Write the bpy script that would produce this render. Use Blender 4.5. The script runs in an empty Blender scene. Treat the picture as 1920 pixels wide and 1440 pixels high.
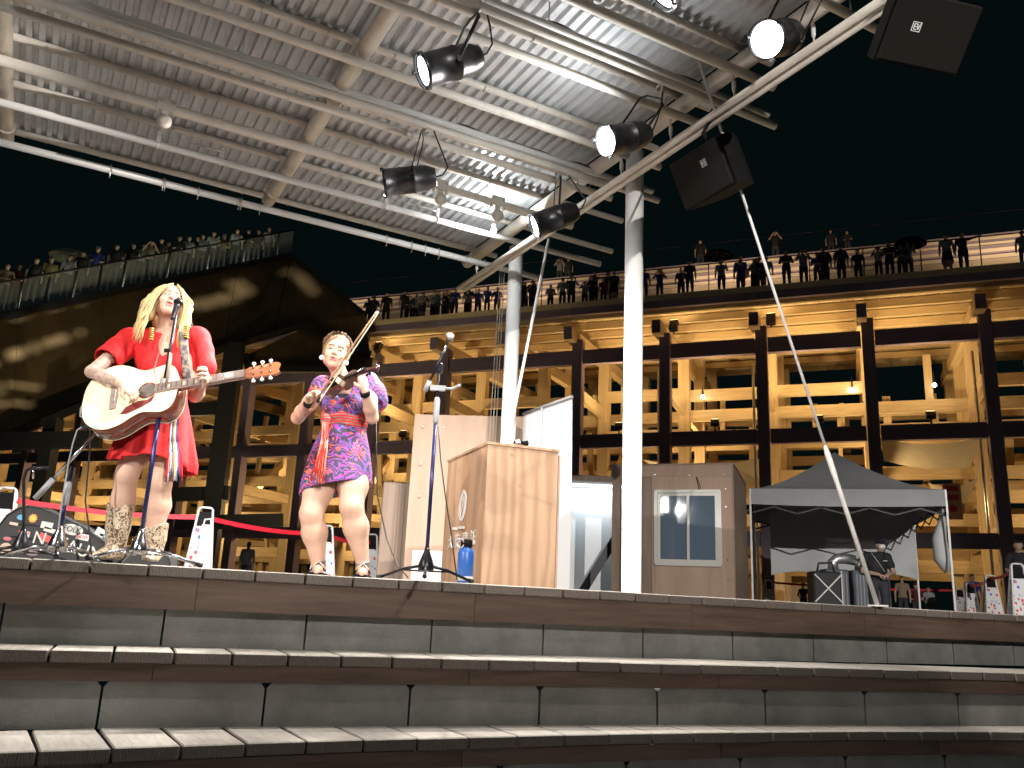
import bpy, bmesh, math, random
import numpy as np
from mathutils import Vector, Matrix, Euler
random.seed(7); np.random.seed(7)
S = bpy.context.scene
COL = S.collection
# ------------------------------------------------------------------ camera, world, exposure
F = 1620.0                                   # focal length in photo pixels (1920 wide)
ROLL = math.radians(2.58)
PITCH = math.atan(F / 6206.0)
EYE = Vector((0.0, 0.0, -0.155))             # stage top is Z = 0; the viewer sits in the sunken arena
cd = bpy.data.cameras.new('camera'); cam = bpy.data.objects.new('camera', cd); COL.objects.link(cam)
cd.sensor_fit = 'HORIZONTAL'; cd.sensor_width = 36.0; cd.lens = F / 1920.0 * 36.0
cd.clip_start = 0.05; cd.clip_end = 3000.0
cp, sp, cr, sr = math.cos(PITCH), math.sin(PITCH), math.cos(ROLL), math.sin(ROLL)
_fwd = Vector((0, cp, sp)); _up0 = Vector((0, -sp, cp)); _rt0 = Vector((1, 0, 0))
_rt = _rt0 * cr + _up0 * sr
_up = _up0 * cr - _rt0 * sr
# image up leans: a world vertical runs towards (+sin, +cos) in the picture
_m = Matrix((( _rt.x, _up.x, -_fwd.x, EYE.x), (_rt.y, _up.y, -_fwd.y, EYE.y), (_rt.z, _up.z, -_fwd.z, EYE.z), (0, 0, 0, 1)))
cam.matrix_world = _m
S.camera = cam
w = bpy.data.worlds.new('World'); S.world = w; w.use_nodes = True
bg = w.node_tree.nodes['Background']; bg.inputs[0].default_value = (0.16, 0.44, 0.46, 1); bg.inputs[1].default_value = 0.008
S.view_settings.view_transform = 'Standard'; S.view_settings.look = 'None'
S.view_settings.exposure = 0.0; S.view_settings.gamma = 1.0; S.view_settings.use_curve_mapping = False
S.render.engine = 'CYCLES'
S.cycles.use_denoising = True
try: S.cycles.denoiser = 'OPENIMAGEDENOISE'
except Exception: pass
S.cycles.max_bounces = 5; S.cycles.diffuse_bounces = 3; S.cycles.glossy_bounces = 3; S.cycles.transmission_bounces = 4
S.cycles.transparent_max_bounces = 6; S.cycles.caustics_reflective = False; S.cycles.caustics_refractive = False
S.cycles.sample_clamp_indirect = 4.0; S.cycles.use_light_tree = True; S.cycles.blur_glossy = 1.0

# ------------------------------------------------------------------ pixel -> place
def ray(u, v):
    x = (u - 960) / F; y = -(v - 720) / F
    return _fwd + _rt * x + _up * y
def at(u, v, Y):                               # the point of a pixel's ray at forward distance Y
    d = ray(u, v); return EYE + d * (Y / d.y)
def onz(u, v, Z):                              # ... at height Z
    d = ray(u, v); return EYE + d * ((Z - EYE.z) / d.z)
def onpl(u, v, p, n):                          # ... on the plane through p with normal n
    d = ray(u, v); return EYE + d * ((p - EYE).dot(n) / d.dot(n))
def px(p):
    q = Vector(p) - EYE; c = q.dot(_fwd); return 960 + F * q.dot(_rt) / c, 720 - F * q.dot(_up) / c, c

# ------------------------------------------------------------------ materials
MATS = {}
def N(nt, t, **kw):
    n = nt.nodes.new(t)
    for k, v in kw.items():
        if k in n.inputs: n.inputs[k].default_value = v
        else: setattr(n, k, v)
    return n
def mat(name, col, rough=0.6, metal=0.0, var=0.0, vscale=8.0, col2=None, bump=0.0, bscale=60.0, stretch=(1, 1, 1), spec=0.5,
        rnd=0.0, emit=None, estr=0.0, coat=0.0, ocol=False, sss=0.0, alpha=1.0, trans=0.0, detail=4.0, distort=0.0):
    if name in MATS: return MATS[name]
    m = bpy.data.materials.new(name); m.use_nodes = True; nt = m.node_tree; L = nt.links
    b = nt.nodes['Principled BSDF']
    b.inputs['Base Color'].default_value = (*col, 1); b.inputs['Roughness'].default_value = rough; b.inputs['Metallic'].default_value = metal
    b.inputs['Specular IOR Level'].default_value = spec
    if coat: b.inputs['Coat Weight'].default_value = coat; b.inputs['Coat Roughness'].default_value = 0.1
    if sss: b.inputs['Subsurface Weight'].default_value = sss; b.inputs['Subsurface Radius'].default_value = (0.02, 0.008, 0.004); b.inputs['Subsurface Scale'].default_value = 0.5
    if emit: b.inputs['Emission Color'].default_value = (*emit, 1); b.inputs['Emission Strength'].default_value = estr
    if alpha < 1: b.inputs['Alpha'].default_value = alpha
    if trans: b.inputs['Transmission Weight'].default_value = trans
    tc = N(nt, 'ShaderNodeTexCoord'); mp = N(nt, 'ShaderNodeMapping'); mp.inputs['Scale'].default_value = stretch
    L.new(tc.outputs['Object'], mp.inputs['Vector'])
    cs = None
    if ocol:
        oi = N(nt, 'ShaderNodeObjectInfo'); cs = oi.outputs['Color']
    if var or col2:
        nz = N(nt, 'ShaderNodeTexNoise'); nz.inputs['Scale'].default_value = vscale; nz.inputs['Detail'].default_value = detail
        nz.inputs['Roughness'].default_value = 0.65; nz.inputs['Distortion'].default_value = distort
        L.new(mp.outputs[0], nz.inputs['Vector'])
        rp = N(nt, 'ShaderNodeValToRGB'); rp.color_ramp.elements[0].position = 0.3; rp.color_ramp.elements[1].position = 0.7
        c2 = col2 if col2 else tuple(min(1, c * (1 + var)) for c in col)
        c1 = col if col2 else tuple(c * (1 - var) for c in col)
        rp.color_ramp.elements[0].color = (*c1, 1); rp.color_ramp.elements[1].color = (*c2, 1)
        L.new(nz.outputs['Fac'], rp.inputs[0])
        if cs is not None:
            mx = N(nt, 'ShaderNodeMix', data_type='RGBA', blend_type='MULTIPLY'); mx.inputs[0].default_value = 1.0
            L.new(cs, mx.inputs[6]); L.new(rp.outputs[0], mx.inputs[7]); cs = mx.outputs[2]
        else: cs = rp.outputs[0]
        rr = N(nt, 'ShaderNodeMapRange'); rr.inputs[3].default_value = max(0.02, rough - 0.12); rr.inputs[4].default_value = min(1, rough + 0.12)
        L.new(nz.outputs['Fac'], rr.inputs[0]); L.new(rr.outputs[0], b.inputs['Roughness'])
    if rnd:
        oi = N(nt, 'ShaderNodeObjectInfo'); mr = N(nt, 'ShaderNodeMapRange'); mr.inputs[3].default_value = 1 - rnd; mr.inputs[4].default_value = 1 + rnd
        L.new(oi.outputs['Random'], mr.inputs[0])
        mx = N(nt, 'ShaderNodeMix', data_type='RGBA', blend_type='MULTIPLY'); mx.inputs[0].default_value = 1.0
        if cs is None: mx.inputs[6].default_value = (*col, 1)
        else: L.new(cs, mx.inputs[6])
        L.new(mr.outputs[0], mx.inputs[7]); cs = mx.outputs[2]
    if cs is not None: L.new(cs, b.inputs['Base Color'])
    if bump:
        nb = N(nt, 'ShaderNodeTexNoise'); nb.inputs['Scale'].default_value = bscale; nb.inputs['Detail'].default_value = 3
        L.new(mp.outputs[0], nb.inputs['Vector'])
        bp = N(nt, 'ShaderNodeBump'); bp.inputs['Strength'].default_value = bump; bp.inputs['Distance'].default_value = 0.01
        L.new(nb.outputs['Fac'], bp.inputs['Height']); L.new(bp.outputs[0], b.inputs['Normal'])
    MATS[name] = m
    return m
def wood(name, c1, c2, rough=0.6, grain=(1, 1, 1), scale=6.0, rnd=0.12, knots=0.0, kcol=(0.1, 0.05, 0.02), ring=0.0, kscale=5.0):
    """timber: long noise fibres, optional growth rings and knots"""
    if name in MATS: return MATS[name]
    m = bpy.data.materials.new(name); m.use_nodes = True; nt = m.node_tree; L = nt.links; b = nt.nodes['Principled BSDF']
    b.inputs['Roughness'].default_value = rough; b.inputs['Specular IOR Level'].default_value = 0.3
    tc = N(nt, 'ShaderNodeTexCoord'); oi = N(nt, 'ShaderNodeObjectInfo')
    ad = N(nt, 'ShaderNodeVectorMath', operation='MULTIPLY_ADD'); L.new(oi.outputs['Random'], ad.inputs[0]); ad.inputs[1].default_value = (17, 31, 23)
    L.new(tc.outputs['Object'], ad.inputs[2])
    mp = N(nt, 'ShaderNodeMapping'); mp.inputs['Scale'].default_value = grain; L.new(ad.outputs[0], mp.inputs['Vector'])
    nz = N(nt, 'ShaderNodeTexNoise', Scale=scale, Detail=6.0, Roughness=0.6, Distortion=0.4); L.new(mp.outputs[0], nz.inputs['Vector'])
    fac = nz.outputs['Fac']
    if ring:
        wv = N(nt, 'ShaderNodeTexWave', Scale=ring, Distortion=9.0, Detail=3.0); wv.inputs['Detail Scale'].default_value = 1.2
        L.new(mp.outputs[0], wv.inputs['Vector'])
        mm = N(nt, 'ShaderNodeMix', data_type='FLOAT'); mm.inputs[0].default_value = 0.45; L.new(fac, mm.inputs[2]); L.new(wv.outputs['Fac'], mm.inputs[3]); fac = mm.outputs[0]
    rp = N(nt, 'ShaderNodeValToRGB'); rp.color_ramp.elements[0].position = 0.28; rp.color_ramp.elements[1].position = 0.72
    rp.color_ramp.elements[0].color = (*c1, 1); rp.color_ramp.elements[1].color = (*c2, 1); L.new(fac, rp.inputs[0])
    cs = rp.outputs[0]
    if knots:
        vo = N(nt, 'ShaderNodeTexVoronoi', Scale=kscale); L.new(ad.outputs[0], vo.inputs['Vector'])
        mr = N(nt, 'ShaderNodeMapRange'); mr.inputs[1].default_value = 0.03; mr.inputs[2].default_value = 0.09; mr.inputs[3].default_value = knots; mr.inputs[4].default_value = 0
        L.new(vo.outputs['Distance'], mr.inputs[0])
        mx = N(nt, 'ShaderNodeMix', data_type='RGBA'); L.new(mr.outputs[0], mx.inputs[0]); L.new(cs, mx.inputs[6]); mx.inputs[7].default_value = (*kcol, 1); cs = mx.outputs[2]
    if rnd:
        mr2 = N(nt, 'ShaderNodeMapRange'); mr2.inputs[3].default_value = 1 - rnd; mr2.inputs[4].default_value = 1 + rnd; L.new(oi.outputs['Random'], mr2.inputs[0])
        mx2 = N(nt, 'ShaderNodeMix', data_type='RGBA', blend_type='MULTIPLY'); mx2.inputs[0].default_value = 1; L.new(cs, mx2.inputs[6]); L.new(mr2.outputs[0], mx2.inputs[7]); cs = mx2.outputs[2]
    L.new(cs, b.inputs['Base Color'])
    bp = N(nt, 'ShaderNodeBump', Strength=0.25, Distance=0.004); L.new(fac, bp.inputs['Height']); L.new(bp.outputs[0], b.inputs['Normal'])
    MATS[name] = m
    return m

# ------------------------------------------------------------------ mesh builder
def frame_from(d):
    d = Vector(d).normalized(); a = Vector((0, 0, 1)) if abs(d.z) < 0.95 else Vector((1, 0, 0))
    x = a.cross(d).normalized(); y = d.cross(x); return x, y, d
class MB:
    def __init__(self): self.v = []; self.f = []; self.m = []; self.sm = []
    def add(self, vs, fs, mi=0, smooth=False):
        o = len(self.v); self.v += [tuple(p) for p in vs]; self.f += [tuple(i + o for i in f) for f in fs]
        self.m += [mi] * len(fs); self.sm += [smooth] * len(fs); return self
    def box(self, c, s, rot=None, mi=0, bev=0.0):
        c = Vector(c); h = Vector(s) / 2
        if bev > 0:
            bm = bmesh.new(); bmesh.ops.create_cube(bm, size=1.0)
            for q in bm.verts: q.co = Vector((q.co.x * s[0], q.co.y * s[1], q.co.z * s[2]))
            bmesh.ops.bevel(bm, geom=bm.edges[:], offset=bev, segments=1, affect='EDGES')
            vs = [q.co.copy() for q in bm.verts]; bm.verts.index_update(); fs = [[q.index for q in f.verts] for f in bm.faces]; bm.free()
        else:
            vs = [Vector((x, y, z)) for x in (-h.x, h.x) for y in (-h.y, h.y) for z in (-h.z, h.z)]
            fs = [(0, 1, 3, 2), (4, 6, 7, 5), (0, 4, 5, 1), (2, 3, 7, 6), (0, 2, 6, 4), (1, 5, 7, 3)]
        if rot is not None: vs = [rot @ p for p in vs]
        return self.add([p + c for p in vs], fs, mi)
    def bar(self, a, b, w, h, mi=0, up=(0, 0, 1)):            # rectangular bar from a to b; w sideways, h along up
        a = Vector(a); b = Vector(b); d = (b - a).normalized(); u = Vector(up); x = d.cross(u)
        if x.length < 1e-4: x = d.cross(Vector((0, 1, 0)))
        x.normalize(); u = x.cross(d)
        vs = [p + x * (sx * w / 2) + u * (sz * h / 2) for p in (a, b) for sx in (-1, 1) for sz in (-1, 1)]
        return self.add(vs, [(0, 1, 3, 2), (4, 6, 7, 5), (0, 4, 5, 1), (2, 3, 7, 6), (0, 2, 6, 4), (1, 5, 7, 3)], mi)
    def tube(self, pts, r, n=10, mi=0, cap=True, smooth=True, flat=1.0, ref=None):
        pts = [Vector(p) for p in pts]; k = len(pts); rs = r if isinstance(r, (list, tuple)) else [r] * k
        vs = []; x = None
        for i, p in enumerate(pts):
            d = (pts[min(i + 1, k - 1)] - pts[max(i - 1, 0)])
            if d.length < 1e-9: d = Vector((0, 0, 1))
            d.normalize()
            if x is None:
                if ref is not None: x = Vector(ref) - d * Vector(ref).dot(d); x.normalize()
                else: x = frame_from(d)[0]
            else:
                x = x - d * x.dot(d)
                x = x.normalized() if x.length > 1e-6 else frame_from(d)[0]
            y = d.cross(x)
            for j in range(n):
                a = 2 * math.pi * j / n; vs.append(p + x * (math.cos(a) * rs[i]) + y * (math.sin(a) * rs[i] * flat))
        fs = [(i * n + j, i * n + (j + 1) % n, (i + 1) * n + (j + 1) % n, (i + 1) * n + j) for i in range(k - 1) for j in range(n)]
        self.add(vs, fs, mi, smooth)
        if cap:
            o = len(self.v) - k * n
            self.f += [tuple(o + j for j in range(n))[::-1], tuple(o + (k - 1) * n + j for j in range(n))]; self.m += [mi, mi]; self.sm += [False, False]
        return self
    def lathe(self, prof, o, axis=(0, 0, 1), n=20, mi=0, smooth=True):    # prof: (radius, height)
        x, y, d = frame_from(axis); o = Vector(o); k = len(prof); vs = []
        for r, h in prof:
            for j in range(n):
                a = 2 * math.pi * j / n; vs.append(o + d * h + x * (r * math.cos(a)) + y * (r * math.sin(a)))
        fs = [(i * n + j, i * n + (j + 1) % n, (i + 1) * n + (j + 1) % n, (i + 1) * n + j) for i in range(k - 1) for j in range(n)]
        self.add(vs, fs, mi, smooth); b = len(self.v) - k * n
        self.f += [tuple(b + j for j in range(n))[::-1], tuple(b + (k - 1) * n + j for j in range(n))]; self.m += [mi, mi]; self.sm += [False, False]
        return self
    def ball(self, c, r, n=12, mi=0, sc=(1, 1, 1)):
        vs = []; c = Vector(c); m = n // 2
        for i in range(m + 1):
            t = math.pi * i / m
            for j in range(n):
                a = 2 * math.pi * j / n; vs.append(c + Vector((r * math.sin(t) * math.cos(a) * sc[0], r * math.sin(t) * math.sin(a) * sc[1], r * math.cos(t) * sc[2])))
        fs = [(i * n + j, (i + 1) * n + j, (i + 1) * n + (j + 1) % n, i * n + (j + 1) % n) for i in range(m) for j in range(n)]
        return self.add(vs, fs, mi, True)
    def prism(self, poly, o, x, y, d, mi=0, mi_side=None, smooth=False):       # 2-D outline in the plane (o, x, y), thickness along vector d
        o = Vector(o); x = Vector(x); y = Vector(y); d = Vector(d); n = len(poly)
        a = [o + x * p[0] + y * p[1] for p in poly]; vs = a + [p + d for p in a]
        self.add(vs, [tuple(range(n))[::-1], tuple(range(n, 2 * n))], mi)
        o2 = len(self.v) - 2 * n; fs = [(i, (i + 1) % n, n + (i + 1) % n, n + i) for i in range(n)]
        self.f += [tuple(q + o2 for q in f) for f in fs]; self.m += [mi if mi_side is None else mi_side] * n; self.sm += [smooth] * n
        return self
    def grid(self, fn, nu, nv, mi=0, smooth=True, thick=0.0):
        vs = [Vector(fn(i / nu, j / nv)) for i in range(nu + 1) for j in range(nv + 1)]
        fs = [(i * (nv + 1) + j, (i + 1) * (nv + 1) + j, (i + 1) * (nv + 1) + j + 1, i * (nv + 1) + j + 1) for i in range(nu) for j in range(nv)]
        return self.add(vs, fs, mi, smooth)
BASE = {}
def link(o): COL.objects.link(o); return o
def make_mesh(mb, name, mats, inv=None):
    me = bpy.data.meshes.new(name)
    vs = [inv @ Vector(p) for p in mb.v] if inv is not None else mb.v
    me.from_pydata(vs, [], mb.f)
    for m in (mats if isinstance(mats, (list, tuple)) else [mats]): me.materials.append(m)
    me.polygons.foreach_set('material_index', mb.m); me.polygons.foreach_set('use_smooth', mb.sm)
    me.update(); return me
def tag(o, label=None, cat=None, group=None, kind=None):
    if label: o['label'] = label
    if cat: o['category'] = cat
    if group: o['group'] = group
    if kind: o['kind'] = kind
    return o
def thing(name, label, cat, loc=(0, 0, 0), rz=0.0, group=None, kind=None):
    o = bpy.data.objects.new(name, None); link(o); o.empty_display_size = 0.1
    M = Matrix.Translation(Vector(loc)) @ Matrix.Rotation(rz, 4, 'Z'); o.matrix_world = M; BASE[o] = M
    return tag(o, label, cat, group, kind)
def build(mb, name, mats, parent=None, label=None):
    """world-space builder -> one object (vertices moved into the parent's frame)"""
    if parent is not None:
        M = BASE.get(parent, Matrix.Identity(4)); me = make_mesh(mb, name, mats, M.inverted()); o = bpy.data.objects.new(name, me); link(o); o.parent = parent; BASE[o] = M
    else:
        c = Vector((sum(p[0] for p in mb.v), sum(p[1] for p in mb.v), 0)) / max(1, len(mb.v)); c.z = min(p[2] for p in mb.v)
        M = Matrix.Translation(c); me = make_mesh(mb, name, mats, M.inverted()); o = bpy.data.objects.new(name, me); link(o); o.matrix_world = M; BASE[o] = M
    if label: o['label'] = label
    return o
def copy_tree(o, parent=None, M=None):
    c = o.copy(); link(c)
    if parent is not None: c.parent = parent
    if M is not None: c.matrix_world = M; BASE[c] = M
    for ch in list(o.children): copy_tree(ch, c)
    return c
_UNIT = {}
def beam_obj(name, a, b, wd, ht, m, parent, up=(0, 0, 1)):
    """a straight squared timber as its own object; alike pieces share one unit mesh"""
    key = m.name
    if key not in _UNIT: _UNIT[key] = make_mesh(MB().box((0, 0, 0), (1, 1, 1)), 'timber', m)
    o = bpy.data.objects.new(name, _UNIT[key]); link(o)
    a = Vector(a); b = Vector(b); d = b - a; L = d.length; d.normalize(); u = Vector(up); x = d.cross(u)
    if x.length < 1e-4: x = d.cross(Vector((0, 1, 0)))
    x.normalize(); u = x.cross(d); c = (a + b) / 2
    M = Matrix(((x.x * wd, d.x * L, u.x * ht, c.x), (x.y * wd, d.y * L, u.y * ht, c.y), (x.z * wd, d.z * L, u.z * ht, c.z), (0, 0, 0, 1)))
    if parent is not None:
        o.parent = parent; o.matrix_parent_inverse = Matrix.Identity(4); o.matrix_local = BASE[parent].inverted() @ M
    else: o.matrix_world = M
    return o
def text_mesh(s, size, mats, o, x, y, depth=0.004, align='CENTER', sx=1.0):
    """lettering as geometry in the plane (o, x, y)"""
    c = bpy.data.curves.new('lettering', 'FONT'); c.body = s; c.size = size; c.align_x = align; c.align_y = 'CENTER'; c.extrude = depth / 2
    t = bpy.data.objects.new('lettering', c); link(t)
    me = bpy.data.meshes.new_from_object(t.evaluated_get(bpy.context.evaluated_depsgraph_get()))
    bpy.data.objects.remove(t); bpy.data.curves.remove(c)
    x = Vector(x).normalized(); y = Vector(y).normalized(); n = x.cross(y); o = Vector(o); mb = MB()
    mb.add([o + x * (p.co.x * sx) + y * p.co.y + n * p.co.z for p in me.vertices], [tuple(q.vertices) for q in me.polygons]); bpy.data.meshes.remove(me)
    return mb
def lamp(kind, name, loc, power, col, parent=None, aim=None, size=0.05, cone=40, blend=0.4, sx=None, sy=None):
    l = bpy.data.lights.new(name, kind); l.energy = power; l.color = col
    if kind == 'SPOT': l.spot_size = math.radians(cone); l.spot_blend = blend; l.shadow_soft_size = size
    elif kind == 'AREA':
        l.shape = 'RECTANGLE'; l.size = sx or size; l.size_y = sy or size
    else: l.shadow_soft_size = size
    o = bpy.data.objects.new(name, l); link(o); loc = Vector(loc)
    M = Matrix.Translation(loc)
    if aim is not None: M = M @ (Vector(aim) - loc).to_track_quat('-Z', 'Y').to_matrix().to_4x4()
    if parent is not None: o.parent = parent; o.matrix_local = BASE[parent].inverted() @ M
    else: o.matrix_world = M
    return o

# ------------------------------------------------------------------ signed-distance modelling for bodies
class SDF:
    def __init__(self, lo, hi, h):
        self.lo = np.array(lo, float); self.h = h; self.n = np.ceil((np.array(hi) - self.lo) / h).astype(int) + 1
        self.d = np.full(self.n, 0.06, np.float32)
    def _sub(self, lo, hi, pad):
        a = np.maximum(0, np.floor((np.array(lo) - pad - self.lo) / self.h).astype(int)); b = np.minimum(self.n, np.ceil((np.array(hi) + pad - self.lo) / self.h).astype(int) + 1)
        if np.any(b <= a): return None, None
        g = np.meshgrid(*[self.lo[i] + self.h * np.arange(a[i], b[i]) for i in range(3)], indexing='ij')
        return tuple(slice(a[i], b[i]) for i in range(3)), np.stack(g, -1)
    def _mix(self, sl, p, k, cut=False):
        q = self.d[sl]; p = p.astype(np.float32)
        if cut:
            p = -p
            if k > 0:
                hh = np.clip(0.5 - 0.5 * (q - p) / k, 0, 1); self.d[sl] = q + (p - q) * hh + k * hh * (1 - hh)
            else: self.d[sl] = np.maximum(q, p)
        elif k > 0:
            hh = np.clip(0.5 + 0.5 * (q - p) / k, 0, 1); self.d[sl] = q + (p - q) * hh - k * hh * (1 - hh)
        else: self.d[sl] = np.minimum(q, p)
        return self
    def cap(self, a, b, ra, rb=None, k=0.02, cut=False):          # tapered capsule
        a = np.array(a, float); b = np.array(b, float); rb = ra if rb is None else rb; R = max(ra, rb)
        sl, P = self._sub(np.minimum(a, b) - R, np.maximum(a, b) + R, k + 2 * self.h)
        if sl is None: return self
        ba = b - a; t = np.clip(((P - a) @ ba) / max(1e-9, ba @ ba), 0, 1)
        return self._mix(sl, np.linalg.norm(P - a - t[..., None] * ba, axis=-1) - (ra + (rb - ra) * t), k, cut)
    def chain(self, pts, rs, k=0.02):
        for i in range(len(pts) - 1): self.cap(pts[i], pts[i + 1], rs[i], rs[i + 1], k)
        return self
    def ell(self, c, r, rot=None, k=0.02, cut=False):             # ellipsoid, rot = 3x3 columns of its axes
        c = np.array(c, float); r = np.array(r, float); R = max(r)
        sl, P = self._sub(c - R, c + R, k + 2 * self.h)
        if sl is None: return self
        Q = P - c
        if rot is not None: Q = Q @ np.array(rot)
        k0 = np.linalg.norm(Q / r, axis=-1); k1 = np.linalg.norm(Q / (r * r), axis=-1)
        return self._mix(sl, k0 * (k0 - 1) / np.maximum(k1, 1e-6), k, cut)
    def field(self, fn, lo, hi, k=0.0, cut=False):
        sl, P = self._sub(lo, hi, k)
        if sl is None: return self
        return self._mix(sl, fn(P), k, cut)
    def mesh(self):
        d = self.d; h = self.h; n = self.n; s = d < 0
        c = [s[i:n[0] - 1 + i, j:n[1] - 1 + j, k:n[2] - 1 + k] for i in (0, 1) for j in (0, 1) for k in (0, 1)]
        al = c[0].copy(); an = c[0].copy()
        for q in c[1:]: al &= q; an |= q
        I = np.argwhere(an & ~al)
        idx = np.full(tuple(n - 1), -1, np.int64); idx[I[:, 0], I[:, 1], I[:, 2]] = np.arange(len(I))
        acc = np.zeros((len(I), 3)); cnt = np.zeros(len(I))
        cor = [(i, j, k) for i in (0, 1) for j in (0, 1) for k in (0, 1)]
        D = {q: d[I[:, 0] + q[0], I[:, 1] + q[1], I[:, 2] + q[2]] for q in cor}
        for a in cor:
            for ax in range(3):
                if a[ax]: continue
                b = list(a); b[ax] = 1; b = tuple(b); da, db = D[a], D[b]; m = (da < 0) != (db < 0)
                t = np.where(m, da / np.where(m, da - db, 1), 0); pt = np.tile(np.array(a, float), (len(I), 1)); pt[:, ax] += t
                acc[m] += pt[m]; cnt[m] += 1
        V = (I + acc / cnt[:, None]) * h + self.lo
        Q = []
        for ax in range(3):
            a1, a2 = (ax + 1) % 3, (ax + 2) % 3
            sa = np.take(s, range(n[ax] - 1), ax); sb = np.take(s, range(1, n[ax]), ax)
            E = np.argwhere(sa != sb); E = E[(E[:, a1] > 0) & (E[:, a2] > 0) & (E[:, a1] < n[a1] - 1) & (E[:, a2] < n[a2] - 1)]
            if not len(E): continue
            def cell(o1, o2):
                e = E.copy(); e[:, a1] -= o1; e[:, a2] -= o2; return idx[e[:, 0], e[:, 1], e[:, 2]]
            q = np.stack([cell(1, 1), cell(0, 1), cell(0, 0), cell(1, 0)], -1)
            fl = ~sa[E[:, 0], E[:, 1], E[:, 2]]; q[fl] = q[fl][:, ::-1]; Q.append(q)
        Q = np.concatenate(Q); Q = Q[(Q >= 0).all(1)]
        return V, Q
def sdf_obj(sdf, name, mats, parent=None, region=None, relax=1, label=None):
    V, Q = sdf.mesh()
    for _ in range(relax):                                        # Laplacian smoothing of the net
        a = np.zeros_like(V); c = np.zeros(len(V))
        for i in range(4):
            np.add.at(a, Q[:, i], V[Q[:, (i + 1) % 4]]); np.add.at(c, Q[:, i], 1)
            np.add.at(a, Q[:, i], V[Q[:, (i - 1) % 4]]); np.add.at(c, Q[:, i], 1)
        V = 0.5 * V + 0.5 * a / np.maximum(c, 1)[:, None]
    M = BASE.get(parent, Matrix.Identity(4)).inverted() if parent is not None else Matrix.Identity(4)
    R = np.array(M.to_3x3()); T = np.array(M.translation)
    W = V @ R.T + T
    me = bpy.data.meshes.new(name); me.vertices.add(len(W)); me.vertices.foreach_set('co', W.astype(np.float32).ravel())
    me.loops.add(len(Q) * 4); me.loops.foreach_set('vertex_index', Q.astype(np.int32).ravel())
    me.polygons.add(len(Q)); me.polygons.foreach_set('loop_start', np.arange(0, len(Q) * 4, 4, dtype=np.int32))
    me.polygons.foreach_set('use_smooth', np.ones(len(Q), bool))
    for m in (mats if isinstance(mats, (list, tuple)) else [mats]): me.materials.append(m)
    if region is not None: me.polygons.foreach_set('material_index', region(V[Q].mean(1)).astype(np.int32))
    me.update(calc_edges=True); me.validate()
    if parent is False: return me
    o = bpy.data.objects.new(name, me); link(o)
    if parent is not None: o.parent = parent
    if label: o['label'] = label
    return o
# ================================================================== materials used widely
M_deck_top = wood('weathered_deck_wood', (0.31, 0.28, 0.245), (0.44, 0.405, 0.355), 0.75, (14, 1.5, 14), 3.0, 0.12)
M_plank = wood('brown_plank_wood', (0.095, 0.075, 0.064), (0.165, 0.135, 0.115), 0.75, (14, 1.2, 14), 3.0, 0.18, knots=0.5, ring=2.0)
M_fascia = wood('dark_fascia_wood', (0.068, 0.042, 0.030), (0.125, 0.082, 0.060), 0.6, (1.0, 1.0, 12), 2.5, 0.08, knots=0.6, kcol=(0.05, 0.025, 0.015), kscale=2.2)
M_conc = mat('precast_concrete', (0.25, 0.245, 0.225), 0.85, var=0.30, vscale=3.2, detail=9.0, bump=0.25, bscale=90, rnd=0.05)
M_ground = mat('plaza_paving', (0.16, 0.155, 0.15), 0.8, var=0.2, vscale=0.7, bump=0.2, bscale=20)
M_floor = mat('arena_floor_concrete', (0.18, 0.18, 0.175), 0.85, var=0.2, vscale=1.2, bump=0.2, bscale=40)
M_black = mat('black_void_paint', (0.012, 0.012, 0.012), 0.9)

# ================================================================== ARENA: stage edge and two seating steps
Z1, Z2, Z3 = -0.439, -0.810, -1.19
def edge_fit(pix, Z):
    P = [onz(u, v, Z) for u, v in pix]; c = np.polyfit([p.x for p in P], [p.y for p in P], 2); x0, x1 = P[0].x, P[-1].x
    def f(X):
        Xc = min(max(X, x0), x1); sl = 2 * c[0] * Xc + c[1]; return c[0] * Xc * Xc + c[1] * Xc + c[2] + sl * (X - Xc)
    return f
E0 = edge_fit([(0, 1043), (460, 1067.5), (1000, 1100), (1500, 1129), (1920, 1153)], 0.0)
E1 = edge_fit([(0, 1214), (500, 1226), (1000, 1238), (1500, 1249), (1920, 1262)], Z1)
E2 = edge_fit([(0, 1406), (430, 1399), (1000, 1377), (1500, 1370), (1920, 1372)], Z2)
def curve_pts(E, start_u, v0, Z, step, xlo=-5.5, xhi=9.0):
    """points every `step` metres along a front edge, one of them at photo column start_u"""
    x = onz(start_u, v0, Z).x; fw = []; bw = []
    def walk(x, sgn):
        out = []
        while xlo < x < xhi:
            out.append(Vector((x, E(x), 0))); sl = (E(x + 0.01) - E(x - 0.01)) / 0.02; x += sgn * step / math.sqrt(1 + sl * sl)
        return out
    return walk(x, -1)[:0:-1] + walk(x, 1)
def nrm(E, x):
    sl = (E(x + 0.01) - E(x - 0.01)) / 0.02; return Vector((-sl, 1, 0)).normalized()
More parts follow.
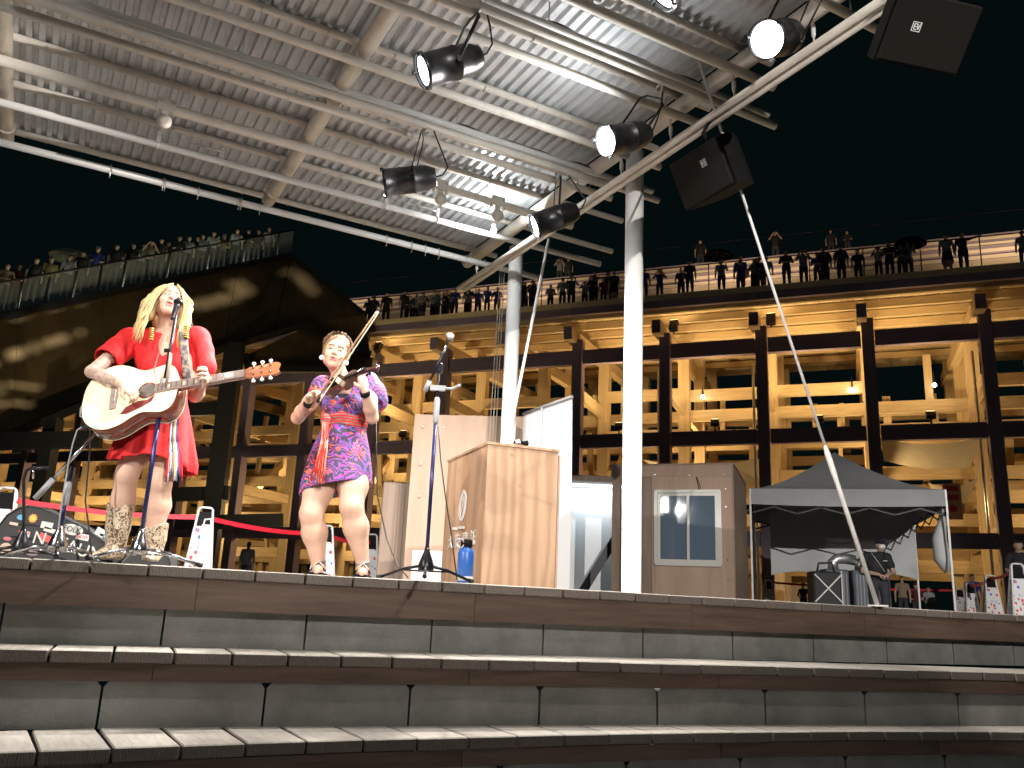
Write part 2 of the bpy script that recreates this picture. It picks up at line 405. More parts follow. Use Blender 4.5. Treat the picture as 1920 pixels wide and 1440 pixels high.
def planks(parent, E, pts, Z, depth, th, mats, gap=0.006):
    for a, b in zip(pts[:-1], pts[1:]):
        n = nrm(E, (a.x + b.x) / 2); t = (b - a).normalized(); j = random.uniform(-0.004, 0.004); z = Z + random.uniform(-0.003, 0.0)
        a2 = a + t * gap + n * j; b2 = b - t * gap + n * j; c = (a2 + b2) / 2 + n * depth / 2
        mb = MB(); c.z = z - th / 2; rot = Matrix((t, n, Vector((0, 0, 1)))).transposed()
        mb.box((0, 0, 0), ((b2 - a2).length, depth, th), bev=0.006)
        me = make_mesh(mb, 'plank', mats)
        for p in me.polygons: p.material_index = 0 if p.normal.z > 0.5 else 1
        o = bpy.data.objects.new('plank', me); link(o); o.parent = parent; o.matrix_local = BASE[parent].inverted() @ Matrix.Translation(c) @ rot.to_4x4()
def fascia(parent, E, Z, h, set_back, seg=1.7, th=0.04):
    pts = curve_pts(E, 900, 1100, 0, seg)
    for a, b in zip(pts[:-1], pts[1:]):
        n = nrm(E, (a.x + b.x) / 2); o = n * (set_back + th / 2)
        d = (b - a).normalized() * 0.0015
        mb = MB().bar(a + o + d + Vector((0, 0, Z - h / 2)), b + o - d + Vector((0, 0, Z - h / 2)), th, h); build(mb, 'fascia_board', M_fascia, parent)
def risers(parent, E, pts, ztop, zbot, back, notch):
    for a, b in zip(pts[:-1], pts[1:]):
        n = nrm(E, (a.x + b.x) / 2); t = b - a; L = t.length; t.normalize(); g = 0.006; H = ztop - zbot
        poly = [(g, 0), (L - g, 0), (L - g, H - notch), (L - g - notch * 0.8, H), (g + notch * 0.8, H), (g, H - notch)] if notch else [(g, 0), (L - g, 0), (L - g, H), (g, H)]
        mb = MB().prism(poly, a + n * back + Vector((0, 0, zbot)), t, (0, 0, 1), n * 0.08); build(mb, 'concrete_panel', M_conc, parent)
stage = thing('stage_deck', 'weathered timber stage deck with brown fascia above the concrete steps', 'stage', (1, 6, 0), kind='structure')
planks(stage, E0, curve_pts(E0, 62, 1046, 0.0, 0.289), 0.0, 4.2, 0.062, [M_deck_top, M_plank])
fascia(stage, E0, -0.064, 0.172, 0.012)
risers(stage, E0, curve_pts(E0, 175, 1170, -0.3, 0.80), -0.07, Z1 - 0.005, 0.13, 0)
st1 = thing('upper_step', 'upper timber topped concrete seating step below the stage', 'step', (1, 5.5, Z1), kind='structure')
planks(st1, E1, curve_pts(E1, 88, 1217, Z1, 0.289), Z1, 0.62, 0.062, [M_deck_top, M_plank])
fascia(st1, E1, Z1 - 0.064, 0.085, 0.010)
risers(st1, E1, curve_pts(E1, 182, 1280, Z1 - .15, 0.80), Z1 - 0.151, Z2 - 0.005, 0.035, 0.028)
st2 = thing('lower_step', 'lower timber topped concrete seating step nearest the viewer', 'step', (1, 5, Z2), kind='structure')
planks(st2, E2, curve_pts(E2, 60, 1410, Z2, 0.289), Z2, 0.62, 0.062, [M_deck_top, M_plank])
fascia(st2, E2, Z2 - 0.064, 0.085, 0.010)
risers(st2, E2, curve_pts(E2, 400, 1440, Z2 - .15, 0.80), Z2 - 0.151, Z3 - 0.005, 0.035, 0.028)
# ground: the plaza behind the stage and the sunken arena floor in front, both out to the horizon
_t = Vector((1, (E0(4) - E0(-2)) / 6, 0)).normalized(); _n = Vector((-_t.y, _t.x, 0)); _o = Vector((1, E0(1), 0))
A = _o + _n * 3.6; mb = MB()
q = [A - _t * 900, A + _t * 900, A + _t * 900 + _n * 1200, A - _t * 900 + _n * 1200]
mb.add([p + Vector((0, 0, -0.066)) for p in q], [(0, 1, 2, 3)])
g = build(mb, 'plaza_ground', M_ground); tag(g, 'grey plaza paving behind the stage', 'ground', kind='structure')
A = _o + _n * 0.30; mb = MB(); q = [A - _t * 900, A + _t * 900, A + _t * 900 - _n * 900, A - _t * 900 - _n * 900]
mb.add([p + Vector((0, 0, Z3)) for p in q], [(0, 3, 2, 1)])
g = build(mb, 'arena_floor', M_floor); tag(g, 'sunken concrete arena floor in front of the steps', 'ground', kind='structure')
# ================================================================== CANOPY of white pipes and corrugated sheet
M_pipe = mat('cream_painted_pipe', (0.70, 0.64, 0.56), 0.45, var=0.10, vscale=9, bump=0.04, bscale=60)
M_wpipe = mat('white_painted_pipe', (0.74, 0.72, 0.69), 0.38, var=0.06, vscale=7)
M_sheet = mat('galvanised_corrugated_steel', (0.64, 0.655, 0.66), 0.36, 0.30, var=0.16, vscale=3.0, bump=0.05, bscale=25, rnd=0.06)
M_zinc = mat('zinc_fittings', (0.55, 0.54, 0.52), 0.35, 0.8, var=0.1)
M_cable = mat('black_cable_rubber', (0.012, 0.012, 0.013), 0.55)
M_rope = mat('pale_rope', (0.45, 0.40, 0.33), 0.9)
ANG = math.radians(61.6); e1 = Vector((math.sin(ANG), math.cos(ANG), 0)); e2 = Vector((-math.cos(ANG), math.sin(ANG), 0))
ZB, ZP, ZL = 4.10, 4.215, 3.965              # main beams, purlins over them, pipes under them
def st(u, v, Z):
    p = onz(u, v, Z); return p.dot(e1), p.dot(e2)
def P(s, t, Z): return e1 * s + e2 * t + Vector((0, 0, Z))
canopy = thing('stage_canopy', 'white steel pipe canopy with corrugated sheet roof over the stage', 'canopy', (0, 7, 0))
# columns
c1 = at(1187, 700, 7.25); c2 = at(957.5, 700, 9.55)
for c, r in ((c1, 0.083), (c2, 0.083)):
    mb = MB(); mb.lathe([(r + .05, 0.0), (r + .05, .012), (r, .0121), (r, ZB - .06)], (c.x, c.y, -0.02), n=24); build(mb, 'column', M_wpipe, canopy)
# main beams
for a, b, s_far, s_near in (((885, 492), (1420, 85), None, None), ((512, 375), (725, 10), None, None), ((14, 255), (0, 0), None, None)):
    s = (st(*a, ZB)[0] + st(*b, ZB)[0]) / 2; t1 = st(*a, ZB)[1] + 0.05
    mb = MB().tube([P(s, t1, ZB), P(s, 0.2, ZB)], 0.072, 18)
    mb.tube([P(s, t1 - .28, ZB), P(s, t1 - .24, ZB)], 0.080, 18)
    build(mb, 'main_beam', M_pipe, canopy)
SA, SB, SC = [(st(*a, ZB)[0] + st(*b, ZB)[0]) / 2 for a, b in (((885, 492), (1420, 85)), ((512, 375), (725, 10)), ((14, 255), (0, 0)))]
sL = SC - 0.1
# purlins above the beams (they carry the sheet with J-hooks) and round pipes slung below
PUR = [((33, 235), (920, 487)), ((17, 157), (1150, 470)), ((12, 63), (1165, 415)), ((480, 118), (1120, 358)), ((480, 10), (1231, 279)), ((1000, 70), (1330, 203)), ((1173, 0), (1450, 115))]
def pipe_line(a, b, Z, r, name, m, s0=None, ext=0.0, parent=canopy):
    A = st(*a, Z); B = st(*b, Z); t = (A[1] + B[1]) / 2
    lo = s0 if s0 is not None else A[0]
    mb = MB().tube([P(lo, t, Z), P((lo + B[0]) / 2, t, Z), P(B[0] + ext, t, Z)], r, 12); o = build(mb, name, m, parent); return lo, B[0] + ext, t
purl = []
for a, b in PUR: purl.append(pipe_line(a, b, ZP, 0.033, 'purlin', M_pipe, sL))
tl = purl[-1][2]
for k in range(1, 5):                         # the roof goes on overhead, towards the audience
    t = tl - 0.72 * k; build(MB().tube([P(sL, t, ZP), P(SA + .45, t, ZP)], 0.033, 10), 'purlin', M_pipe, canopy); purl.append((sL, SA + .45, t))
SLUNG = [((0, 107), (1068, 426), 0.046), ((15, 10), (1142, 374), 0.036), ((480, 43), (1231, 317), 0.036), ((690, 0), (1330, 232), 0.036), ((1077, 0), (1450, 163), 0.038)]
for a, b, r in SLUNG: pipe_line(a, b, ZL, r, 'slung_pipe', M_pipe, sL)
# the curtain rail and the white haul pipe at the back edge
lo, hi, te = pipe_line((0, 263), (1004, 522), ZL - 0.06, 0.036, 'curtain_rail', M_wpipe, sL, 0.0)
pipe_line((0, 188), (1122, 497), ZL - 0.04, 0.034, 'haul_pipe', M_wpipe, sL)
for u in (208, 306, 310, 372, 448, 452, 487, 723, 770, 795, 820, 870, 905):       # open hooks on the curtain rail
    v = 263 + (522 - 263) * u / 1004.0; s, _ = st(u, v, ZL - .06); pts = []
    for k in range(9):
        a = math.radians(-100 + k * 40); pts.append(P(s, te + 0.036 * math.sin(a), ZL - .06 - 0.012 + 0.040 * math.cos(a)))
    pts = [P(s, te + .038, ZL - .03), P(s, te + .03, ZL - .018), P(s, te, ZL - .012), P(s, te - .03, ZL - .018), P(s, te - .04, ZL - .05), P(s, te - .04, ZL - .13), P(s, te - .025, ZL - .155), P(s, te - .005, ZL - .14)]
    build(MB().tube(pts, 0.004, 6), 'hook', M_zinc, canopy)
# J-hooks that tie the sheet to the purlins: one shared mesh
jm = MB().tube([(0, .034, .10), (0, .038, .02), (0, .034, -.02), (0, .012, -.038), (0, -.02, -.036), (0, -.036, -.012)], 0.0042, 5)
jm.lathe([(.016, 0), (.016, .006), (.006, .012)], (0, .034, .052), n=8)
jme = make_mesh(jm, 'hook_bolt', M_zinc); RZ = Matrix.Rotation(math.atan2(e1.y, e1.x), 4, 'Z')
for lo, hi, t in purl[:8]:
    s = lo + 0.15; k = 0
    while s < SA + .2:
        o = bpy.data.objects.new('hook_bolt', jme); link(o); o.parent = canopy; o.matrix_local = BASE[canopy].inverted() @ Matrix.Translation(P(s + random.uniform(-.05, .05), t, ZP)) @ RZ
        s += (0.29, 0.55)[k % 3 != 0]; k += 1
# corrugated sheets, ribs running along the main beams
tb = st(600, 391, 4.27)[1]; PITCHC = 0.098; nrib = 8; sheet_w = PITCHC * nrib; s1 = (st(1030, 372, 4.27)[0] + st(1300, 130, 4.27)[0]) / 2; t0 = tl - 3.2
prof = [(0.0, 0), (0.30, 0), (0.42, 1), (0.74, 1), (0.86, 0)]
def sheet_mesh():
    mb = MB(); pts = []
    for r in range(nrib):
        for f, h in prof: pts.append(((r + f) * PITCHC, h * 0.034))
    pts.append((nrib * PITCHC + .02, 0)); L = tb - t0; nt = 3
    vs = [(x, L * j / nt, z) for j in range(nt + 1) for x, z in pts]; n = len(pts)
    mb.add(vs, [(j * n + i, j * n + i + 1, (j + 1) * n + i + 1, (j + 1) * n + i) for j in range(nt) for i in range(n - 1)]); return make_mesh(mb, 'corrugated_sheet', M_sheet)
shm = sheet_mesh(); k = 0; s = s1 - sheet_w
while s > sL - 1.2:
    o = bpy.data.objects.new('corrugated_sheet', shm); link(o); o.parent = canopy
    o.matrix_local = BASE[canopy].inverted() @ Matrix.Translation(P(s, t0, ZP + 0.038 + 0.003 * (k % 2))) @ RZ; s -= sheet_w; k += 1
# hanging flaps / clips where pipes cross the beams
for s in (SA, SB):
    for a, b, r in SLUNG[:3]:
        t = (st(*a, ZL)[1] + st(*b, ZL)[1]) / 2
        build(MB().tube([P(s + .08 * math.cos(q), t, ZL + .08 + .09 * math.sin(q)) for q in [math.pi * k / 6 - math.pi for k in range(7)]], 0.006, 5), 'pipe_clamp', M_zinc, canopy)
# ------------------------------------------------------------------ lighting battens: twin pipes with flex, slung under the canopy
def batten(a, b, label):
    Z = ZL - 0.01; A = st(*a, Z); B = st(*b, Z); t = (A[1] + B[1]) / 2
    o = thing('lighting_batten', label, 'lighting rail', P(B[0], t, Z), group='lighting battens under the canopy')
    build(MB().tube([P(sL, t, Z), P((sL + B[0]) / 2, t, Z), P(B[0], t, Z)], 0.034, 12), 'lower_pipe', M_pipe, o)
    build(MB().tube([P(sL, t + .03, Z + .10), P((sL + B[0]) / 2, t + .03, Z + .10), P(B[0] - .05, t + .03, Z + .10)], 0.030, 12), 'upper_pipe', M_wpipe, o)
    pts = [P(sL + (B[0] - sL) * q, t + .035 + .012 * math.sin(q * 57), Z + .137 + .006 * math.sin(q * 91)) for q in np.linspace(.62, .97, 50)]
    build(MB().tube(pts, 0.007, 6), 'power_cable', M_cable, o)
    for q in (.3, .62, .93):
        s = sL + (B[0] - sL) * q; build(MB().tube([P(s, t + .03, Z + .12), P(s, t + .03, ZP + .04)], 0.006, 6), 'hanger_rod', M_zinc, o)
    return o, t, B[0]
bat1, tb1, sb1 = batten((60, -12), (1228, 380), 'twin pipe lighting batten carrying the two lower spotlights')
bat2, tb2, sb2 = batten((900, 8), (1450, 238), 'twin pipe lighting batten carrying the bright upper spotlights')
# twin rail along the front side of the canopy, hung on rods
ZR = 3.72; a = st(875, 545, ZR); b = st(1622, 8, ZR); sr_ = (a[0] + b[0]) / 2
rail = thing('hanging_rail', 'twin cream pipes hung on rods along the open side of the canopy', 'rail', P(sr_, a[1], ZR))
build(MB().tube([P(sr_ - .032, a[1], ZR), P(sr_ - .032, b[1] - 1.4, ZR)], 0.030, 12), 'rail_pipe', M_pipe, rail)
build(MB().tube([P(sr_ + .036, a[1] - .05, ZR - .01), P(sr_ + .036, b[1] - 1.4, ZR - .01)], 0.030, 12), 'rail_pipe', M_pipe, rail)
for (u, v) in ((905, 525), (1243, 270), (1155, 335), (1365, 190), (1510, 85)):
    t = st(u, v, ZR)[1]; m = build(MB().tube([P(sr_, t, ZR + .02), P(sr_, t, ZL + .02)], 0.006, 6).lathe([(.005, 0), (.016, .03), (.016, .10), (.005, .13)], P(sr_, t, ZR + .09), n=8), 'hanger_rod', M_wpipe, rail)
# pulley blocks, turnbuckle and plates
M_cream = mat('cream_bracket_paint', (0.58, 0.53, 0.45), 0.5, var=.08)
def pulley(u, v, label):
    t = (st(0, 107, ZL)[1] + st(1068, 426, ZL)[1]) / 2; s, _ = st(u, v, ZL); o = thing('pulley_block', label, 'pulley', P(s, t, ZL - .2), group='pulley blocks under the big pipe')
    mb = MB().box(P(s, t - .055, ZL + .005), (.15, .014, .11), RZ.to_3x3()); mb.box(P(s - .07, t - .03, ZL - .03), (.014, .05, .09), RZ.to_3x3()).box(P(s + .07, t - .03, ZL - .03), (.014, .05, .09), RZ.to_3x3())
    build(mb, 'bracket', M_cream, o)
    for q in (-.05, .05): build(MB().lathe([(.012, 0), (.012, .012)], P(s + q, t - .062, ZL + .03), -e2, n=6), 'bolt', M_zinc, o)
    build(MB().box(P(s, t - .04, ZL - .085), (.055, .03, .09), RZ.to_3x3()), 'fork', M_cream, o)
    build(MB().lathe([(.02, -.014), (.062, -.014), (.055, -.004), (.055, .004), (.062, .014), (.02, .014)], P(s, t - .06, ZL - .16), -e2, n=20), 'wheel', M_cream, o)
    return o
pulley(312, 200, 'round cream pulley block on the big pipe at the left of the canopy')
pulley(830, 345, 'middle cream pulley block right of the lower spotlight')
pulley(935, 378, 'cream pulley block beside the small lit bulb near the corner')
tw = (st(0, 188, ZL - .04)[1] + st(1122, 497, ZL - .04)[1]) / 2
def tpair(us, label):
    o = None
    for u in us:
        s, _ = st(u, 188 + (497 - 188) * u / 1122., ZL - .04)
        if o is None: o = thing('turnbuckle', label, 'turnbuckle', P(s, tw, ZL), group='turnbuckles along the haul pipe'); sA = s
        m = MB().box(P(s, tw - .02, ZL + .03), (.035, .012, .13), RZ.to_3x3()); m.tube([P(s, tw + .037 * math.cos(q), ZL - .04 + .037 * math.sin(q)) for q in np.linspace(0, 2 * math.pi, 13)], .006, 5)
        build(m, 'clamp_plate', M_wpipe, o); sB = s
    build(MB().tube([P(sA, tw - .03, ZL + .05), P((sA * .4 + sB * .6), tw - .03, ZL + .05)], 0.004, 6), 'cable', M_zinc, o)
    build(MB().tube([P(sA * .45 + sB * .55, tw - .03, ZL + .05), P(sA * .42 + sB * .58, tw - .03, ZL + .05), P(sA * .12 + sB * .88, tw - .03, ZL + .05), P(sB, tw - .03, ZL + .05)], [.004, .014, .014, .005], 8), 'screw_body', M_zinc, o)
tpair((296, 414), 'white turnbuckle between clamp plates under the left pulley')
tpair((722, 818), 'white turnbuckle between clamp plates under the lower spotlight')
# sloping guy pole from the canopy edge down to the stage, with a sleeve at its foot
top = onz(1306, 104, 4.2); foot = onz(1645, 1135, 0.0); foot = Vector((3.02, 7.15, 0.0)); foot = at(1646, 1138, 7.2); foot.z = 0.0
guy = thing('guy_pole', 'long thin white guy pole sloping down in front of the pop-up tent', 'guy pole', foot)
d = foot - top; build(MB().tube([top, top + d * .72], 0.0115, 10), 'rod', M_wpipe, guy)
build(MB().tube([top + d * .705, top + d * .72, top + d * .755, top + d * .77, top + d], [.0115, .023, .023, .018, .018], 12), 'sleeve', M_wpipe, guy)
build(MB().box(foot + Vector((0, 0, .006)), (.12, .12, .012)), 'foot_plate', M_wpipe, guy)
top = onz(1029, 448, 3.95); low = at(958, 800, top.y + 0.25)
foot2 = top + (low - top) * ((top.z) / (top.z - low.z))
guy2 = thing('guy_pole', 'short white brace pole leaning beside the farther canopy column', 'guy pole', foot2)
build(MB().tube([top, foot2], 0.018, 10), 'rod', M_wpipe, guy2); build(MB().box(foot2 + Vector((0, 0, .006)), (.12, .12, .012)), 'foot_plate', M_wpipe, guy2)
for k, (u0, u1) in enumerate(((938, 913), (942, 920), (946, 927))):
    a = onz(u0, 505, 3.95); b = at(u1, 790, a.y + .02); b.z = 0.35
    r = build(MB().tube([a, (a + b) / 2 + Vector((.01, 0, 0)), b], 0.005, 5), 'haul_rope', M_rope)
    tag(r, ('leftmost', 'middle', 'rightmost')[k] + ' of three thin haul ropes left of the farther column', 'rope', 'haul ropes hanging from the corner')
# ================================================================== TIMBER RING BUILDING behind the plaza
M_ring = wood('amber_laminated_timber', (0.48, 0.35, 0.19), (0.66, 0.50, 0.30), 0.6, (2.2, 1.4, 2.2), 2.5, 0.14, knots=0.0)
M_dark = wood('dark_purple_lit_timber', (0.19, 0.14, 0.19), (0.28, 0.215, 0.27), 0.6, (3, 1.2, 3), 3.0, 0.15)  # purple light of the stage floods is mixed into this timber colour
M_soff = wood('pale_soffit_boards', (0.55, 0.42, 0.24), (0.70, 0.56, 0.35), 0.65, (1, 3, 1), 2.0, 0.10)
M_steel_d = mat('dark_steel', (0.03, 0.03, 0.033), 0.5, 0.6)
M_lampglass = mat('warm_lit_lens', (1, .8, .5), 0.4, emit=(1, 0.72, 0.35), estr=5)
RE = Vector((14.21, 24.14, 0)); rd = Vector((-0.9281, 0.3723, 0)).normalized(); rn = Vector((-rd.y, rd.x, 0))
if rn.y < 0: rn = -rn
def R(s, o, z): return RE + rd * s + rn * o + Vector((0, 0, z))
def s_of(u, v, o):                                # where a pixel's ray meets the vertical plane at set-back o
    p = onpl(u, v, RE + rn * o, rn); return (p - RE).dot(rd)
ring = thing('timber_ring_building', 'long open timber frame building lit amber with a walkway on its roof', 'building', R(8, 2, 0))
ROW0 = 1.05; ROWS = [ROW0, ROW0 + 3.6, ROW0 + 7.2, ROW0 + 10.8]
cols = [s_of(u, v, ROW0) for u, v in ((1855, 700), (1632, 710), (1430, 720), (1248, 730), (1083, 740), (958, 745), (832, 750), (702, 760))]
step = (cols[-1] - cols[0]) / 7
cols = [cols[0] - step * k for k in (4, 3, 2, 1)] + cols + [cols[-1] + step * k for k in range(1, 9)]
ZE = 10.42; ZU = (8.50, 9.02); ZLB = (5.42, 5.90); ZG = (2.15, 2.6)
for i, s in enumerate(cols):
    for r, o in enumerate(ROWS):
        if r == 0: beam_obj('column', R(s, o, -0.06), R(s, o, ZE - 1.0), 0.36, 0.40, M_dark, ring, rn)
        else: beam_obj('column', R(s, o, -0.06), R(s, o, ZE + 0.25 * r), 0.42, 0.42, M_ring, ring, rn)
    # bracket beam ends sticking out under the roof edge
    beam_obj('bracket_beam', R(s + .16, 0.22, ZE - .95), R(s + .16, 12.0, ZE - .35), 0.30, 0.46, M_ring, ring)
    beam_obj('bracket_end', R(s + .16, 0.205, ZE - .95), R(s + .16, 0.219, ZE - .95), 0.30, 0.46, M_dark, ring)
for i in range(len(cols) - 1):
    a, b = cols[i], cols[i + 1]; c = (a + b) / 2
    a2, b2 = a + .21, b - .21
    if b2 < a2: a2, b2 = b + .2, a - .2
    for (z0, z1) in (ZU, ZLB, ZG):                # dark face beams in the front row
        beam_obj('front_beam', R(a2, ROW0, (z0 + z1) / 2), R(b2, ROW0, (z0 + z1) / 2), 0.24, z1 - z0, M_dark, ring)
    for r, o in enumerate(ROWS[1:], 1):
        for z in (8.05, 7.25, 6.45, 4.9, 4.1, 3.3, 1.75) if r == 1 else (8.05, 6.75, 5.6, 4.9, 3.3, 2.5, 1.75) if r == 2 else (8.6, 7.3, 6.6, 6.0, 5.1, 4.4, 3.1, 2.4):
            if (i * 7 + r * 3 + int(z * 4)) % 9 == 0: continue
            beam_obj(('inner_beam', 'mid_inner_beam', 'rear_inner_beam')[r - 1], R(a2 - .02, o + .12 * (-1) ** i, z + 0.04 * ((i + r) % 3)), R(b2 + .02, o + .12 * (-1) ** i, z + 0.04 * ((i + r) % 3)), 0.22, 0.42, M_ring, ring)  # the same inner beams in all three rows, named by row
    # roof edge: pale board over a dark beam, soffit boards and purlins
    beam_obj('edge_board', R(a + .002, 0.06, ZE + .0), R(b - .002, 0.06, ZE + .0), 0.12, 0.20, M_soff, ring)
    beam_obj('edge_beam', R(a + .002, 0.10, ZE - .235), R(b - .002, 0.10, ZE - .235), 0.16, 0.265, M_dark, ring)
    for k, o in enumerate((0.55, 1.9, 3.1, 4.4, 5.9, 7.6, 9.4)):
        beam_obj('roof_purlin', R(a + .003, o, ZE - .30 + .05 * o), R(b - .003, o, ZE - .30 + .05 * o), 0.16, 0.26, M_ring, ring)
    for k in range(9):
        x0 = a + (b - a) * k / 9; x1 = a + (b - a) * (k + 1) / 9
        m = MB(); g = 0.006
        m.add([R(x0 + g, .18, ZE - .105), R(x1 - g, .18, ZE - .105), R(x1 - g, 12.4, ZE + .52), R(x0 + g, 12.4, ZE + .52), R(x0 + g, .18, ZE - .065), R(x1 - g, .18, ZE - .065), R(x1 - g, 12.4, ZE + .56), R(x0 + g, 12.4, ZE + .56)],
              [(0, 1, 2, 3), (4, 7, 6, 5), (0, 4, 5, 1), (1, 5, 6, 2), (2, 6, 7, 3), (3, 7, 4, 0)])
        build(m, 'soffit_board', M_soff, ring)
# cross ties between the rows
for i, s in enumerate(cols):
    for r in range(3):
        for z in (7.45, 4.15, 2.7):
            if (i + r + int(z)) % 4 == 0: continue
            beam_obj('cross_beam', R(s, ROWS[r] + .2, z), R(s, ROWS[r + 1] - .2, z), 0.20, 0.40, M_ring, ring)
    if i % 2 == 0:
        beam_obj('diagonal_brace', R(s + .1, ROWS[1] + .2, 3.6), R(s + .1, ROWS[2] - .2, 6.4), 0.18, 0.26, M_ring, ring)
# extra studs, rails and conduits that crowd the frame unevenly
rs_ = random.Random(11)
for k in range(120):
    i = rs_.randrange(len(cols) - 1); r = rs_.choice((1, 1, 2, 2, 3)); q = rs_.uniform(.2, .8); s = cols[i] + (cols[i + 1] - cols[i]) * q; z0 = rs_.choice((0, 1.95, 3.5, 5.1, 6.95)); z1 = z0 + rs_.choice((1.5, 1.7, 3.0))
    beam_obj('stud', R(s, ROWS[r] + rs_.uniform(-.5, .9), z0), R(s, ROWS[r] + rs_.uniform(-.5, .9) * .0 + .2, min(z1, 9.2)), .14 + .16 * rs_.random(), .14, M_ring, ring, rn)
for k in range(16):
    i = rs_.randrange(len(cols) - 1); s = cols[i] + .35; build(MB().tube([R(s, ROWS[0] + .5, 0), R(s, ROWS[0] + .5, 8.3)], .045, 8), 'conduit', M_zinc, ring)
# plank walls of ground floor rooms inside the ring
for i in range(1, len(cols) - 1):
    a, b = cols[i], cols[i + 1]
    if i % 3 == 1: continue
    for k in range(6):
        x0 = a + (b - a) * k / 6; x1 = a + (b - a) * (k + 1) / 6
        beam_obj('wall_board', R((x0 + x1) / 2, ROWS[2] + .5, 0), R((x0 + x1) / 2, ROWS[2] + .5, 1.7 + .5 * (i % 2)), abs(x1 - x0) - .012, 0.05, M_ring, ring, rn)
# roof walkway: kerb, terraced timber benches rising behind it, railing
M_bench = wood('pale_bench_timber', (0.52, 0.42, 0.30), (0.66, 0.55, 0.42), 0.6, (2, 1, 2), 2.0, 0.10)
for i in range(len(cols) - 1):
    a, b = cols[i] + .002, cols[i + 1] - .002
    beam_obj('kerb', R(a, 0.35, ZE + .13), R(b, 0.35, ZE + .13), 0.30, 0.10, M_steel_d, ring)
    beam_obj('deck', R(a, 1.33, ZE + .15), R(b, 1.33, ZE + .15), 1.6, 0.05, M_bench, ring)
    for k in range(5):
        o = 2.3 + .5 * k; z = ZE + .39 * o + .10 + .235 * k; hh = .30 if k == 0 else .13
        beam_obj('bench_tread', R(a, o, z), R(b, o, z), 0.22, hh, M_bench, ring)
        beam_obj('bench_riser', R(a, o + .16, z + .16), R(b, o + .16, z + .16), 0.06, 0.22, M_dark, ring)
    for q in (0.0, 0.5):
        s = a + (b - a) * q; build(MB().tube([R(s, .42, ZE + .15), R(s, .42, ZE + 1.22)], 0.018, 6), 'railing_post', M_steel_d, ring)
    for z in (.62, .92, 1.22): build(MB().tube([R(a, .42, ZE + z), R(b, .42, ZE + z)], 0.010 if z < 1.2 else .02, 6), 'railing_wire', M_steel_d, ring)
    # fence line of the upper path behind the terraces
    build(MB().tube([R(a, 5.6, ZE + 4.3), R(b, 5.6, ZE + 4.3)], 0.018, 5), 'upper_rail', M_steel_d, ring)
    beam_obj('upper_path', R(a, 5.9, ZE + 3.1), R(b, 5.9, ZE + 3.1), 1.7, 0.08, M_dark, ring)
# amber floodlights clamped to the beams: housing + lens + its lamp
M_house = mat('black_floodlight_housing', (0.015, 0.015, 0.016), 0.45, 0.3)
WARM = (1.0, 0.71, 0.34)
def flood(loc, aim, label, power, cone=120, sz=(0.28, 0.16, 0.24)):
    loc = Vector(loc); o = thing('floodlight', label, 'floodlight', loc, group='amber floodlights on the timber building')
    d = (Vector(aim) - loc).normalized(); rot = d.to_track_quat('-Z', 'Y').to_matrix()
    build(MB().box(loc, sz, rot, bev=.02), 'housing', M_house, o); c = loc + d * (sz[2] / 2 + .006)
    build(MB().box(c, (sz[0] * .85, sz[1] * .8, .008), rot), 'lens', M_lampglass, o)
    build(MB().bar(loc + Vector((0, 0, -.28)), loc + Vector((0, 0, -.1)), .05, .05), 'bracket', M_house, o)
    lamp('SPOT', 'amber_lamp', c + d * .02, power, WARM, o, aim, size=.12, cone=cone, blend=.8)
    return o
spots = [(755, 805), (1340, 787), (1535, 775), (1745, 772)]
nm = ['beside the violinist', 'left of the tall white column', 'above the plywood booth', 'above the tent', 'right of the tent roof']
for k, (u, v) in enumerate(((755, 803), (1160, 793), (1340, 787), (1535, 779), (1745, 774))):
    p = onpl(u, v, RE + rn * ROW0, rn); s = (p - RE).dot(rd)
    flood(R(s, ROW0 + .05, ZLB[1] + .30), R(s + .3, ROW0 + 2.6, 9.8), 'black floodlight on the dark beam ' + nm[k], 900)
for k, (u, v) in enumerate(((710, 652), (1264, 612), (1446, 600))):      # boxes hung on the columns under the eaves
    p = onpl(u, v, RE + rn * .85, rn); s = (p - RE).dot(rd)
    flood(R(s, .78, p.z), R(s - .1, 2.5, p.z + 4), 'black floodlight box hung high on a column ' + ('near the bow tip', 'right of the white column', 'under the eaves above the booth')[k], 150, 130, (.3, .2, .42))
for k, s in enumerate(np.linspace(cols[0] + 1.5, cols[-1] - 1.5, 9)):    # lamps deep inside, most hidden by the beams
    flood(R(s, ROWS[1] + 1.8, 4.55), R(s, ROWS[1] + 2.2, 9.5), 'floodlight deep inside the timber frame, ' + ('first', 'second', 'third', 'fourth', 'fifth', 'sixth', 'seventh', 'eighth', 'ninth')[k] + ' bay from the tent end', 720, 150)
    lamp('POINT', 'bay_lamp', R(s + .6, ROWS[0] + 1.7, 3.2), 300, WARM, ring, size=.15)
for k, s in enumerate(np.linspace(cols[0] + 1, cols[-1] - 1, 7)):        # bare lamps added above the walkway to light the benches
    lamp('AREA', 'added_bench_lamp', R(s, 1.35, ZE + 2.6), 110, (1.0, .74, .46), ring, R(s, 3.4, ZE + 1.9), sx=4.2, sy=.12)
M_bulb = mat('lit_bulb', (1, .95, .85), 0.3, emit=(1, .93, .8), estr=30)
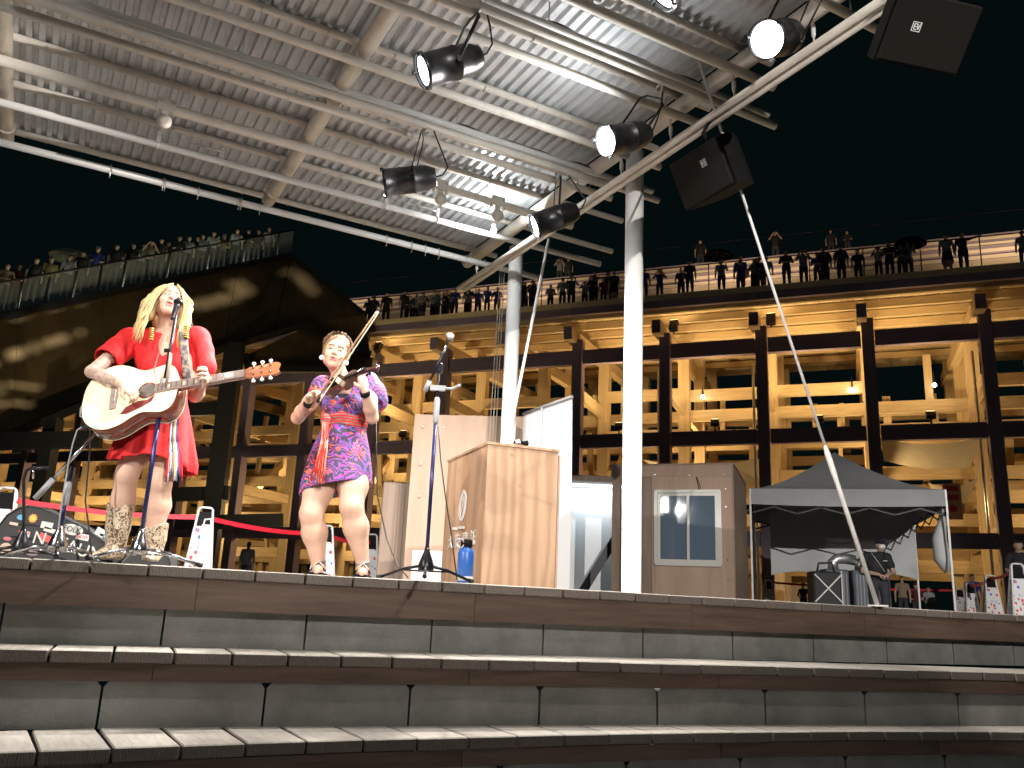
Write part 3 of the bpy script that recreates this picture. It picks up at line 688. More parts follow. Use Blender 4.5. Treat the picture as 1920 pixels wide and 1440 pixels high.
for k, (u, v) in enumerate(((1598, 731), (1752, 722), (1318, 744))):
    p = onpl(u, v, RE + rn * (ROWS[1] - .3), rn); o = thing('pendant_bulb', 'small glowing bulb inside the timber frame ' + ('right of the guy pole', 'near the last dark column', 'between the white column and the guy pole')[k], 'lamp', p, group='glowing bulbs in the ring')
    build(MB().ball(p, .07), 'globe', M_bulb, o); build(MB().tube([p + Vector((0, 0, .06)), p + Vector((0, 0, .16)), p + Vector((0, 0, .5))], [.04, .03, .01], 8), 'stem', M_house, o)
# shade sails tied between the columns
M_sail = mat('beige_shade_sail', (0.42, 0.36, 0.27), 0.9, var=.08, vscale=3)
for k, (pl, lab) in enumerate((([(1650, 822), (1848, 818), (1828, 862), (1660, 850)], 'beige shade sail stretched high behind the tent'),
                               ([(1205, 862), (1430, 858), (1440, 893), (1235, 880)], 'beige shade sail sagging above the plywood booth'),
                               ([(1740, 905), (1835, 895), (1822, 930), (1760, 918)], 'small beige shade sail right of the tent peak'))):
    p = [onpl(u, v, RE + rn * (ROW0 + .5), rn) for u, v in pl]; 
    def fs(a, b, p=p):
        q = (p[0] * (1 - a) + p[1] * a) * (1 - b) + (p[3] * (1 - a) + p[2] * a) * b; return q + rn * (1.4 * b) + Vector((0, 0, -.22 * math.sin(math.pi * a) * (1 - .3 * b)))
    mb = MB().grid(fs, 10, 4); tag(build(mb, 'shade_sail', M_sail), lab, 'shade sail', 'shade sails on the ring')

# ================================================================== BRONZE PAVILION on the left with a crowded terrace
M_bronze = mat('dark_bronze_cladding', (0.26, 0.18, 0.09), 0.22, 0.6, var=.25, vscale=1.2, bump=0.16, bscale=3, stretch=(1, 1, .3))
M_blacksteel = mat('black_steel_frame', (0.010, 0.010, 0.011), 0.5, 0.4)
pav = thing('bronze_pavilion', 'dark bronze clad pavilion with a sloping roof terrace behind the singer', 'building', at(300, 1090, 24))
# terrace edge rises and recedes to the right
PA, PB_, PC, PD = at(-160, 632, 21), at(545, 481, 31), at(683, 590, 31.5), at(-160, 888, 20.2)
pe = at(420, 652, 26.8); pf = at(562, 612, 29.6); pg = at(694, 664, 31.2)
def panel(pts, name, m, off=None, th=Vector((.06, .25, 0))):
    mb = MB(); n = len(pts); mb.add(list(pts) + [p + th for p in pts], [tuple(range(n)), tuple(range(2 * n - 1, n - 1, -1))] + [(i, n + i, n + (i + 1) % n, (i + 1) % n) for i in range(n)]); return build(mb, name, m, pav)
def lerp(a, b, t): return a + (b - a) * t
nP = 5
topL = [lerp(PA, PB_, k / nP) for k in range(nP + 1)]; 
botL = [lerp(PD, pe, k / 4) for k in range(5)] + [lerp(pe, pf, .62)]
for k in range(nP):                                # cladding panels with open joints
    g = 0.004
    a, b, c, d_ = lerp(topL[k], topL[k + 1], g), lerp(topL[k], topL[k + 1], 1 - g), lerp(botL[k], botL[k + 1], 1 - g), lerp(botL[k], botL[k + 1], g)
    panel([d_, c, b, a], 'cladding_panel', M_bronze)
panel([lerp(botL[5], PC, .004), pf, pg, PC, lerp(topL[5], PC, .01)], 'cladding_panel', M_bronze)
# darker fold: the triangular gable that hangs below, and black frame edges
tri = [at(466, 664, 28.0), pf + Vector((0, .3, 0)), at(700, 672, 31.4), at(695, 692, 31.0), at(470, 690, 28.0)]
panel([tri[4], tri[3], tri[2], tri[1], tri[0]], 'gable_panel', M_bronze, th=Vector((.1, .4, 0)))
for a, b in ((PD, pe), (pe, pf), (pf, pg), (at(462, 664, 27.9), at(470, 690, 27.9)), (at(470, 690, 27.9), at(696, 692, 30.9))):
    build(MB().bar(a + Vector((0, -.12, -.06)), b + Vector((0, -.12, -.06)), .25, .22), 'frame_edge', M_blacksteel, pav)
build(MB().bar(PA + Vector((0, -.1, .02)), PB_ + Vector((0, -.1, .02)), .3, .2), 'terrace_kerb', M_blacksteel, pav)
build(MB().bar(PB_ + Vector((0, -.05, 0)), PC + Vector((0, -.05, 0)), .3, .15), 'frame_edge', M_blacksteel, pav)
for (u0, v0, u1, Y) in ((440, 655, 410, 26.9), (100, 800, 88, 21.5)):      # black columns
    a = at(u0, v0, Y); wd = .55 if u0 > 300 else .3; build(MB().bar((a.x, a.y, -.06), (a.x, a.y, a.z + .2), wd, .4, up=(0, 1, 0)), 'column', M_blacksteel, pav)
for (u0, u1, v, Y) in ((300, 425, 770, 27), (0, 190, 828, 21.3), (300, 430, 928, 27), (330, 530, 980, 27.2)):
    a, b = at(u0, v, Y), at(u1, v - 4, Y); build(MB().bar(a, b, .2, .42), 'cross_beam', M_blacksteel, pav)
# terrace deck, glass balustrade, handrail, recessed step lights
M_tdeck = mat('terrace_deck', (0.16, 0.15, 0.10), 0.8, var=.2)
M_glass = mat('balustrade_glass', (0.75, 0.85, 0.80), 0.05, 0.0, spec=0.5, alpha=0.16)
M_steplight = mat('lit_step_light', (1, 1, .8), 0.4, emit=(0.95, 1.0, 0.66), estr=22)
back = Vector((-1.2, 3.4, .25))
mb = MB().add([PA, PB_, PB_ + back, PA + back], [(0, 1, 2, 3)]); build(mb, 'terrace_deck', M_tdeck, pav)
NB = 16
for k in range(NB):
    a = lerp(PA, PB_, k / NB + .003); b = lerp(PA, PB_, (k + 1) / NB - .003); h = Vector((0, 0, 1.02)); o = Vector((0, .12, .12))
    mb = MB().add([a + o, b + o, b + o + h, a + o + h], [(0, 1, 2, 3)]); build(mb, 'glass_panel', M_glass, pav)
    if k % 2: build(MB().tube([a + o, a + o + h], .02, 6), 'glass_post', M_zinc, pav)
build(MB().tube([PA + Vector((0, .12, 1.16)), PB_ + Vector((0, .12, 1.16))], .035, 8), 'handrail', M_blacksteel, pav)
for k, (u, v) in enumerate(((3, 597), (30, 592), (170, 560), (235, 548), (283, 533), (330, 526), (388, 512), (442, 503), (60, 580))):
    t = (u + 160) / 705.0; p = lerp(PA, PB_, t) + Vector((0, .35, .10))
    build(MB().box(p, (.26, .10, .09)), 'step_light', M_steplight, pav); lamp('POINT', 'step_lamp', p + Vector((0, .25, .25)), 6, (.95, 1, .72), pav, size=.08)

# added ground uplights, unseen, that brighten the cladding from below
for k, (u, Y) in enumerate(((60, 17.5), (250, 20.0), (480, 23.5))):
    p = at(u, 1095, Y); p.z = -.06; o = thing('added_uplight', 'added ground uplight below the bronze cladding, ' + ('leftmost', 'middle one', 'rightmost')[k] + ' of three', 'uplight', p, group='added ground uplights at the pavilion')
    build(MB().lathe([(.12, 0), (.12, .10), (.09, .14)], p, n=14), 'housing', M_house, o); build(MB().lathe([(.085, 0), (.05, .008)], p + Vector((0, 0, .14)), n=14), 'lens', M_lampglass, o)
    lamp('SPOT', 'added_uplight_lamp', p + Vector((0, 0, .17)), 1300, (1.0, .82, .5), o, p + Vector((-.8, 2.6, 5.5)), size=.08, cone=110, blend=.9)
# ================================================================== STAGE LIGHTING: par cans, each with its own lamp
M_can = mat('black_par_can', (0.014, 0.014, 0.015), 0.38, 0.3, var=.3, vscale=14, bump=.06, bscale=120)
M_lens = mat('lit_spotlight_lens', (1, 1, 1), 0.3, emit=(0.93, 0.97, 1.0), estr=9)
M_lensdim = mat('dim_spotlight_lens', (.8, .8, .8), 0.2, emit=(1, .97, .92), estr=3)
M_chrome = mat('chrome_steel', (0.62, 0.62, 0.63), 0.18, 1.0)
COOL = (1.0, 0.955, 0.90)
def cdir(r, u, f): return (_rt * r + _up * u + _fwd * f).normalized()
def par_can(lens, d, hang, label, power=0, aim=None, cone=30, blend=.35, lit=True, spill=0, leak=0, R_=0.118, L_=0.46, group='spotlights on the canopy'):
    lens = Vector(lens); d = Vector(d).normalized(); hang = Vector(hang)
    o = thing('spotlight', label, 'spotlight', lens, group=group)
    prof = [(R_ * .98, 0.0), (R_ * 1.06, .0), (R_ * 1.06, .03), (R_, .032), (R_, L_ * .55), (R_ * 1.03, L_ * .555), (R_ * 1.03, L_ * .6), (R_ * .98, L_ * .61), (R_ * .94, L_ * .82), (R_ * .70, L_ * .97), (R_ * .66, L_)]
    mb = MB(); n = 24; x, y, _ = frame_from(-d); k = len(prof); vs = []
    for r, h in prof:
        for j in range(n):
            a = 2 * math.pi * j / n; vs.append(lens - d * h + x * (r * math.cos(a)) + y * (r * math.sin(a)))
    fs = [(i * n + j, i * n + (j + 1) % n, (i + 1) * n + (j + 1) % n, (i + 1) * n + j) for i in range(k - 1) for j in range(n)] + [tuple((k - 1) * n + j for j in range(n))]
    mb.add(vs, fs, 0, True); body = build(mb, 'can', M_can, o)
    build(MB().lathe([(.001, 0), (R_ * .35, -.012), (R_ * .7, -.008), (R_ * .95, .0)][::-1], lens - d * .028, d, n=24), 'lens', M_lens if lit else M_lensdim, o)
    for j in range(3):                                            # gel-frame clips
        a = 2 * math.pi * j / 3 + .5; p = lens + x * (R_ * 1.1 * math.cos(a)) + y * (R_ * 1.1 * math.sin(a))
        build(MB().box(p, (.028, .028, .03), Matrix((x, y, d)).transposed()), 'clip', M_can, o)
    piv = lens - d * (L_ * .52); up = hang - piv; side = d.cross(up).normalized(); q = R_ * 1.14
    up_n = up.normalized(); top = hang - up_n * .075
    pts = [piv + side * q, piv + side * q + (top - piv) * .9, top + side * q * .55, top, top - side * q * .55, piv - side * q + (top - piv) * .9, piv - side * q]
    yk = build(MB().tube(pts, .013, 8, flat=.4), 'yoke', M_can, o)
    for s_ in (-1, 1): build(MB().lathe([(.02, 0), (.02, .02)], piv + side * q * s_, side * s_, n=10), 'yoke_knob', M_can, yk)
    build(MB().box(hang - up_n * .045, (.03, .03, .05)).tube([hang + e2 * .042 * math.cos(a) + Vector((0, 0, .042 * math.sin(a))) for a in np.linspace(0, 2 * math.pi, 13)], .011, 6), 'clamp', M_zinc, o)
    back = lens - d * L_; c = [back, back - d * .06 + Vector((0, 0, .01)), back - d * .10 + Vector((0, 0, .08)), (back + hang) / 2 - d * .09 + Vector((0, 0, .02)), hang + Vector((0, 0, .03)) - d * .05]
    sm = []
    for i in range(len(c) - 1):
        for t in (0, .33, .66): sm.append(c[i].lerp(c[i + 1], t))
    build(MB().tube(sm + [c[-1]], .007, 6), 'cable', M_cable, o)
    if leak: lamp('POINT', 'leak_lamp', lens + d * .10 + Vector((0, 0, .05)), leak, (.93, .97, 1), o, size=.06)
    if spill: lamp('SPOT', 'added_fill_lamp', lens + d * .03, spill, COOL, o, lens + d * .6 + Vector((0, 0, -1)), size=.09, cone=165, blend=.6)  # extra wide lamp added to brighten deck and treads, beyond the can's beam
    if power: lamp('SPOT', 'spot_lamp', lens + d * .03, power, COOL, o, aim if aim is not None else lens + d * 3, size=.08, cone=cone, blend=blend)
    return o
ZBT = ZL - 0.01
def on_bat(u, v): return onz(u, v, ZBT)
SING = Vector((-2.0, 5.2, 1.0)); VIOL = Vector((-1.1, 5.75, .9)); LECT = Vector((.1, 6.9, .5))
def par_px(lu, lv, hu, hv, d, drop, label, **kw):
    h = on_bat(hu, hv); lens = at(lu, lv, h.y); dep = h.y
    return par_can(lens, d, h, label, **kw)
par_px(790, 134, 897, 14, cdir(-.86, -.36, -.36), .3, 'black par can with a bright lens high over the stage centre', power=500, aim=SING, cone=34)
par_px(1134, 265, 1236, 168, cdir(-.80, -.28, -.52), .3, 'bright black par can in front of the thick white column', power=500, aim=VIOL, cone=34, spill=520, leak=45)
par_px(1436, 74, 1530, -60, cdir(-.62, -.34, -.72), .3, 'brightest black par can beside the upper loudspeaker', power=500, spill=270,  aim=SING + Vector((.4, 0, 0)), cone=36)
par_px(719, 343, 797, 238, cdir(-.985, -.14, -.10), .3, 'black par can hanging lowest left, seen side on', spill=1150)
par_px(1000, 424, 1047, 322, cdir(-.90, -.36, -.22), .3, 'black par can hanging above the canopy corner', spill=620)
# an added row above the picture, nearer the audience, stands in for unseen rig lights
h = P(2.4, tb2 - 1.05, ZBT)
bat3, tb3, sb3 = None, tb2 - 1.3, sb2
b3 = thing('lighting_batten', 'added twin pipe lighting batten nearest the audience above the picture', 'lighting rail', P(sb3, tb3, ZBT), group='lighting battens under the canopy')
build(MB().tube([P(sL, tb3, ZBT), P(sb3, tb3, ZBT)], .034, 12), 'lower_pipe', M_pipe, b3)
for q in (.2, .55, .9): build(MB().tube([P(sL + (sb3 - sL) * q, tb3, ZBT), P(sL + (sb3 - sL) * q, tb3, ZP)], .006, 6), 'hanger_rod', M_zinc, b3)
for k, (s, aim, pw, cn) in enumerate(((SB - .3, SING + Vector((0, 0, .1)), 350, 24), (SB + 1.2, SING + Vector((.2, 0, .1)), 300, 24), (SB - 1.3, VIOL, 400, 26), (SB + .7, Vector((5.4, 7.1, -.7)), 1100, 34))):
    hp = P(s, tb3, ZBT); d = (aim - hp).normalized(); par_can(hp + d * .2 + Vector((0, 0, -.32)), d, hp, 'black par can on the added audience side batten, ' + ('first', 'second', 'third', 'fourth')[k] + ' from the left', power=pw, aim=aim, cone=cn, blend=.5)
# audience floodlight masts: the booth window mirrors the first; added barn doors spare steps and canopy
def flood_mast(L_, foot_z, edgeA, edgeB, aim, power, label, lensr=.5, cone=70, top=2.75):
    o = thing('floodlight_mast', label, 'floodlight', (L_.x, L_.y, foot_z), group='floodlight masts in the audience')
    d = (aim - L_).normalized()
    build(MB().lathe([(.30, 0), (.30, .03), (.05, .031), (.045, L_.z - foot_z - .35)], (L_.x, L_.y, foot_z), n=14), 'mast', M_can, o)
    build(MB().lathe([(lensr * .7, 0), (lensr, .12), (lensr * 1.05, .34)], L_ - d * .36, d, n=24), 'housing', M_can, o)
    build(MB().lathe([(lensr * .97, 0), (lensr * .6, .015), (.002, .02)], L_ - d * .018, d, n=24), 'lens', mat('floodlight_lens', (1, 1, 1), .3, emit=(.97, .98, 1.0), estr=70), o)
    dA, dB = (edgeA - L_).normalized(), (edgeB - L_).normalized(); k = .75
    A, B_ = L_ + dA * k, L_ + dB * k; ex = (B_ - A) * .8
    build(MB().add([A - ex, B_ + ex, B_ + ex - UPZ0 * .8, A - ex - UPZ0 * .8, A - ex - d * .01, B_ + ex - d * .01, B_ + ex - UPZ0 * .8 - d * .01, A - ex - UPZ0 * .8 - d * .01], [(0, 1, 2, 3), (7, 6, 5, 4), (0, 4, 5, 1), (2, 6, 7, 3)]), 'added_barn_door', M_can, o)
    dA, dB = (edgeA + UPZ0 * top - L_).normalized(), (edgeB + UPZ0 * top - L_).normalized(); A2, B2 = L_ + dA * k, L_ + dB * k; ex = (B2 - A2) * .8
    build(MB().add([A2 - ex, B2 + ex, B2 + ex + UPZ0 * .6, A2 - ex + UPZ0 * .6, A2 - ex - d * .01, B2 + ex - d * .01, B2 + ex + UPZ0 * .6 - d * .01, A2 - ex + UPZ0 * .6 - d * .01], [(3, 2, 1, 0), (4, 5, 6, 7), (1, 5, 4, 0), (3, 7, 6, 2)]), 'added_barn_door', M_can, o)
    build(MB().tube([L_ - d * .1 - UPZ0 * .2, A.lerp(B_, .5) - UPZ0 * .3], .01, 6), 'door_arm', M_can, o)
    lamp('SPOT', 'flood_lamp', L_ + d * .04, power, COOL, o, aim, size=.035, cone=cone, blend=.5); return o
UPZ0 = Vector((0, 0, 1))
flood_mast(Vector((-6.02, -1.13, 3.75)), Z3, Vector((-2.7, E0(-2.7), 0.12)), Vector((4.4, E0(4.4), .12)), Vector((-1.3, 6.0, 1.1)), 2700, 'tall floodlight mast in the audience mirrored in the booth window')
flood_mast(Vector((6.0, -13.0, 6.4)), Z3, Vector((-2.7, E0(-2.7), .08)), Vector((4.4, E0(4.4), .08)), Vector((2.6, 12.5, 1.0)), 19000, 'added floodlight mast out of view behind the audience on the tent side', cone=40, top=3.75)  # added mast, out of view, brightening booth, tent and lectern
# added projector, out of view: its slotted plate mimics pale reflections on the bronze pavilion
def projector(L_, label, patches, power):
    o = thing('added_patch_projector', label, 'projector', (L_.x, L_.y, Z3)); tg = Vector((0, 0, 0)); n_ = 0
    polys = []
    for pl in patches:
        pts = []
        for (u, v) in pl:
            t = min(max((u + 160) / 705.0, 0), 1.2); p = at(u, v, 20.6 + 10.4 * t); pts.append(p); tg += p; n_ += 1
        polys.append(pts)
    tg /= n_; d = (tg - L_).normalized(); x, y, _ = frame_from(d); k = .8; c = L_ + d * k
    def pr(p): q = p - L_; q = q * (k / q.dot(d)); return q.dot(x), q.dot(y)
    P2 = [[pr(p) for p in pl] for pl in polys]; al = [q for pl in P2 for q in pl]; x0, x1 = min(q[0] for q in al) - .02, max(q[0] for q in al) + .02; y0, y1 = min(q[1] for q in al) - .02, max(q[1] for q in al) + .02
    def inside(a, b, pl):
        r = False; j = len(pl) - 1
        for i in range(len(pl)):
            if (pl[i][1] > b) != (pl[j][1] > b) and a < (pl[j][0] - pl[i][0]) * (b - pl[i][1]) / (pl[j][1] - pl[i][1]) + pl[i][0]: r = not r
            j = i
        return r
    nx, ny = 170, 90; mb = MB(); vs = [c + x * (x0 + (x1 - x0) * i / nx) + y * (y0 + (y1 - y0) * j / ny) for i in range(nx + 1) for j in range(ny + 1)]; fs = []
    for i in range(nx):
        for j in range(ny):
            a, b = x0 + (x1 - x0) * (i + .5) / nx, y0 + (y1 - y0) * (j + .5) / ny
            if not any(inside(a, b, pl) for pl in P2): fs.append((i * (ny + 1) + j, (i + 1) * (ny + 1) + j, (i + 1) * (ny + 1) + j + 1, i * (ny + 1) + j + 1))
    mb.add(vs, fs); build(mb, 'slotted_plate', M_can, o)
    build(MB().lathe([(.25, 0), (.25, .03), (.05, .031), (.045, L_.z - Z3 - .2)], (L_.x, L_.y, Z3), n=14), 'mast', M_can, o)
    bx_ = max(x1 - x0, y1 - y0); m = MB(); q = [(x0, y0), (x1, y0), (x1, y1), (x0, y1)]
    for i in range(4): a, b = q[i], q[(i + 1) % 4]; m.add([L_ - d * .1 + x * a[0] * .15 + y * a[1] * .15, L_ - d * .1 + x * b[0] * .15 + y * b[1] * .15, c + x * b[0] + y * b[1], c + x * a[0] + y * a[1]], [(0, 1, 2, 3)])
    build(m, 'hood', M_can, o); build(MB().lathe([(.04, 0), (.06, .12)], L_ - d * .24, d, n=14), 'lamp_housing', M_can, o)
    lamp('SPOT', 'added_patch_lamp', L_, power, (1.0, .97, .86), o, tg, size=.006, cone=80, blend=.1)
PT = [[(441, 532), (472, 531), (502, 553), (494, 566), (470, 560)], [(400, 570), (428, 565), (436, 586), (410, 590)], [(428, 562), (448, 559), (462, 578), (444, 582)], [(452, 556), (462, 555), (482, 571), (470, 576)], [(384, 574), (394, 573), (402, 588), (394, 590)], [(366, 578), (372, 578), (376, 592), (367, 592)],
      [(534, 511), (554, 508), (562, 516), (545, 517)], [(563, 512), (578, 518), (600, 538), (617, 560), (611, 561), (590, 544), (566, 526)], [(42, 668), (80, 662), (86, 680), (55, 686)], [(92, 655), (100, 655), (112, 670), (104, 674)], [(116, 648), (134, 646), (146, 660), (128, 664)], [(142, 641), (160, 638), (168, 652), (150, 656)], [(186, 632), (194, 630), (198, 642), (190, 644)], [(0, 688), (20, 684), (28, 698), (4, 704)],
      [(43, 604), (78, 597), (79, 600), (44, 608)], [(112, 588), (138, 583), (139, 586), (113, 591)], [(172, 576), (186, 573), (187, 576), (173, 579)], [(0, 742), (60, 748), (120, 758), (119, 761), (60, 752), (0, 746)], [(0, 763), (70, 772), (118, 776), (118, 779), (70, 776), (0, 767)], [(0, 728), (90, 737), (150, 744), (150, 747), (90, 741), (0, 732)]]
projector(Vector((-10.0, 2.0, 2.6)), 'added unseen slotted projector left of the audience, casting reflection-like patches', PT, 85000)
# small bare bulb at the corner pulley
p = onz(926, 432, ZL - .1); o = thing('work_light', 'small glaring white bulb by the corner pulley', 'lamp', p)
build(MB().ball(p, .032), 'bulb', M_lens, o); build(MB().lathe([(.02, 0), (.024, .05), (.01, .06)], p + Vector((0, 0, .02)), n=10), 'socket', M_wpipe, o)
lamp('POINT', 'bulb_lamp', p + Vector((-.05, -.05, .0)), 38, (.92, .97, 1), o, size=.04)
# ------------------------------------------------------------------ loudspeakers
M_spk = mat('black_speaker_cabinet', (0.010, 0.0095, 0.009), 0.7, var=.3, vscale=20, spec=.08)
M_grille = mat('speaker_grille_mesh', (0.011, 0.0095, 0.008), 0.6, 0.0, var=.35, vscale=160, bump=.3, bscale=400, spec=.08)
M_badge = mat('badge_silver', (0.75, 0.75, 0.76), 0.35)
def speaker(c, fx, nrm_, W, H, D, label, badge):
    """front centre c, horizontal axis fx, facing nrm_"""
    fx = Vector(fx).normalized(); n = (Vector(nrm_) - fx * Vector(nrm_).dot(fx)).normalized(); up = n.cross(fx)
    if up.z < 0: up = -up
    o = thing('loudspeaker', label, 'loudspeaker', c, group='loudspeakers hung from the canopy rail')
    c = Vector(c); mb = MB(); a = [(-W / 2, 0), (W / 2, 0), (W * .42, -D * .55), (W * .24, -D), (-W * .24, -D), (-W * .42, -D * .55)]
    mb.prism([(p[0], p[1]) for p in a], c - up * H / 2 - n * .02, fx, n, up * H); build(mb, 'cabinet', M_spk, o)
    rot = Matrix((fx, up, n)).transposed()
    g = build(MB().box(c, (W * .96, H * .97, .03), rot, bev=.012), 'grille', M_grille, o)
    b = c + fx * badge[0] + up * badge[1] + n * .018
    bd = build(MB().box(b + up * .026, (.056, .004, .003), rot).box(b - up * .026, (.056, .004, .003), rot).box(b + fx * .026, (.004, .056, .003), rot).box(b - fx * .026, (.004, .056, .003), rot), 'badge', M_badge, o)
    mk = MB(); 
    for (x0, y0, x1, y1) in ((-.014, .016, -.014, -.016), (-.014, .016, .004, .016), (-.014, 0, .002, 0), (-.014, -.016, .004, -.016), (.004, .016, .012, -.016), (.012, -.016, .020, .016)):
        mk.bar(b + fx * x0 + up * y0, b + fx * x1 + up * y1, .005, .003, up=n)
    build(mk, 'badge_mark', M_badge, bd)
    return o, n, up
rp = onz(1330, 262, ZR - .1)
sc = onpl(1314, 322, P(sr_ - .1, 0, 0), e1)
nS = (-e1 * .90 + Vector((0, 0, -.44)))
spk, n_, u_ = speaker(sc + Vector((0, 0, -.02)), e2, nS, .58, .40, .36, 'large black loudspeaker hung on the rail right of the white column', (-.08, .06))
build(MB().tube([sc - n_ * .2 + u_ * .1, sc - n_ * .18 + u_ * .3, P(sr_, sc.dot(e2), ZR)], .016, 8), 'bracket', M_spk, spk)
s2 = at(1742, 62, 4.6)
spk2, n2_, u2_ = speaker(s2, cdir(.985, -.16, .10), cdir(-.12, -.45, -.90), .56, .42, .38, 'dark loudspeaker hung at the top right corner', (-.10, .02))
build(MB().tube([s2 - n2_ * .2 + u2_ * .1, s2 - n2_ * .2 + u2_ * .35, P(sr_, s2.dot(e2), ZR)], .016, 8), 'bracket', M_spk, spk2)
# ================================================================== THINGS ON AND BEHIND THE STAGE
M_ply = wood('fir_plywood', (0.35, 0.215, 0.13), (0.45, 0.295, 0.19), 0.55, (5, 5, .8), 1.6, 0.04, knots=.55, kcol=(.20, .11, .06), ring=.7, kscale=3.2)
M_ply2 = wood('pinkish_plywood', (0.35, 0.24, 0.175), (0.43, 0.305, 0.23), 0.6, (6, 6, .6), 1.4, 0.04, knots=.5, kcol=(.18, .11, .08), kscale=6.0)
M_plyd = wood('brown_cabinet_wood', (0.20, 0.145, 0.11), (0.30, 0.22, 0.17), 0.6, (5, 5, .6), 1.5, 0.04)
M_white = mat('white_plastic', (0.78, 0.78, 0.77), 0.4)
M_banner = mat('white_banner_cloth', (0.74, 0.75, 0.76), 0.75, var=.03, vscale=2)
M_grey = mat('grey_plastic', (0.30, 0.30, 0.31), 0.45)
M_screw = mat('bright_screw_heads', (0.8, 0.78, 0.74), 0.25, 0.8)
UPZ = Vector((0, 0, 1))
# ---- lectern
Zt = at(915, 828, 6.75).z; kA = onz(915, 828, Zt); kB = onz(1047.5, 850, Zt); kC = onz(840.5, 852, Zt)

def reach(a, d, u):                                     # how far along d from a the picture column u lies
    lo_, hi_ = .05, 1.6
    for _ in range(40):
        m_ = (lo_ + hi_) / 2; lo_, hi_ = (m_, hi_) if abs(px(a + d * m_)[0] - px(a)[0]) < abs(u - px(a)[0]) else (lo_, m_)
    return a + d * lo_
_d = (kB - kA).normalized(); _d = Vector((.93, .36, 0)).normalized(); kB = reach(kA, _d, 1047.5); kC = reach(kA, Vector((-.36, .93, 0)).normalized(), 840.5)
print('lectern', kA, kB, kC, (kB - kA).length, (kC - kA).length)
kD = kB + (kC - kA)
lec = thing('lectern', 'fir plywood lectern with white logo and lettering at centre stage', 'lectern', (kA + kD) / 2 * 1.0 - UPZ * Zt)
def slab(pts, z0, z1):
    mb = MB(); n = len(pts); mb.add([Vector((p.x, p.y, z0)) for p in pts] + [Vector((p.x, p.y, z1)) for p in pts], [tuple(range(n))[::-1], tuple(range(n, 2 * n))] + [(i, (i + 1) % n, n + (i + 1) % n, n + i) for i in range(n)]); return mb
def face_frame(a, b):
    x = (b - a).normalized(); nn = x.cross(UPZ); return x, nn
def wallpanel(a, b, z0, z1, th=.02, inset=0.0):
    x = (b - a).normalized(); n = Vector((x.y, -x.x, 0)); a = a + x * inset; b = b - x * inset
    return slab([a, b, b - n * th, a - n * th], z0, z1)
ctr = (kA + kD) / 2
for nm_, a, b in (('front_panel', kA, kB), ('logo_panel', kC, kA), ('back_panel', kB, kD), ('side_panel', kD, kC)):
    build(wallpanel(a, b, 0.0, Zt - .022, inset=.0015), nm_, M_ply, lec)
ov = .012; top = [p + (p - ctr).normalized() * ov for p in (kA, kB, kD, kC)]; top = [Vector((p.x, p.y, 0)) for p in top]
build(slab(top, Zt - .02, Zt), 'top', M_ply, lec)
build(slab([kB + (kB - kA).normalized() * .004, kB + (kB - kA).normalized() * .02, kD + (kB - kA).normalized() * .02, kD + (kB - kA).normalized() * .004], 0, Zt * .96), 'edge_strip', M_ply2, lec)
x, n = (kA - kC).normalized(), None; n = Vector((x.y, -x.x, 0))
def onface(u, v): return onpl(u, v, kC, n)
# the oval loop logo
lo = MB(); c0 = onface(868, 948) + n * .003; a_, b_ = .062, .112; th = math.radians(-14); pts = []
for k in range(41):
    t = math.radians(100 + k * 9.6); wv = .021 - .012 * max(0, (k - 30) / 10)
    px_, py_ = a_ * math.cos(t), b_ * math.sin(t); pts.append((px_ * math.cos(th) - py_ * math.sin(th), px_ * math.sin(th) + py_ * math.cos(th), wv))
pts = [(.018, .118, .008), (-.01, .116, .016)] + pts[3:] + [(.010, .03, .013), (-.008, -.02, .011), (-.022, -.062, .006)]
for p, q in zip(pts[:-1], pts[1:]): lo.bar(c0 + x * p[0] + UPZ * p[1], c0 + x * q[0] + UPZ * q[1], (p[2] + q[2]) , .006, up=n)
build(lo, 'logo', M_white, lec)
for (u0, u1, v) in ((849, 858, 991), (860, 871, 989)):
    build(MB().bar(onface(u0, v) + n * .003, onface(u1, v) + n * .003, .006, .022, up=UPZ), 'logo_bar', M_white, lec)
for ch, u, v in (('大', 845, 1018), ('東', 858, 1016), ('建', 872, 1013), ('託', 887, 1010)):
    build(text_mesh(ch, .125, None, onface(u, v) + n * .003, x, UPZ, .006, sx=1.0), 'lettering', M_white, lec)
# camera-like silver gadget on the lectern
g0 = onz(972, 833, Zt + .02); gad = thing('silver_gadget', 'small silver round gadget lying on top of the lectern', 'gadget', Vector((g0.x, g0.y, Zt)))
build(MB().lathe([(.03, 0), (.045, .02), (.04, .045), (.02, .055)], (g0.x, g0.y, Zt), n=14), 'body', M_chrome, gad); build(MB().lathe([(.022, 0), (.022, .03), (.015, .035)], Vector((g0.x + .045, g0.y - .02, Zt + .024)), (1, -.5, .1), n=12), 'nozzle', M_spk, gad)
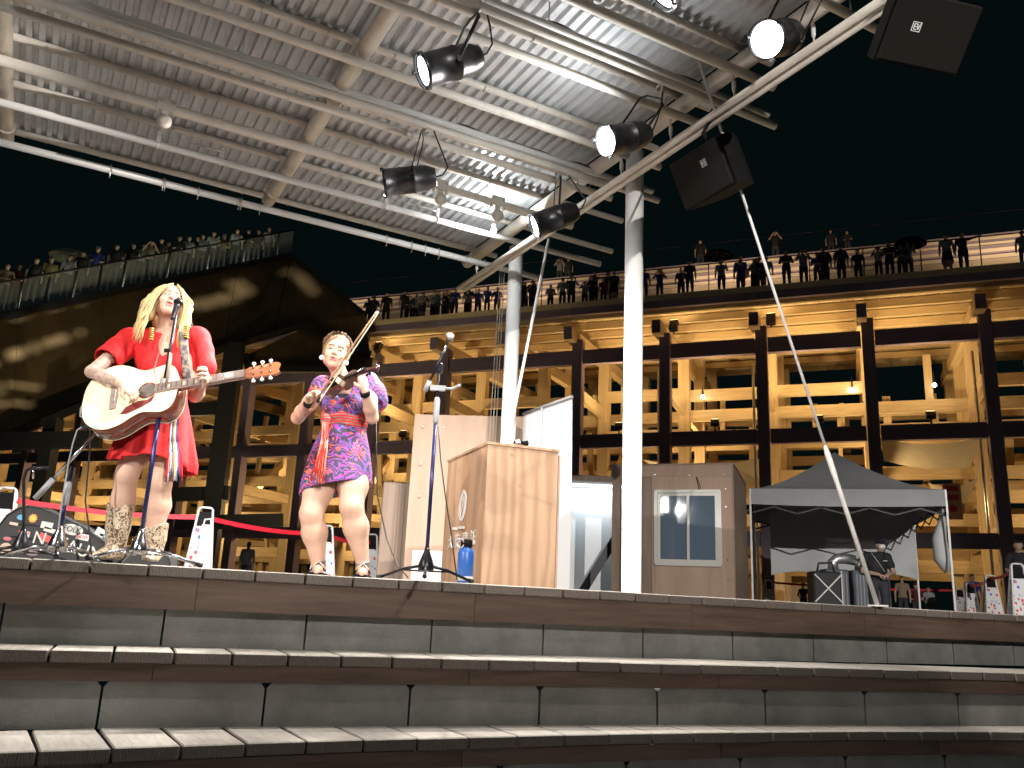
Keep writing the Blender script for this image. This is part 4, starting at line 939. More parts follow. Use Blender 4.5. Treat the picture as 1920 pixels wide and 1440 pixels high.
# ---- backdrop board, cabinet, white plate, roll-up banner
bp0, bp1 = at(781, 777, 10.3), at(1000, 785, 10.15)
bd = thing('backdrop_board', 'tall pinkish plywood backdrop board behind the lectern', 'board', Vector(((bp0.x + bp1.x) / 2, 10.2, 0)))
build(wallpanel(Vector((bp0.x - .02, bp0.y, 0)), Vector((bp1.x, bp1.y, 0)), -.06, bp0.z, .03), 'panel', M_ply2, bd)
for i, (u, v) in enumerate(((793, 800), (832, 801), (873, 803), (789, 870), (786, 930))):
    p = at(u, v, 10.26); build(MB().lathe([(.014, 0), (.010, .006)], p, (0, -1, 0), n=8), 'screw_head', M_screw, bd)
p0, p1 = at(712, 905, 10.9), at(772, 896, 10.7)
cb = thing('wooden_cabinet', 'narrow brown wooden cabinet left of the backdrop board', 'cabinet', Vector((p0.x, 10.9, 0)))
build(MB().box(((p0.x + p1.x) / 2 + .1, 11.0, p0.z / 2 - .03), (.50, .4, p0.z + .06), bev=.015), 'carcass', M_plyd, cb)
for q in (-.06, .02): build(MB().box(((p0.x + p1.x) / 2 + .1 + q, 10.79, p0.z / 2), (.03, .02, p0.z * .95)), 'trim', M_plyd, cb)
q0, q1 = at(774, 1032, 9.0), at(829, 1031, 8.9)
wp = thing('white_plate', 'white square plate leaning behind the microphone stand base', 'plate', Vector((q0.x, 9, 0)))
build(wallpanel(Vector((q0.x, q0.y, 0)), Vector((q1.x, q1.y, 0)), -.06, q0.z, .02), 'panel', M_white, wp)
for (u, v) in ((779, 1038), (824, 1037)): build(MB().lathe([(.01, 0), (.008, .005)], at(u, v, 8.9), (0, -1, 0), n=8), 'screw_head', M_grey, wp)
Zb = 2.05; ba, bb = onz(982, 776, Zb), onz(1073, 744, Zb)
ban = thing('roll_up_banner', 'white roll-up banner seen from behind with its thin grey pole', 'banner', Vector((bb.x, bb.y, 0)))
bx = (bb - ba).normalized(); bnn = Vector((bx.y, -bx.x, 0))
def bf(a, b):
    p = ba.lerp(bb, a) + Vector((0, 0, -Zb * b)); return Vector((p.x, p.y, Zb * (1 - b))) + bx * (0.06 * a * b) + bnn * (.02 * math.sin(5 * a + 2 * b) * b)
build(MB().grid(bf, 8, 10), 'cloth', M_banner, ban)
build(MB().tube([ba + bnn * .004, bb + bnn * .004], .018, 8), 'top_bar', M_grey, ban)
mid = ba.lerp(bb, .48) + bnn * .05; build(MB().tube([Vector((mid.x, mid.y, 0)), mid + UPZ * -.02], .011, 8), 'pole', M_grey, ban)
build(MB().box(ba.lerp(bb, .5) - UPZ * (Zb - .0), (.95, .16, .06), Matrix((bx, bnn, UPZ)).transposed()), 'base', M_grey, ban)
# ---- blue bottle near the edge
M_blue = mat('blue_powder_coat', (0.02, 0.10, 0.36), 0.35, var=.08, vscale=30)
b0 = at(871, 1091, 6.05); b0 = Vector((b0.x, b0.y, 0))
bot = thing('water_bottle', 'dark blue insulated water bottle standing before the lectern', 'bottle', b0)
build(MB().lathe([(.050, 0), (.056, .006), (.056, .205), (.050, .228), (.034, .243), (.034, .25)], b0, n=28), 'flask', M_blue, bot)
cp_ = build(MB().lathe([(.040, 0), (.040, .042), (.034, .05)], b0 + UPZ * .25, n=20), 'cap', M_spk, bot)
build(MB().tube([b0 + Vector((-.045 + .03 * math.cos(a), -.03, .27 + .03 * math.sin(a))) for a in np.linspace(0, 2 * math.pi, 15)], .006, 6), 'carry_loop', M_grey, cp_)
build(MB().lathe([(.0565, .02), (.0565, .05)], b0, n=28), 'label_band', mat('bottle_label', (.5, .5, .5), .5), bot)
# ---- microphone stands
M_stand = mat('black_stand_tube', (0.02, 0.02, 0.024), 0.3, 0.5)
M_blueish = mat('blue_black_stand_tube', (0.03, 0.035, 0.12), 0.28, 0.6)
M_mesh = mat('silver_mic_grille', (0.55, 0.55, 0.56), 0.4, 0.8, var=.3, vscale=300, bump=.3, bscale=500)
def mic(o, tip, d, L=.16, r=.024, name='microphone', head_m=M_mesh):
    d = Vector(d).normalized(); tip = Vector(tip); base = tip - d * L
    m = build(MB().tube([base, base + d * .015, base + d * (L - .055), base + d * (L - .05)], [.009, .0115, .018, .020], 14), 'mic_body', M_stand, o)
    build(MB().ball(tip - d * .024, r, 14), 'mic_head', head_m, m); build(MB().tube([tip - d * .028, tip - d * .022], r * 1.03, 16), 'mic_band', M_stand, m)
    return base
def stand_base(o, b, z_cone=.19, legs=3, a0=.4, arch=False, m=M_stand, cm=None):
    cm = cm or M_chrome
    build(MB().lathe([(.030, .055), (.05, .06), (.052, .085), (.038, .13), (.018, .18), (.016, .20)], b, n=20), 'hub', cm, o)
    for k in range(legs):
        a = a0 + 2 * math.pi * k / legs; d = Vector((math.cos(a), math.sin(a), 0))
        g = build(MB().tube([b + d * .03 + UPZ * .09, b + d * .15 + UPZ * .07, b + d * .33 + UPZ * .014], .010, 8), 'leg', m, o); build(MB().tube([b + d * .325 + UPZ * .016, b + d * .355 + UPZ * .012], .014, 8), 'rubber_foot', M_cable, g)
        build(MB().tube([b + d * .02 + UPZ * .055, b + d * .17 + UPZ * .06], .006, 6), 'strut', m, g)
# singer's straight stand
sbp = at(258, 1048, 4.98); sbp = Vector((sbp.x, sbp.y, 0)); mtop = at(330, 590, 4.98)
ms1 = thing('microphone_stand', 'straight microphone stand in front of the singing guitarist', 'microphone stand', sbp, group='microphone stands')
stand_base(ms1, sbp, a0=.15, m=M_chrome, cm=M_chrome)
build(MB().tube([sbp + UPZ * .19, Vector((sbp.x, sbp.y, .98))], .0125, 12), 'lower_tube', M_blueish, ms1)
build(MB().tube([Vector((sbp.x, sbp.y, .93)), Vector((sbp.x, sbp.y, .95)), Vector((sbp.x, sbp.y, 1.06)), Vector((sbp.x, sbp.y, 1.08))], [.013, .021, .021, .013], 12), 'clutch', M_grey, ms1)
build(MB().tube([Vector((sbp.x, sbp.y, 1.05)), mtop], .009, 10), 'upper_tube', M_stand, ms1)
tipm = at(336, 561, 4.99); mic(ms1, tipm, tipm - mtop + Vector((0, .03, .0)), .16, .027, head_m=M_spk)
for k, (dx, dz, l) in enumerate(((-.04, 0.0, .20), (.015, -.02, .24))):
    p = Vector((sbp.x + .01 + dx * .3, sbp.y - .02, 1.24)); build(MB().tube([p, p + Vector((dx, -.02, -.02)), p + Vector((dx * 1.3, -.02, -l * .6)), p + Vector((dx * .6, -.01, -l))], [.004, .010, .012, .004], 8, flat=.3), 'pick_strap', M_plyd, ms1)
build(MB().box(Vector((sbp.x, sbp.y - .02, 1.25)), (.035, .02, .02)), 'pick_clip', M_spk, ms1)
# boom stand at the guitar
b2 = at(104, 1046, 5.0); b2 = Vector((b2.x, b2.y, 0)); k2 = at(128, 884, 5.0)
ms2 = thing('microphone_stand', 'low boom microphone stand aimed at the guitar body', 'microphone stand', b2, group='microphone stands')
stand_base(ms2, b2, a0=1.0, m=M_chrome)
build(MB().tube([b2 + UPZ * .19, Vector((b2.x, b2.y, k2.z - .16))], .0125, 12), 'lower_tube', M_blueish, ms2)
build(MB().tube([Vector((b2.x, b2.y, k2.z - .20)), Vector((b2.x, b2.y, k2.z - .19)), Vector((b2.x, b2.y, k2.z - .07)), Vector((b2.x, b2.y, k2.z - .06))], [.014, .021, .021, .015], 12), 'clutch', M_grey, ms2)
build(MB().box(Vector((b2.x, b2.y, k2.z - .01)), (.045, .05, .09), bev=.01), 'swivel', M_stand, ms2)
ba0, ba1 = at(66, 935, 4.96), at(178, 813, 4.96)
build(MB().tube([ba0, ba0.lerp(ba1, .3)], .017, 10), 'counterweight', M_grey, ms2); build(MB().tube([ba0.lerp(ba1, .28), ba1], .010, 10), 'boom', M_chrome, ms2)
m0, m1 = at(156, 800, 4.93), at(210, 801, 4.93)
mic(ms2, m1, m1 - m0, .17, .024)
cb2 = [m0, at(145, 806, 4.93), at(137, 830, 4.94), at(128, 870, 4.95), at(118, 930, 4.97), at(108, 1000, 4.98), at(103, 1040, 4.98)]
build(MB().tube(cb2, .0045, 6), 'cable', M_grey, ms2)
# violinist's boom stand
b3_ = at(797, 1085, 5.55); b3_ = Vector((b3_.x, b3_.y, 0)); k3 = at(820, 690, 5.55)
ms3 = thing('microphone_stand', 'tall boom microphone stand between the violinist and the lectern', 'microphone stand', b3_, group='microphone stands')
stand_base(ms3, b3_, a0=.6, cm=M_stand)
build(MB().tube([b3_ + UPZ * .19, Vector((b3_.x, b3_.y, 1.03))], .0125, 12), 'lower_tube', M_blueish, ms3)
build(MB().tube([Vector((b3_.x, b3_.y, 1.0)), Vector((b3_.x, b3_.y, 1.02)), Vector((b3_.x, b3_.y, 1.16)), Vector((b3_.x, b3_.y, 1.18))], [.013, .02, .02, .013], 12), 'clutch', M_grey, ms3)
build(MB().tube([Vector((b3_.x, b3_.y, 1.15)), Vector((b3_.x, b3_.y, k3.z))], .009, 10), 'upper_tube', M_stand, ms3)
build(MB().box(Vector((b3_.x, b3_.y, k3.z)), (.045, .045, .07), bev=.01), 'swivel', M_stand, ms3)
w0, w1 = at(797, 733, 5.55), at(838, 648, 5.50); build(MB().tube([w0, w0.lerp(w1, .22)], .017, 10), 'counterweight', M_grey, ms3); build(MB().tube([w0.lerp(w1, .2), w1], .009, 10), 'boom', M_stand, ms3)
tp = at(845, 629, 5.36); mic(ms3, tp, tp - at(838, 646, 5.52), .16, .026)
hp = Vector((b3_.x, b3_.y, at(820, 728, 5.55).z)); a_ = at(862, 722, 5.5)
build(MB().box(hp, (.10, .03, .035)).tube([hp, hp + Vector((.10, 0, 0)), a_], .009, 8), 'phone_holder', M_grey, ms3)
cb3 = [at(822, 800, 5.54), at(826, 860, 5.55), at(835, 930, 5.56), at(846, 1000, 5.57), at(858, 1070, 5.58)]; cb3[-1].z = .012
build(MB().tube(cb3, .0045, 6), 'cable', M_cable, ms3)
# small stand at the far left
b4 = at(36, 1040, 5.45); b4 = Vector((b4.x, b4.y, 0)); k4 = at(46, 893, 5.45)
ms4 = thing('microphone_stand', 'thin black stand with bent arm before the guitar case', 'microphone stand', b4, group='microphone stands')
stand_base(ms4, b4, a0=.9, cm=M_stand)
build(MB().tube([b4 + UPZ * .19, Vector((k4.x, k4.y, k4.z - .02)), at(50, 882, 5.45), at(60, 878, 5.45), at(90, 877, 5.4)], .010, 8), 'tube', M_stand, ms4); build(MB().tube([at(62, 874, 5.45), at(62, 898, 5.45)], .006, 6), 'wing_screw', M_chrome, ms4)
# loose cables on the deck
for k, (pts, lab) in enumerate((([(705, 780, 5.95), (706, 850, 5.95), (708, 930, 5.95), (725, 1010, 5.9), (745, 1060, 5.8), (765, 1083, 5.7)], 'black cable trailing from the violin down to the deck'),
                                ([(170, 790, 5.0), (168, 850, 5.0), (160, 940, 5.02), (168, 1000, 5.02), (172, 1045, 5.02)], 'dark cable hanging from the low boom stand'))):
    tag(build(MB().tube([at(*p) for p in pts], .0045, 6), 'cable', M_cable), lab, 'cable', 'loose cables on the stage')
# ---- guitar case with stickers
M_case = mat('black_case_fabric', (0.022, 0.022, 0.023), 0.65, var=.25, vscale=60, bump=.15, bscale=200)
CY = 5.85
out = [(-70, 1050), (-60, 1000), (-30, 985), (0, 984), (14, 966), (35, 953), (55, 949), (78, 952), (104, 964), (132, 977), (157, 989), (176, 1003), (195, 1016), (225, 1026), (265, 1032), (305, 1034), (318, 1045), (320, 1062)]
cpts = [at(u, v, CY) for u, v in out]; cpts = [p for p in cpts]; cpts[0].z = 0.01; cpts[-1].z = 0.01
cs = thing('guitar_case', 'black guitar case covered in stickers lying on its side behind the stands', 'guitar case', Vector((cpts[7].x, CY, 0)))
mb = MB().prism([(p.x, p.z) for p in cpts], (0, CY, 0), (1, 0, 0), UPZ, Vector((0, .14, 0))); build(mb, 'shell', M_case, cs)
M_trim = mat('case_piping', (0.012, 0.012, 0.012), 0.4)
for y_ in (CY, CY + .14): build(MB().tube([Vector((p.x, y_, p.z)) for p in cpts], .007, 6), 'piping', M_trim, cs)
for dv in (985, 1010): build(MB().tube([at(20, dv - 4, CY), at(90, dv + 3, CY), at(170, dv + 16, CY)], .004, 6), 'seam', M_trim, cs)
def st_on(u, v): return at(u, v, CY - .003)
def sticker(u, v, w_, h_, col, ang=0, round_=False, name='sticker', spikes=0):
    c = st_on(u, v); a = math.radians(ang); X = Vector((math.cos(a), 0, math.sin(a))); Yv = Vector((-math.sin(a), 0, math.cos(a)))
    if spikes: poly = [((w_ if k % 2 else w_ * .72) * math.cos(math.pi * k / spikes), (h_ if k % 2 else h_ * .72) * math.sin(math.pi * k / spikes)) for k in range(2 * spikes)]
    elif round_: poly = [(w_ * math.cos(t), h_ * math.sin(t)) for t in np.linspace(0, 2 * math.pi, 21)[:-1]]
    else: poly = [(-w_, -h_), (w_, -h_), (w_, h_), (-w_, h_)]
    m = mat('sticker_%02d%02d%02d' % tuple(int(q * 99) for q in col), col, .45)
    return build(MB().prism(poly, c, X, Yv, Vector((0, -.0015, 0))), name, m, cs), c, X, Yv
k_ = .00361                                                          # metres per photo pixel at the case
sticker(62, 972, 9 * k_, 9 * k_, (.85, .30, .06), round_=True, spikes=12, name='sun_sticker'); build(MB().prism([(5 * k_ * math.cos(t), 5 * k_ * math.sin(t)) for t in np.linspace(0, 2 * math.pi, 17)[:-1]], st_on(62, 972) + Vector((0, -.002, 0)), (1, 0, 0), UPZ, Vector((0, -.001, 0))), 'sun_face', mat('sun_yellow', (.9, .5, .08), .5), cs)
sticker(40, 970, 8 * k_, 5 * k_, (.10, .35, .55), round_=True); sticker(26, 982, 8 * k_, 2.5 * k_, (.6, .45, .40), -8)
sticker(46, 1004, 9 * k_, 8 * k_, (.72, .70, .68), -8); sticker(88, 985, 11 * k_, 6 * k_, (.62, .62, .56), -8); sticker(96, 995, 14 * k_, 4 * k_, (.55, .54, .50), -14)
sticker(14, 1010, 8 * k_, 3.5 * k_, (.45, .12, .16), -4, True); sticker(10, 1028, 11 * k_, 10 * k_, (.50, .36, .26), 0, True); sticker(84, 1008, 11 * k_, 6 * k_, (.62, .08, .08), -20)
sticker(60, 1037, 12 * k_, 5 * k_, (.22, .16, .16), -5, True); sticker(155, 1007, 12 * k_, 5.5 * k_, (.75, .72, .70), -8); sticker(188, 998, 9 * k_, 7 * k_, (.55, .55, .56), -25); sticker(193, 1004, 6 * k_, 2 * k_, (.25, .55, .70), -20)
sticker(136, 993, 20 * k_, 10 * k_, (.60, .60, .56), -8, True, name='folk_sticker')
M_ink = mat('black_print', (.015, .015, .015), .6); M_redink = mat('red_print', (.6, .03, .06), .6); M_stencil = mat('worn_white_stencil', (.58, .58, .54), .8, var=.25, vscale=60)
def word(s, u, v, size, m, ang, dy=-.005, name='lettering'):
    a = math.radians(ang); build(text_mesh(s, size, None, st_on(u, v) + Vector((0, dy, 0)), (math.cos(a), 0, math.sin(a)), (-math.sin(a), 0, math.cos(a)), .001), name, m, cs)
word('FOLK', 136, 993, .050, M_ink, -9); word('NOW', 155, 1007, .030, M_redink, -8); word('NOW', 46, 999, .030, M_redink, -8); word('NOW', 46, 1009, .030, M_ink, -8)
word('N', 74, 1010, .115, M_stencil, -8, -.0015)
for ch, u, v in (('E', 118, 1020), ('A', 135, 1026), ('U', 156, 1033), ('M', 179, 1039)): word(ch, u, v, .115, M_stencil, -10, -.0015)
# ---- sign barriers with a red belt
def barrier_material():
    m = bpy.data.materials.new('speckled_sign_print'); m.use_nodes = True; nt = m.node_tree; L = nt.links; b = nt.nodes['Principled BSDF']; b.inputs['Roughness'].default_value = .45
    tc = N(nt, 'ShaderNodeTexCoord'); mp = N(nt, 'ShaderNodeMapping'); mp.inputs['Scale'].default_value = (1, 1, .8); L.new(tc.outputs['Object'], mp.inputs[0])
    vo = N(nt, 'ShaderNodeTexVoronoi', Scale=17.0, Randomness=.95); L.new(mp.outputs[0], vo.inputs['Vector'])
    sp_ = N(nt, 'ShaderNodeSeparateColor'); L.new(vo.outputs['Color'], sp_.inputs[0])
    rp = N(nt, 'ShaderNodeValToRGB'); rp.color_ramp.interpolation = 'CONSTANT'; e = rp.color_ramp.elements
    e[0].position = 0; e[0].color = (.55, .02, .04, 1); e[1].position = .45; e[1].color = (.02, .10, .50, 1)
    q = e.new(.72); q.color = (.45, .47, .50, 1); q = e.new(.85); q.color = (.8, .8, .8, 1); L.new(sp_.outputs[0], rp.inputs[0])
    lt = N(nt, 'ShaderNodeMath', operation='LESS_THAN'); lt.inputs[1].default_value = .36; L.new(vo.outputs['Distance'], lt.inputs[0])
    mx = N(nt, 'ShaderNodeMix', data_type='RGBA'); L.new(lt.outputs[0], mx.inputs[0]); mx.inputs[6].default_value = (.62, .62, .62, 1); L.new(rp.outputs[0], mx.inputs[7]); L.new(mx.outputs[2], b.inputs['Base Color']); return m
M_print = barrier_material()
def make_barrier():
    o = thing('sign_barrier', 'x', 'barrier'); H = .95; wb, wt, db, dt = .34, .16, .30, .05
    def ring_(z0, z1, s=1.0):
        a = z0 / H; b = z1 / H; f = lambda t: (wb + (wt - wb) * t, db + (dt - db) * t); (w0, d0), (w1, d1) = f(a), f(b); w0, d0, w1, d1 = w0 * s, d0 * s, w1 * s, d1 * s
        return MB().add([(-w0 / 2, -d0 / 2, z0), (w0 / 2, -d0 / 2, z0), (w0 / 2, d0 / 2, z0), (-w0 / 2, d0 / 2, z0), (-w1 / 2, -d1 / 2, z1), (w1 / 2, -d1 / 2, z1), (w1 / 2, d1 / 2, z1), (-w1 / 2, d1 / 2, z1)], [(3, 2, 1, 0), (4, 5, 6, 7), (0, 1, 5, 4), (1, 2, 6, 5), (2, 3, 7, 6), (3, 0, 4, 7)])
    build(ring_(.02, .72, .97), 'printed_panel', M_print, o); build(ring_(.725, .90, .80), 'grip_recess', M_spk, o)
    fr = MB()
    for sx in (-1, 1):
        for sy in (-1, 1): fr.tube([(sx * wb / 2, sy * db / 2, 0), (sx * wt / 2, sy * dt / 2, H - .02), (sx * wt * .35, sy * dt / 2, H)], .014, 6)
    for sy in (-1, 1): fr.tube([(-wt * .36, sy * dt / 2, H), (wt * .36, sy * dt / 2, H)], .014, 6)
    build(fr, 'frame', M_white, o); return o
bar0 = make_barrier(); BP = []
for k, (u, v, lab, rz) in enumerate(((18, 905, 'speckled sign barrier at the far left behind the guitar case', .3), (388, 943, 'speckled sign barrier behind the singer\'s boots', .3), (613, 978, 'speckled sign barrier seen between the violinist\'s legs', .5), (698, 995, 'speckled sign barrier right of the violinist\'s leg', .1),
                                 (1905, 1050, 'large speckled sign barrier at the right edge', -.2), (1855, 1073, 'speckled sign barrier second from the right edge', -.2), (1818, 1088, 'speckled sign barrier third from the right edge', -.2), (1798, 1098, 'farthest speckled sign barrier beside the tent leg', -.2), (1440, 1083, 'dark sign barrier behind the tent\'s front leg', .3))):
    p = onz(u, v, .95); o = bar0 if k == 0 else copy_tree(bar0); o['label'] = lab; o['group'] = 'sign barriers holding the red belt'
    o.matrix_world = Matrix.Translation((p.x, p.y, -.06)) @ Matrix.Rotation(rz, 4, 'Z'); BP.append(Vector((p.x, p.y, 0)))
M_belt = mat('red_barrier_belt', (0.62, 0.012, 0.03), 0.55)
def belt(a, b, lab, z=.80):
    def f(s, t): p = a.lerp(b, s); return Vector((p.x, p.y, z - .05 * math.sin(math.pi * s) - .055 * t))
    def f2(s, t): return f(s, t) + Vector((0, .004, 0))
    mb = MB().grid(f, 12, 1); tag(build(mb, 'barrier_belt', M_belt), lab, 'belt', 'red belts between the sign barriers')
belt(BP[0], BP[1], 'red belt stretched behind the singer\'s knees'); belt(BP[1], BP[2], 'red belt between the singer and the violinist'); belt(BP[2], BP[3], 'red belt behind the violinist\'s calves')
belt(BP[4], BP[5], 'red belt at the right edge between sign barriers', .86); belt(BP[5], BP[6], 'short red belt between the right hand barriers', .86); belt(BP[8], BP[7] + Vector((0, .3, 0)), 'long red belt running behind the tent', .86)
wj = onz(394, 962, .82); wb_ = thing('white_board', 'plain white board with carrying handle beside the sign barrier', 'board', (wj.x, wj.y - .25, -.06))
wc = Vector((wj.x, wj.y - .25, 0)); build(MB().prism([(.0, -.06), (.14, -.06), (.125, .66), (.005, .66)], wc, (1, 0, 0), UPZ, (0, .03, 0)), 'panel', M_white, wb_); build(MB().tube([wc + Vector((.02, .015, .66)), wc + Vector((.03, .015, .72)), wc + Vector((.10, .015, .73)), wc + Vector((.11, .015, .66))], .011, 8), 'handle', M_white, wb_)

# ================================================================== PLYWOOD BOOTH with sliding window
ZBo = 2.32; f0, f1 = onz(1146, 874, ZBo), onz(1371, 871, ZBo); fx = (f1 - f0).normalized(); fn = Vector((fx.y, -fx.x, 0)); W_ = (f1 - f0).length; f0 = Vector((f0.x, f0.y, 0)); f1 = Vector((f1.x, f1.y, 0))
bo = thing('plywood_booth', 'small plywood booth with an aluminium sliding window right of the column', 'booth', f0.lerp(f1, .5))
def bw(u, v): p = onpl(u, v, f0, fn); return (p - f0).dot(fx), p.z
def strip(x0, x1, z0, z1, th=.03, out=0.0): return wallpanel(f0 + fx * x0 + fn * out, f0 + fx * x1 + fn * out, z0, z1, th)
xd = bw(1222, 1000)[0]; wx0, wz1 = bw(1229, 921); wx1, wz0 = bw(1352, 1059)
build(strip(0, W_, ZBo - .19, ZBo), 'header_panel', M_ply2, bo)
build(strip(xd, wx0, -.06, ZBo - .193), 'front_panel', M_ply2, bo); build(strip(wx1, W_, -.06, ZBo - .193), 'front_panel', M_ply2, bo)
build(strip(wx0 + .002, wx1 - .002, -.06, wz0), 'front_panel', M_ply2, bo); build(strip(wx0 + .002, wx1 - .002, wz1, ZBo - .193), 'front_panel', M_ply2, bo)
build(strip(.02, .16, -.06, ZBo - .195, .12, -.02), 'door_post', M_plyd, bo); build(strip(xd - .16, xd - .004, -.06, ZBo - .195, .12, -.02), 'door_post', M_plyd, bo)
rv = at(1403, 914, 16.0); sd = -fn * 2.4
build(MB().add([f1, f1 + sd, f1 + sd + UPZ * ZBo, f1 + UPZ * ZBo, f1 + fx * .03, f1 + sd + fx * .03, f1 + sd + fx * .03 + UPZ * ZBo, f1 + fx * .03 + UPZ * ZBo], [(0, 1, 2, 3), (7, 6, 5, 4), (0, 4, 5, 1), (3, 2, 6, 7), (1, 5, 6, 2), (0, 3, 7, 4)]), 'side_panel', M_plyd, bo)
build(wallpanel(f0 + sd, f1 + sd, -.06, ZBo, .03), 'back_panel', M_plyd, bo); build(slab([f0 - fx * .03, f1 + fx * .04, f1 + sd + fx * .04, f0 + sd - fx * .03], ZBo + .002, ZBo + .03), 'roof', M_plyd, bo)
for (u, v) in ((1228, 890), (1262, 891), (1293, 891), (1360, 890), (1361, 917), (1361, 950), (1364, 1050), (1365, 1087)):
    a, z = bw(u, v); build(MB().lathe([(.014, 0), (.009, .006)], f0 + fx * a + UPZ * z, fn, n=8), 'screw_head', M_screw, bo)
M_alu = mat('pale_window_frame', (0.62, 0.60, 0.55), 0.35, .2)
M_pane = mat('window_pane', (0.13, 0.18, 0.25), 0.05, 0.0, spec=.9, alpha=.72)
win = build(strip(wx0 - .0, wx1 + .0, wz0 - .035, wz0 + .02, .07, .035).add(*(lambda m: (m.v, m.f))(strip(wx0, wx1, wz1 - .03, wz1 + .02, .07, .035))).add(*(lambda m: (m.v, m.f))(strip(wx0 - .02, wx0 + .035, wz0, wz1, .07, .033))).add(*(lambda m: (m.v, m.f))(strip(wx1 - .035, wx1 + .02, wz0, wz1, .07, .033))), 'window_frame', M_alu, bo)
wm = (wx0 + wx1) / 2
for (a, b, off) in ((wx0 + .036, wm + .03, .0), (wm - .01, wx1 - .036, .024)):
    s_ = MB()
    for q in (strip(a, a + .045, wz0 + .022, wz1 - .032, .02, off), strip(b - .045, b, wz0 + .022, wz1 - .032, .02, off), strip(a + .046, b - .046, wz0 + .022, wz0 + .07, .02, off), strip(a + .046, b - .046, wz1 - .08, wz1 - .032, .02, off)): s_.add(q.v, q.f)
    build(s_, 'sash', M_alu, win); build(strip(a + .04, b - .04, wz0 + .06, wz1 - .07, .004, off - .008), 'pane', M_pane, win)
p = f0 + fx * (W_ * .72) + fn * .004; build(MB().tube([p + UPZ * 2.12, p + UPZ * 2.0 + fx * .02, p + UPZ * 1.86 + fx * .05], .008, 5).tube([p + UPZ * 2.12, p + UPZ * 2.0 + fx * .05, p + UPZ * 1.86 + fx * .07], .006, 5), 'hanging_cable', M_cable, bo)
# pale lit display wall beyond, with its strip light and a dark brace
dp0, dp1 = at(1060, 925, 17.5), at(1160, 925, 17.5)
dw = thing('display_wall', 'pale display wall with a bright strip light between banner and booth', 'wall panel', Vector((dp0.x, 17.5, 0)))
build(wallpanel(Vector((dp0.x, 17.5, 0)), Vector((dp1.x + .3, 17.4, 0)), -.06, dp0.z + .15, .1), 'panel', M_banner, dw)
build(MB().box((dp0.x + .6, 17.2, dp0.z + .22), (1.6, .8, .12)), 'hood', M_plyd, dw)
M_strip = mat('lit_strip', (1, 1, 1), .4, emit=(.85, .95, 1.0), estr=9); build(MB().box((dp0.x + .6, 17.22, dp0.z + .14), (1.4, .08, .03)), 'strip_light', M_strip, dw); lamp('AREA', 'strip_lamp', (dp0.x + .6, 17.1, dp0.z + .10), 14, (.85, .95, 1), dw, (dp0.x + .6, 17.45, .4), sx=1.4, sy=.1)
_b0 = at(1098, 1100, 17.0); _b1 = at(1166, 990, 17.0); _b0 = _b0 + (_b0 - _b1) * ((_b0.z + .06) / (_b1.z - _b0.z)); build(MB().bar(_b0, _b1, .06, .16).bar(_b1, Vector((_b1.x, _b1.y, -.06)), .08, .08), 'brace', M_steel_d, dw)

# ================================================================== POP-UP TENT with staff
ZV = 2.02; tA, tB = onz(1407, 945, ZV), onz(1775, 949, ZV); tx = (tB - tA).normalized(); tn = Vector((-tx.y, tx.x, 0)); tW = (tB - tA).length; tD = tW
TA = [Vector((tA.x, tA.y, 0)), Vector((tB.x, tB.y, 0))]; TA += [TA[1] + tn * tD, TA[0] + tn * tD]
M_tent = mat('grey_tent_cloth', (0.40, 0.405, 0.415), 0.8, var=.08, vscale=2.5, bump=.1, bscale=8)
M_curt = mat('pale_side_curtain', (0.52, 0.53, 0.53), 0.6, var=.06, vscale=3)
tent = thing('popup_tent', 'grey pop-up tent with peaked roof and raised side curtains', 'tent', (TA[0] + TA[2]) / 2)
ZVt = onpl(1590, 917, TA[0], tn).z; pk = (TA[0] + TA[2]) / 2; pk.z = onpl(1580, 848, pk, tn).z
def roofq(k):
    a, b = TA[k], TA[(k + 1) % 4]
    def f(s, t):
        e = a.lerp(b, s); e = Vector((e.x, e.y, ZVt)); p = e.lerp(pk, t); p.z = ZVt + (pk.z - ZVt) * (t ** 1.45) - .10 * math.sin(math.pi * s) * (1 - t) * t * 2 - .0 ; return p
    return f
for k in range(4): build(MB().grid(roofq(k), 12, 10), 'roof_panel', M_tent, tent)
for k in range(4):
    a, b = TA[k], TA[(k + 1) % 4]
    def vf(s, t, a=a, b=b): p = a.lerp(b, s); return Vector((p.x, p.y, ZVt + (ZV - ZVt) * t - .03 * math.sin(math.pi * s) * t))
    build(MB().grid(vf, 10, 2), 'valance', M_tent, tent)
for q in TA: build(MB().bar(q + UPZ * -.06, q + UPZ * ZVt, .034, .034, up=tn), 'leg', M_wpipe, tent)
for k in range(4):                                                     # scissor trusses
    a, b = TA[k], TA[(k + 1) % 4]
    for s in range(4):
        p, q = a.lerp(b, s / 4) + tn * (.10 if k == 0 else 0), a.lerp(b, (s + 1) / 4) + tn * (.10 if k == 0 else 0); z0, z1 = ZV - .16, ZV + .08
        build(MB().bar(p + UPZ * z0, q + UPZ * z1, .014, .028), 'scissor_bar', M_steel_d, tent); build(MB().bar(p + UPZ * z1 + tn * .02, q + UPZ * z0 + tn * .02, .014, .028), 'scissor_bar', M_steel_d, tent)
def curt(s, t):
    p = TA[3].lerp(TA[2], .12 + .88 * s); low = .78 + .18 * abs(math.sin(5.5 * s + .4)) ; return Vector((p.x, p.y, ZVt - (ZVt - low) * t)) - tn * (.05 + .06 * math.sin(13 * s + 3 * t) * t)
build(MB().grid(curt, 40, 10), 'rear_curtain', M_curt, tent)
def curtl(s, t):
    p = TA[0].lerp(TA[3], .45 + .55 * s); return Vector((p.x, p.y, ZVt - ZVt * t)) + tx * (.05 + .04 * math.sin(11 * s + 2 * t))
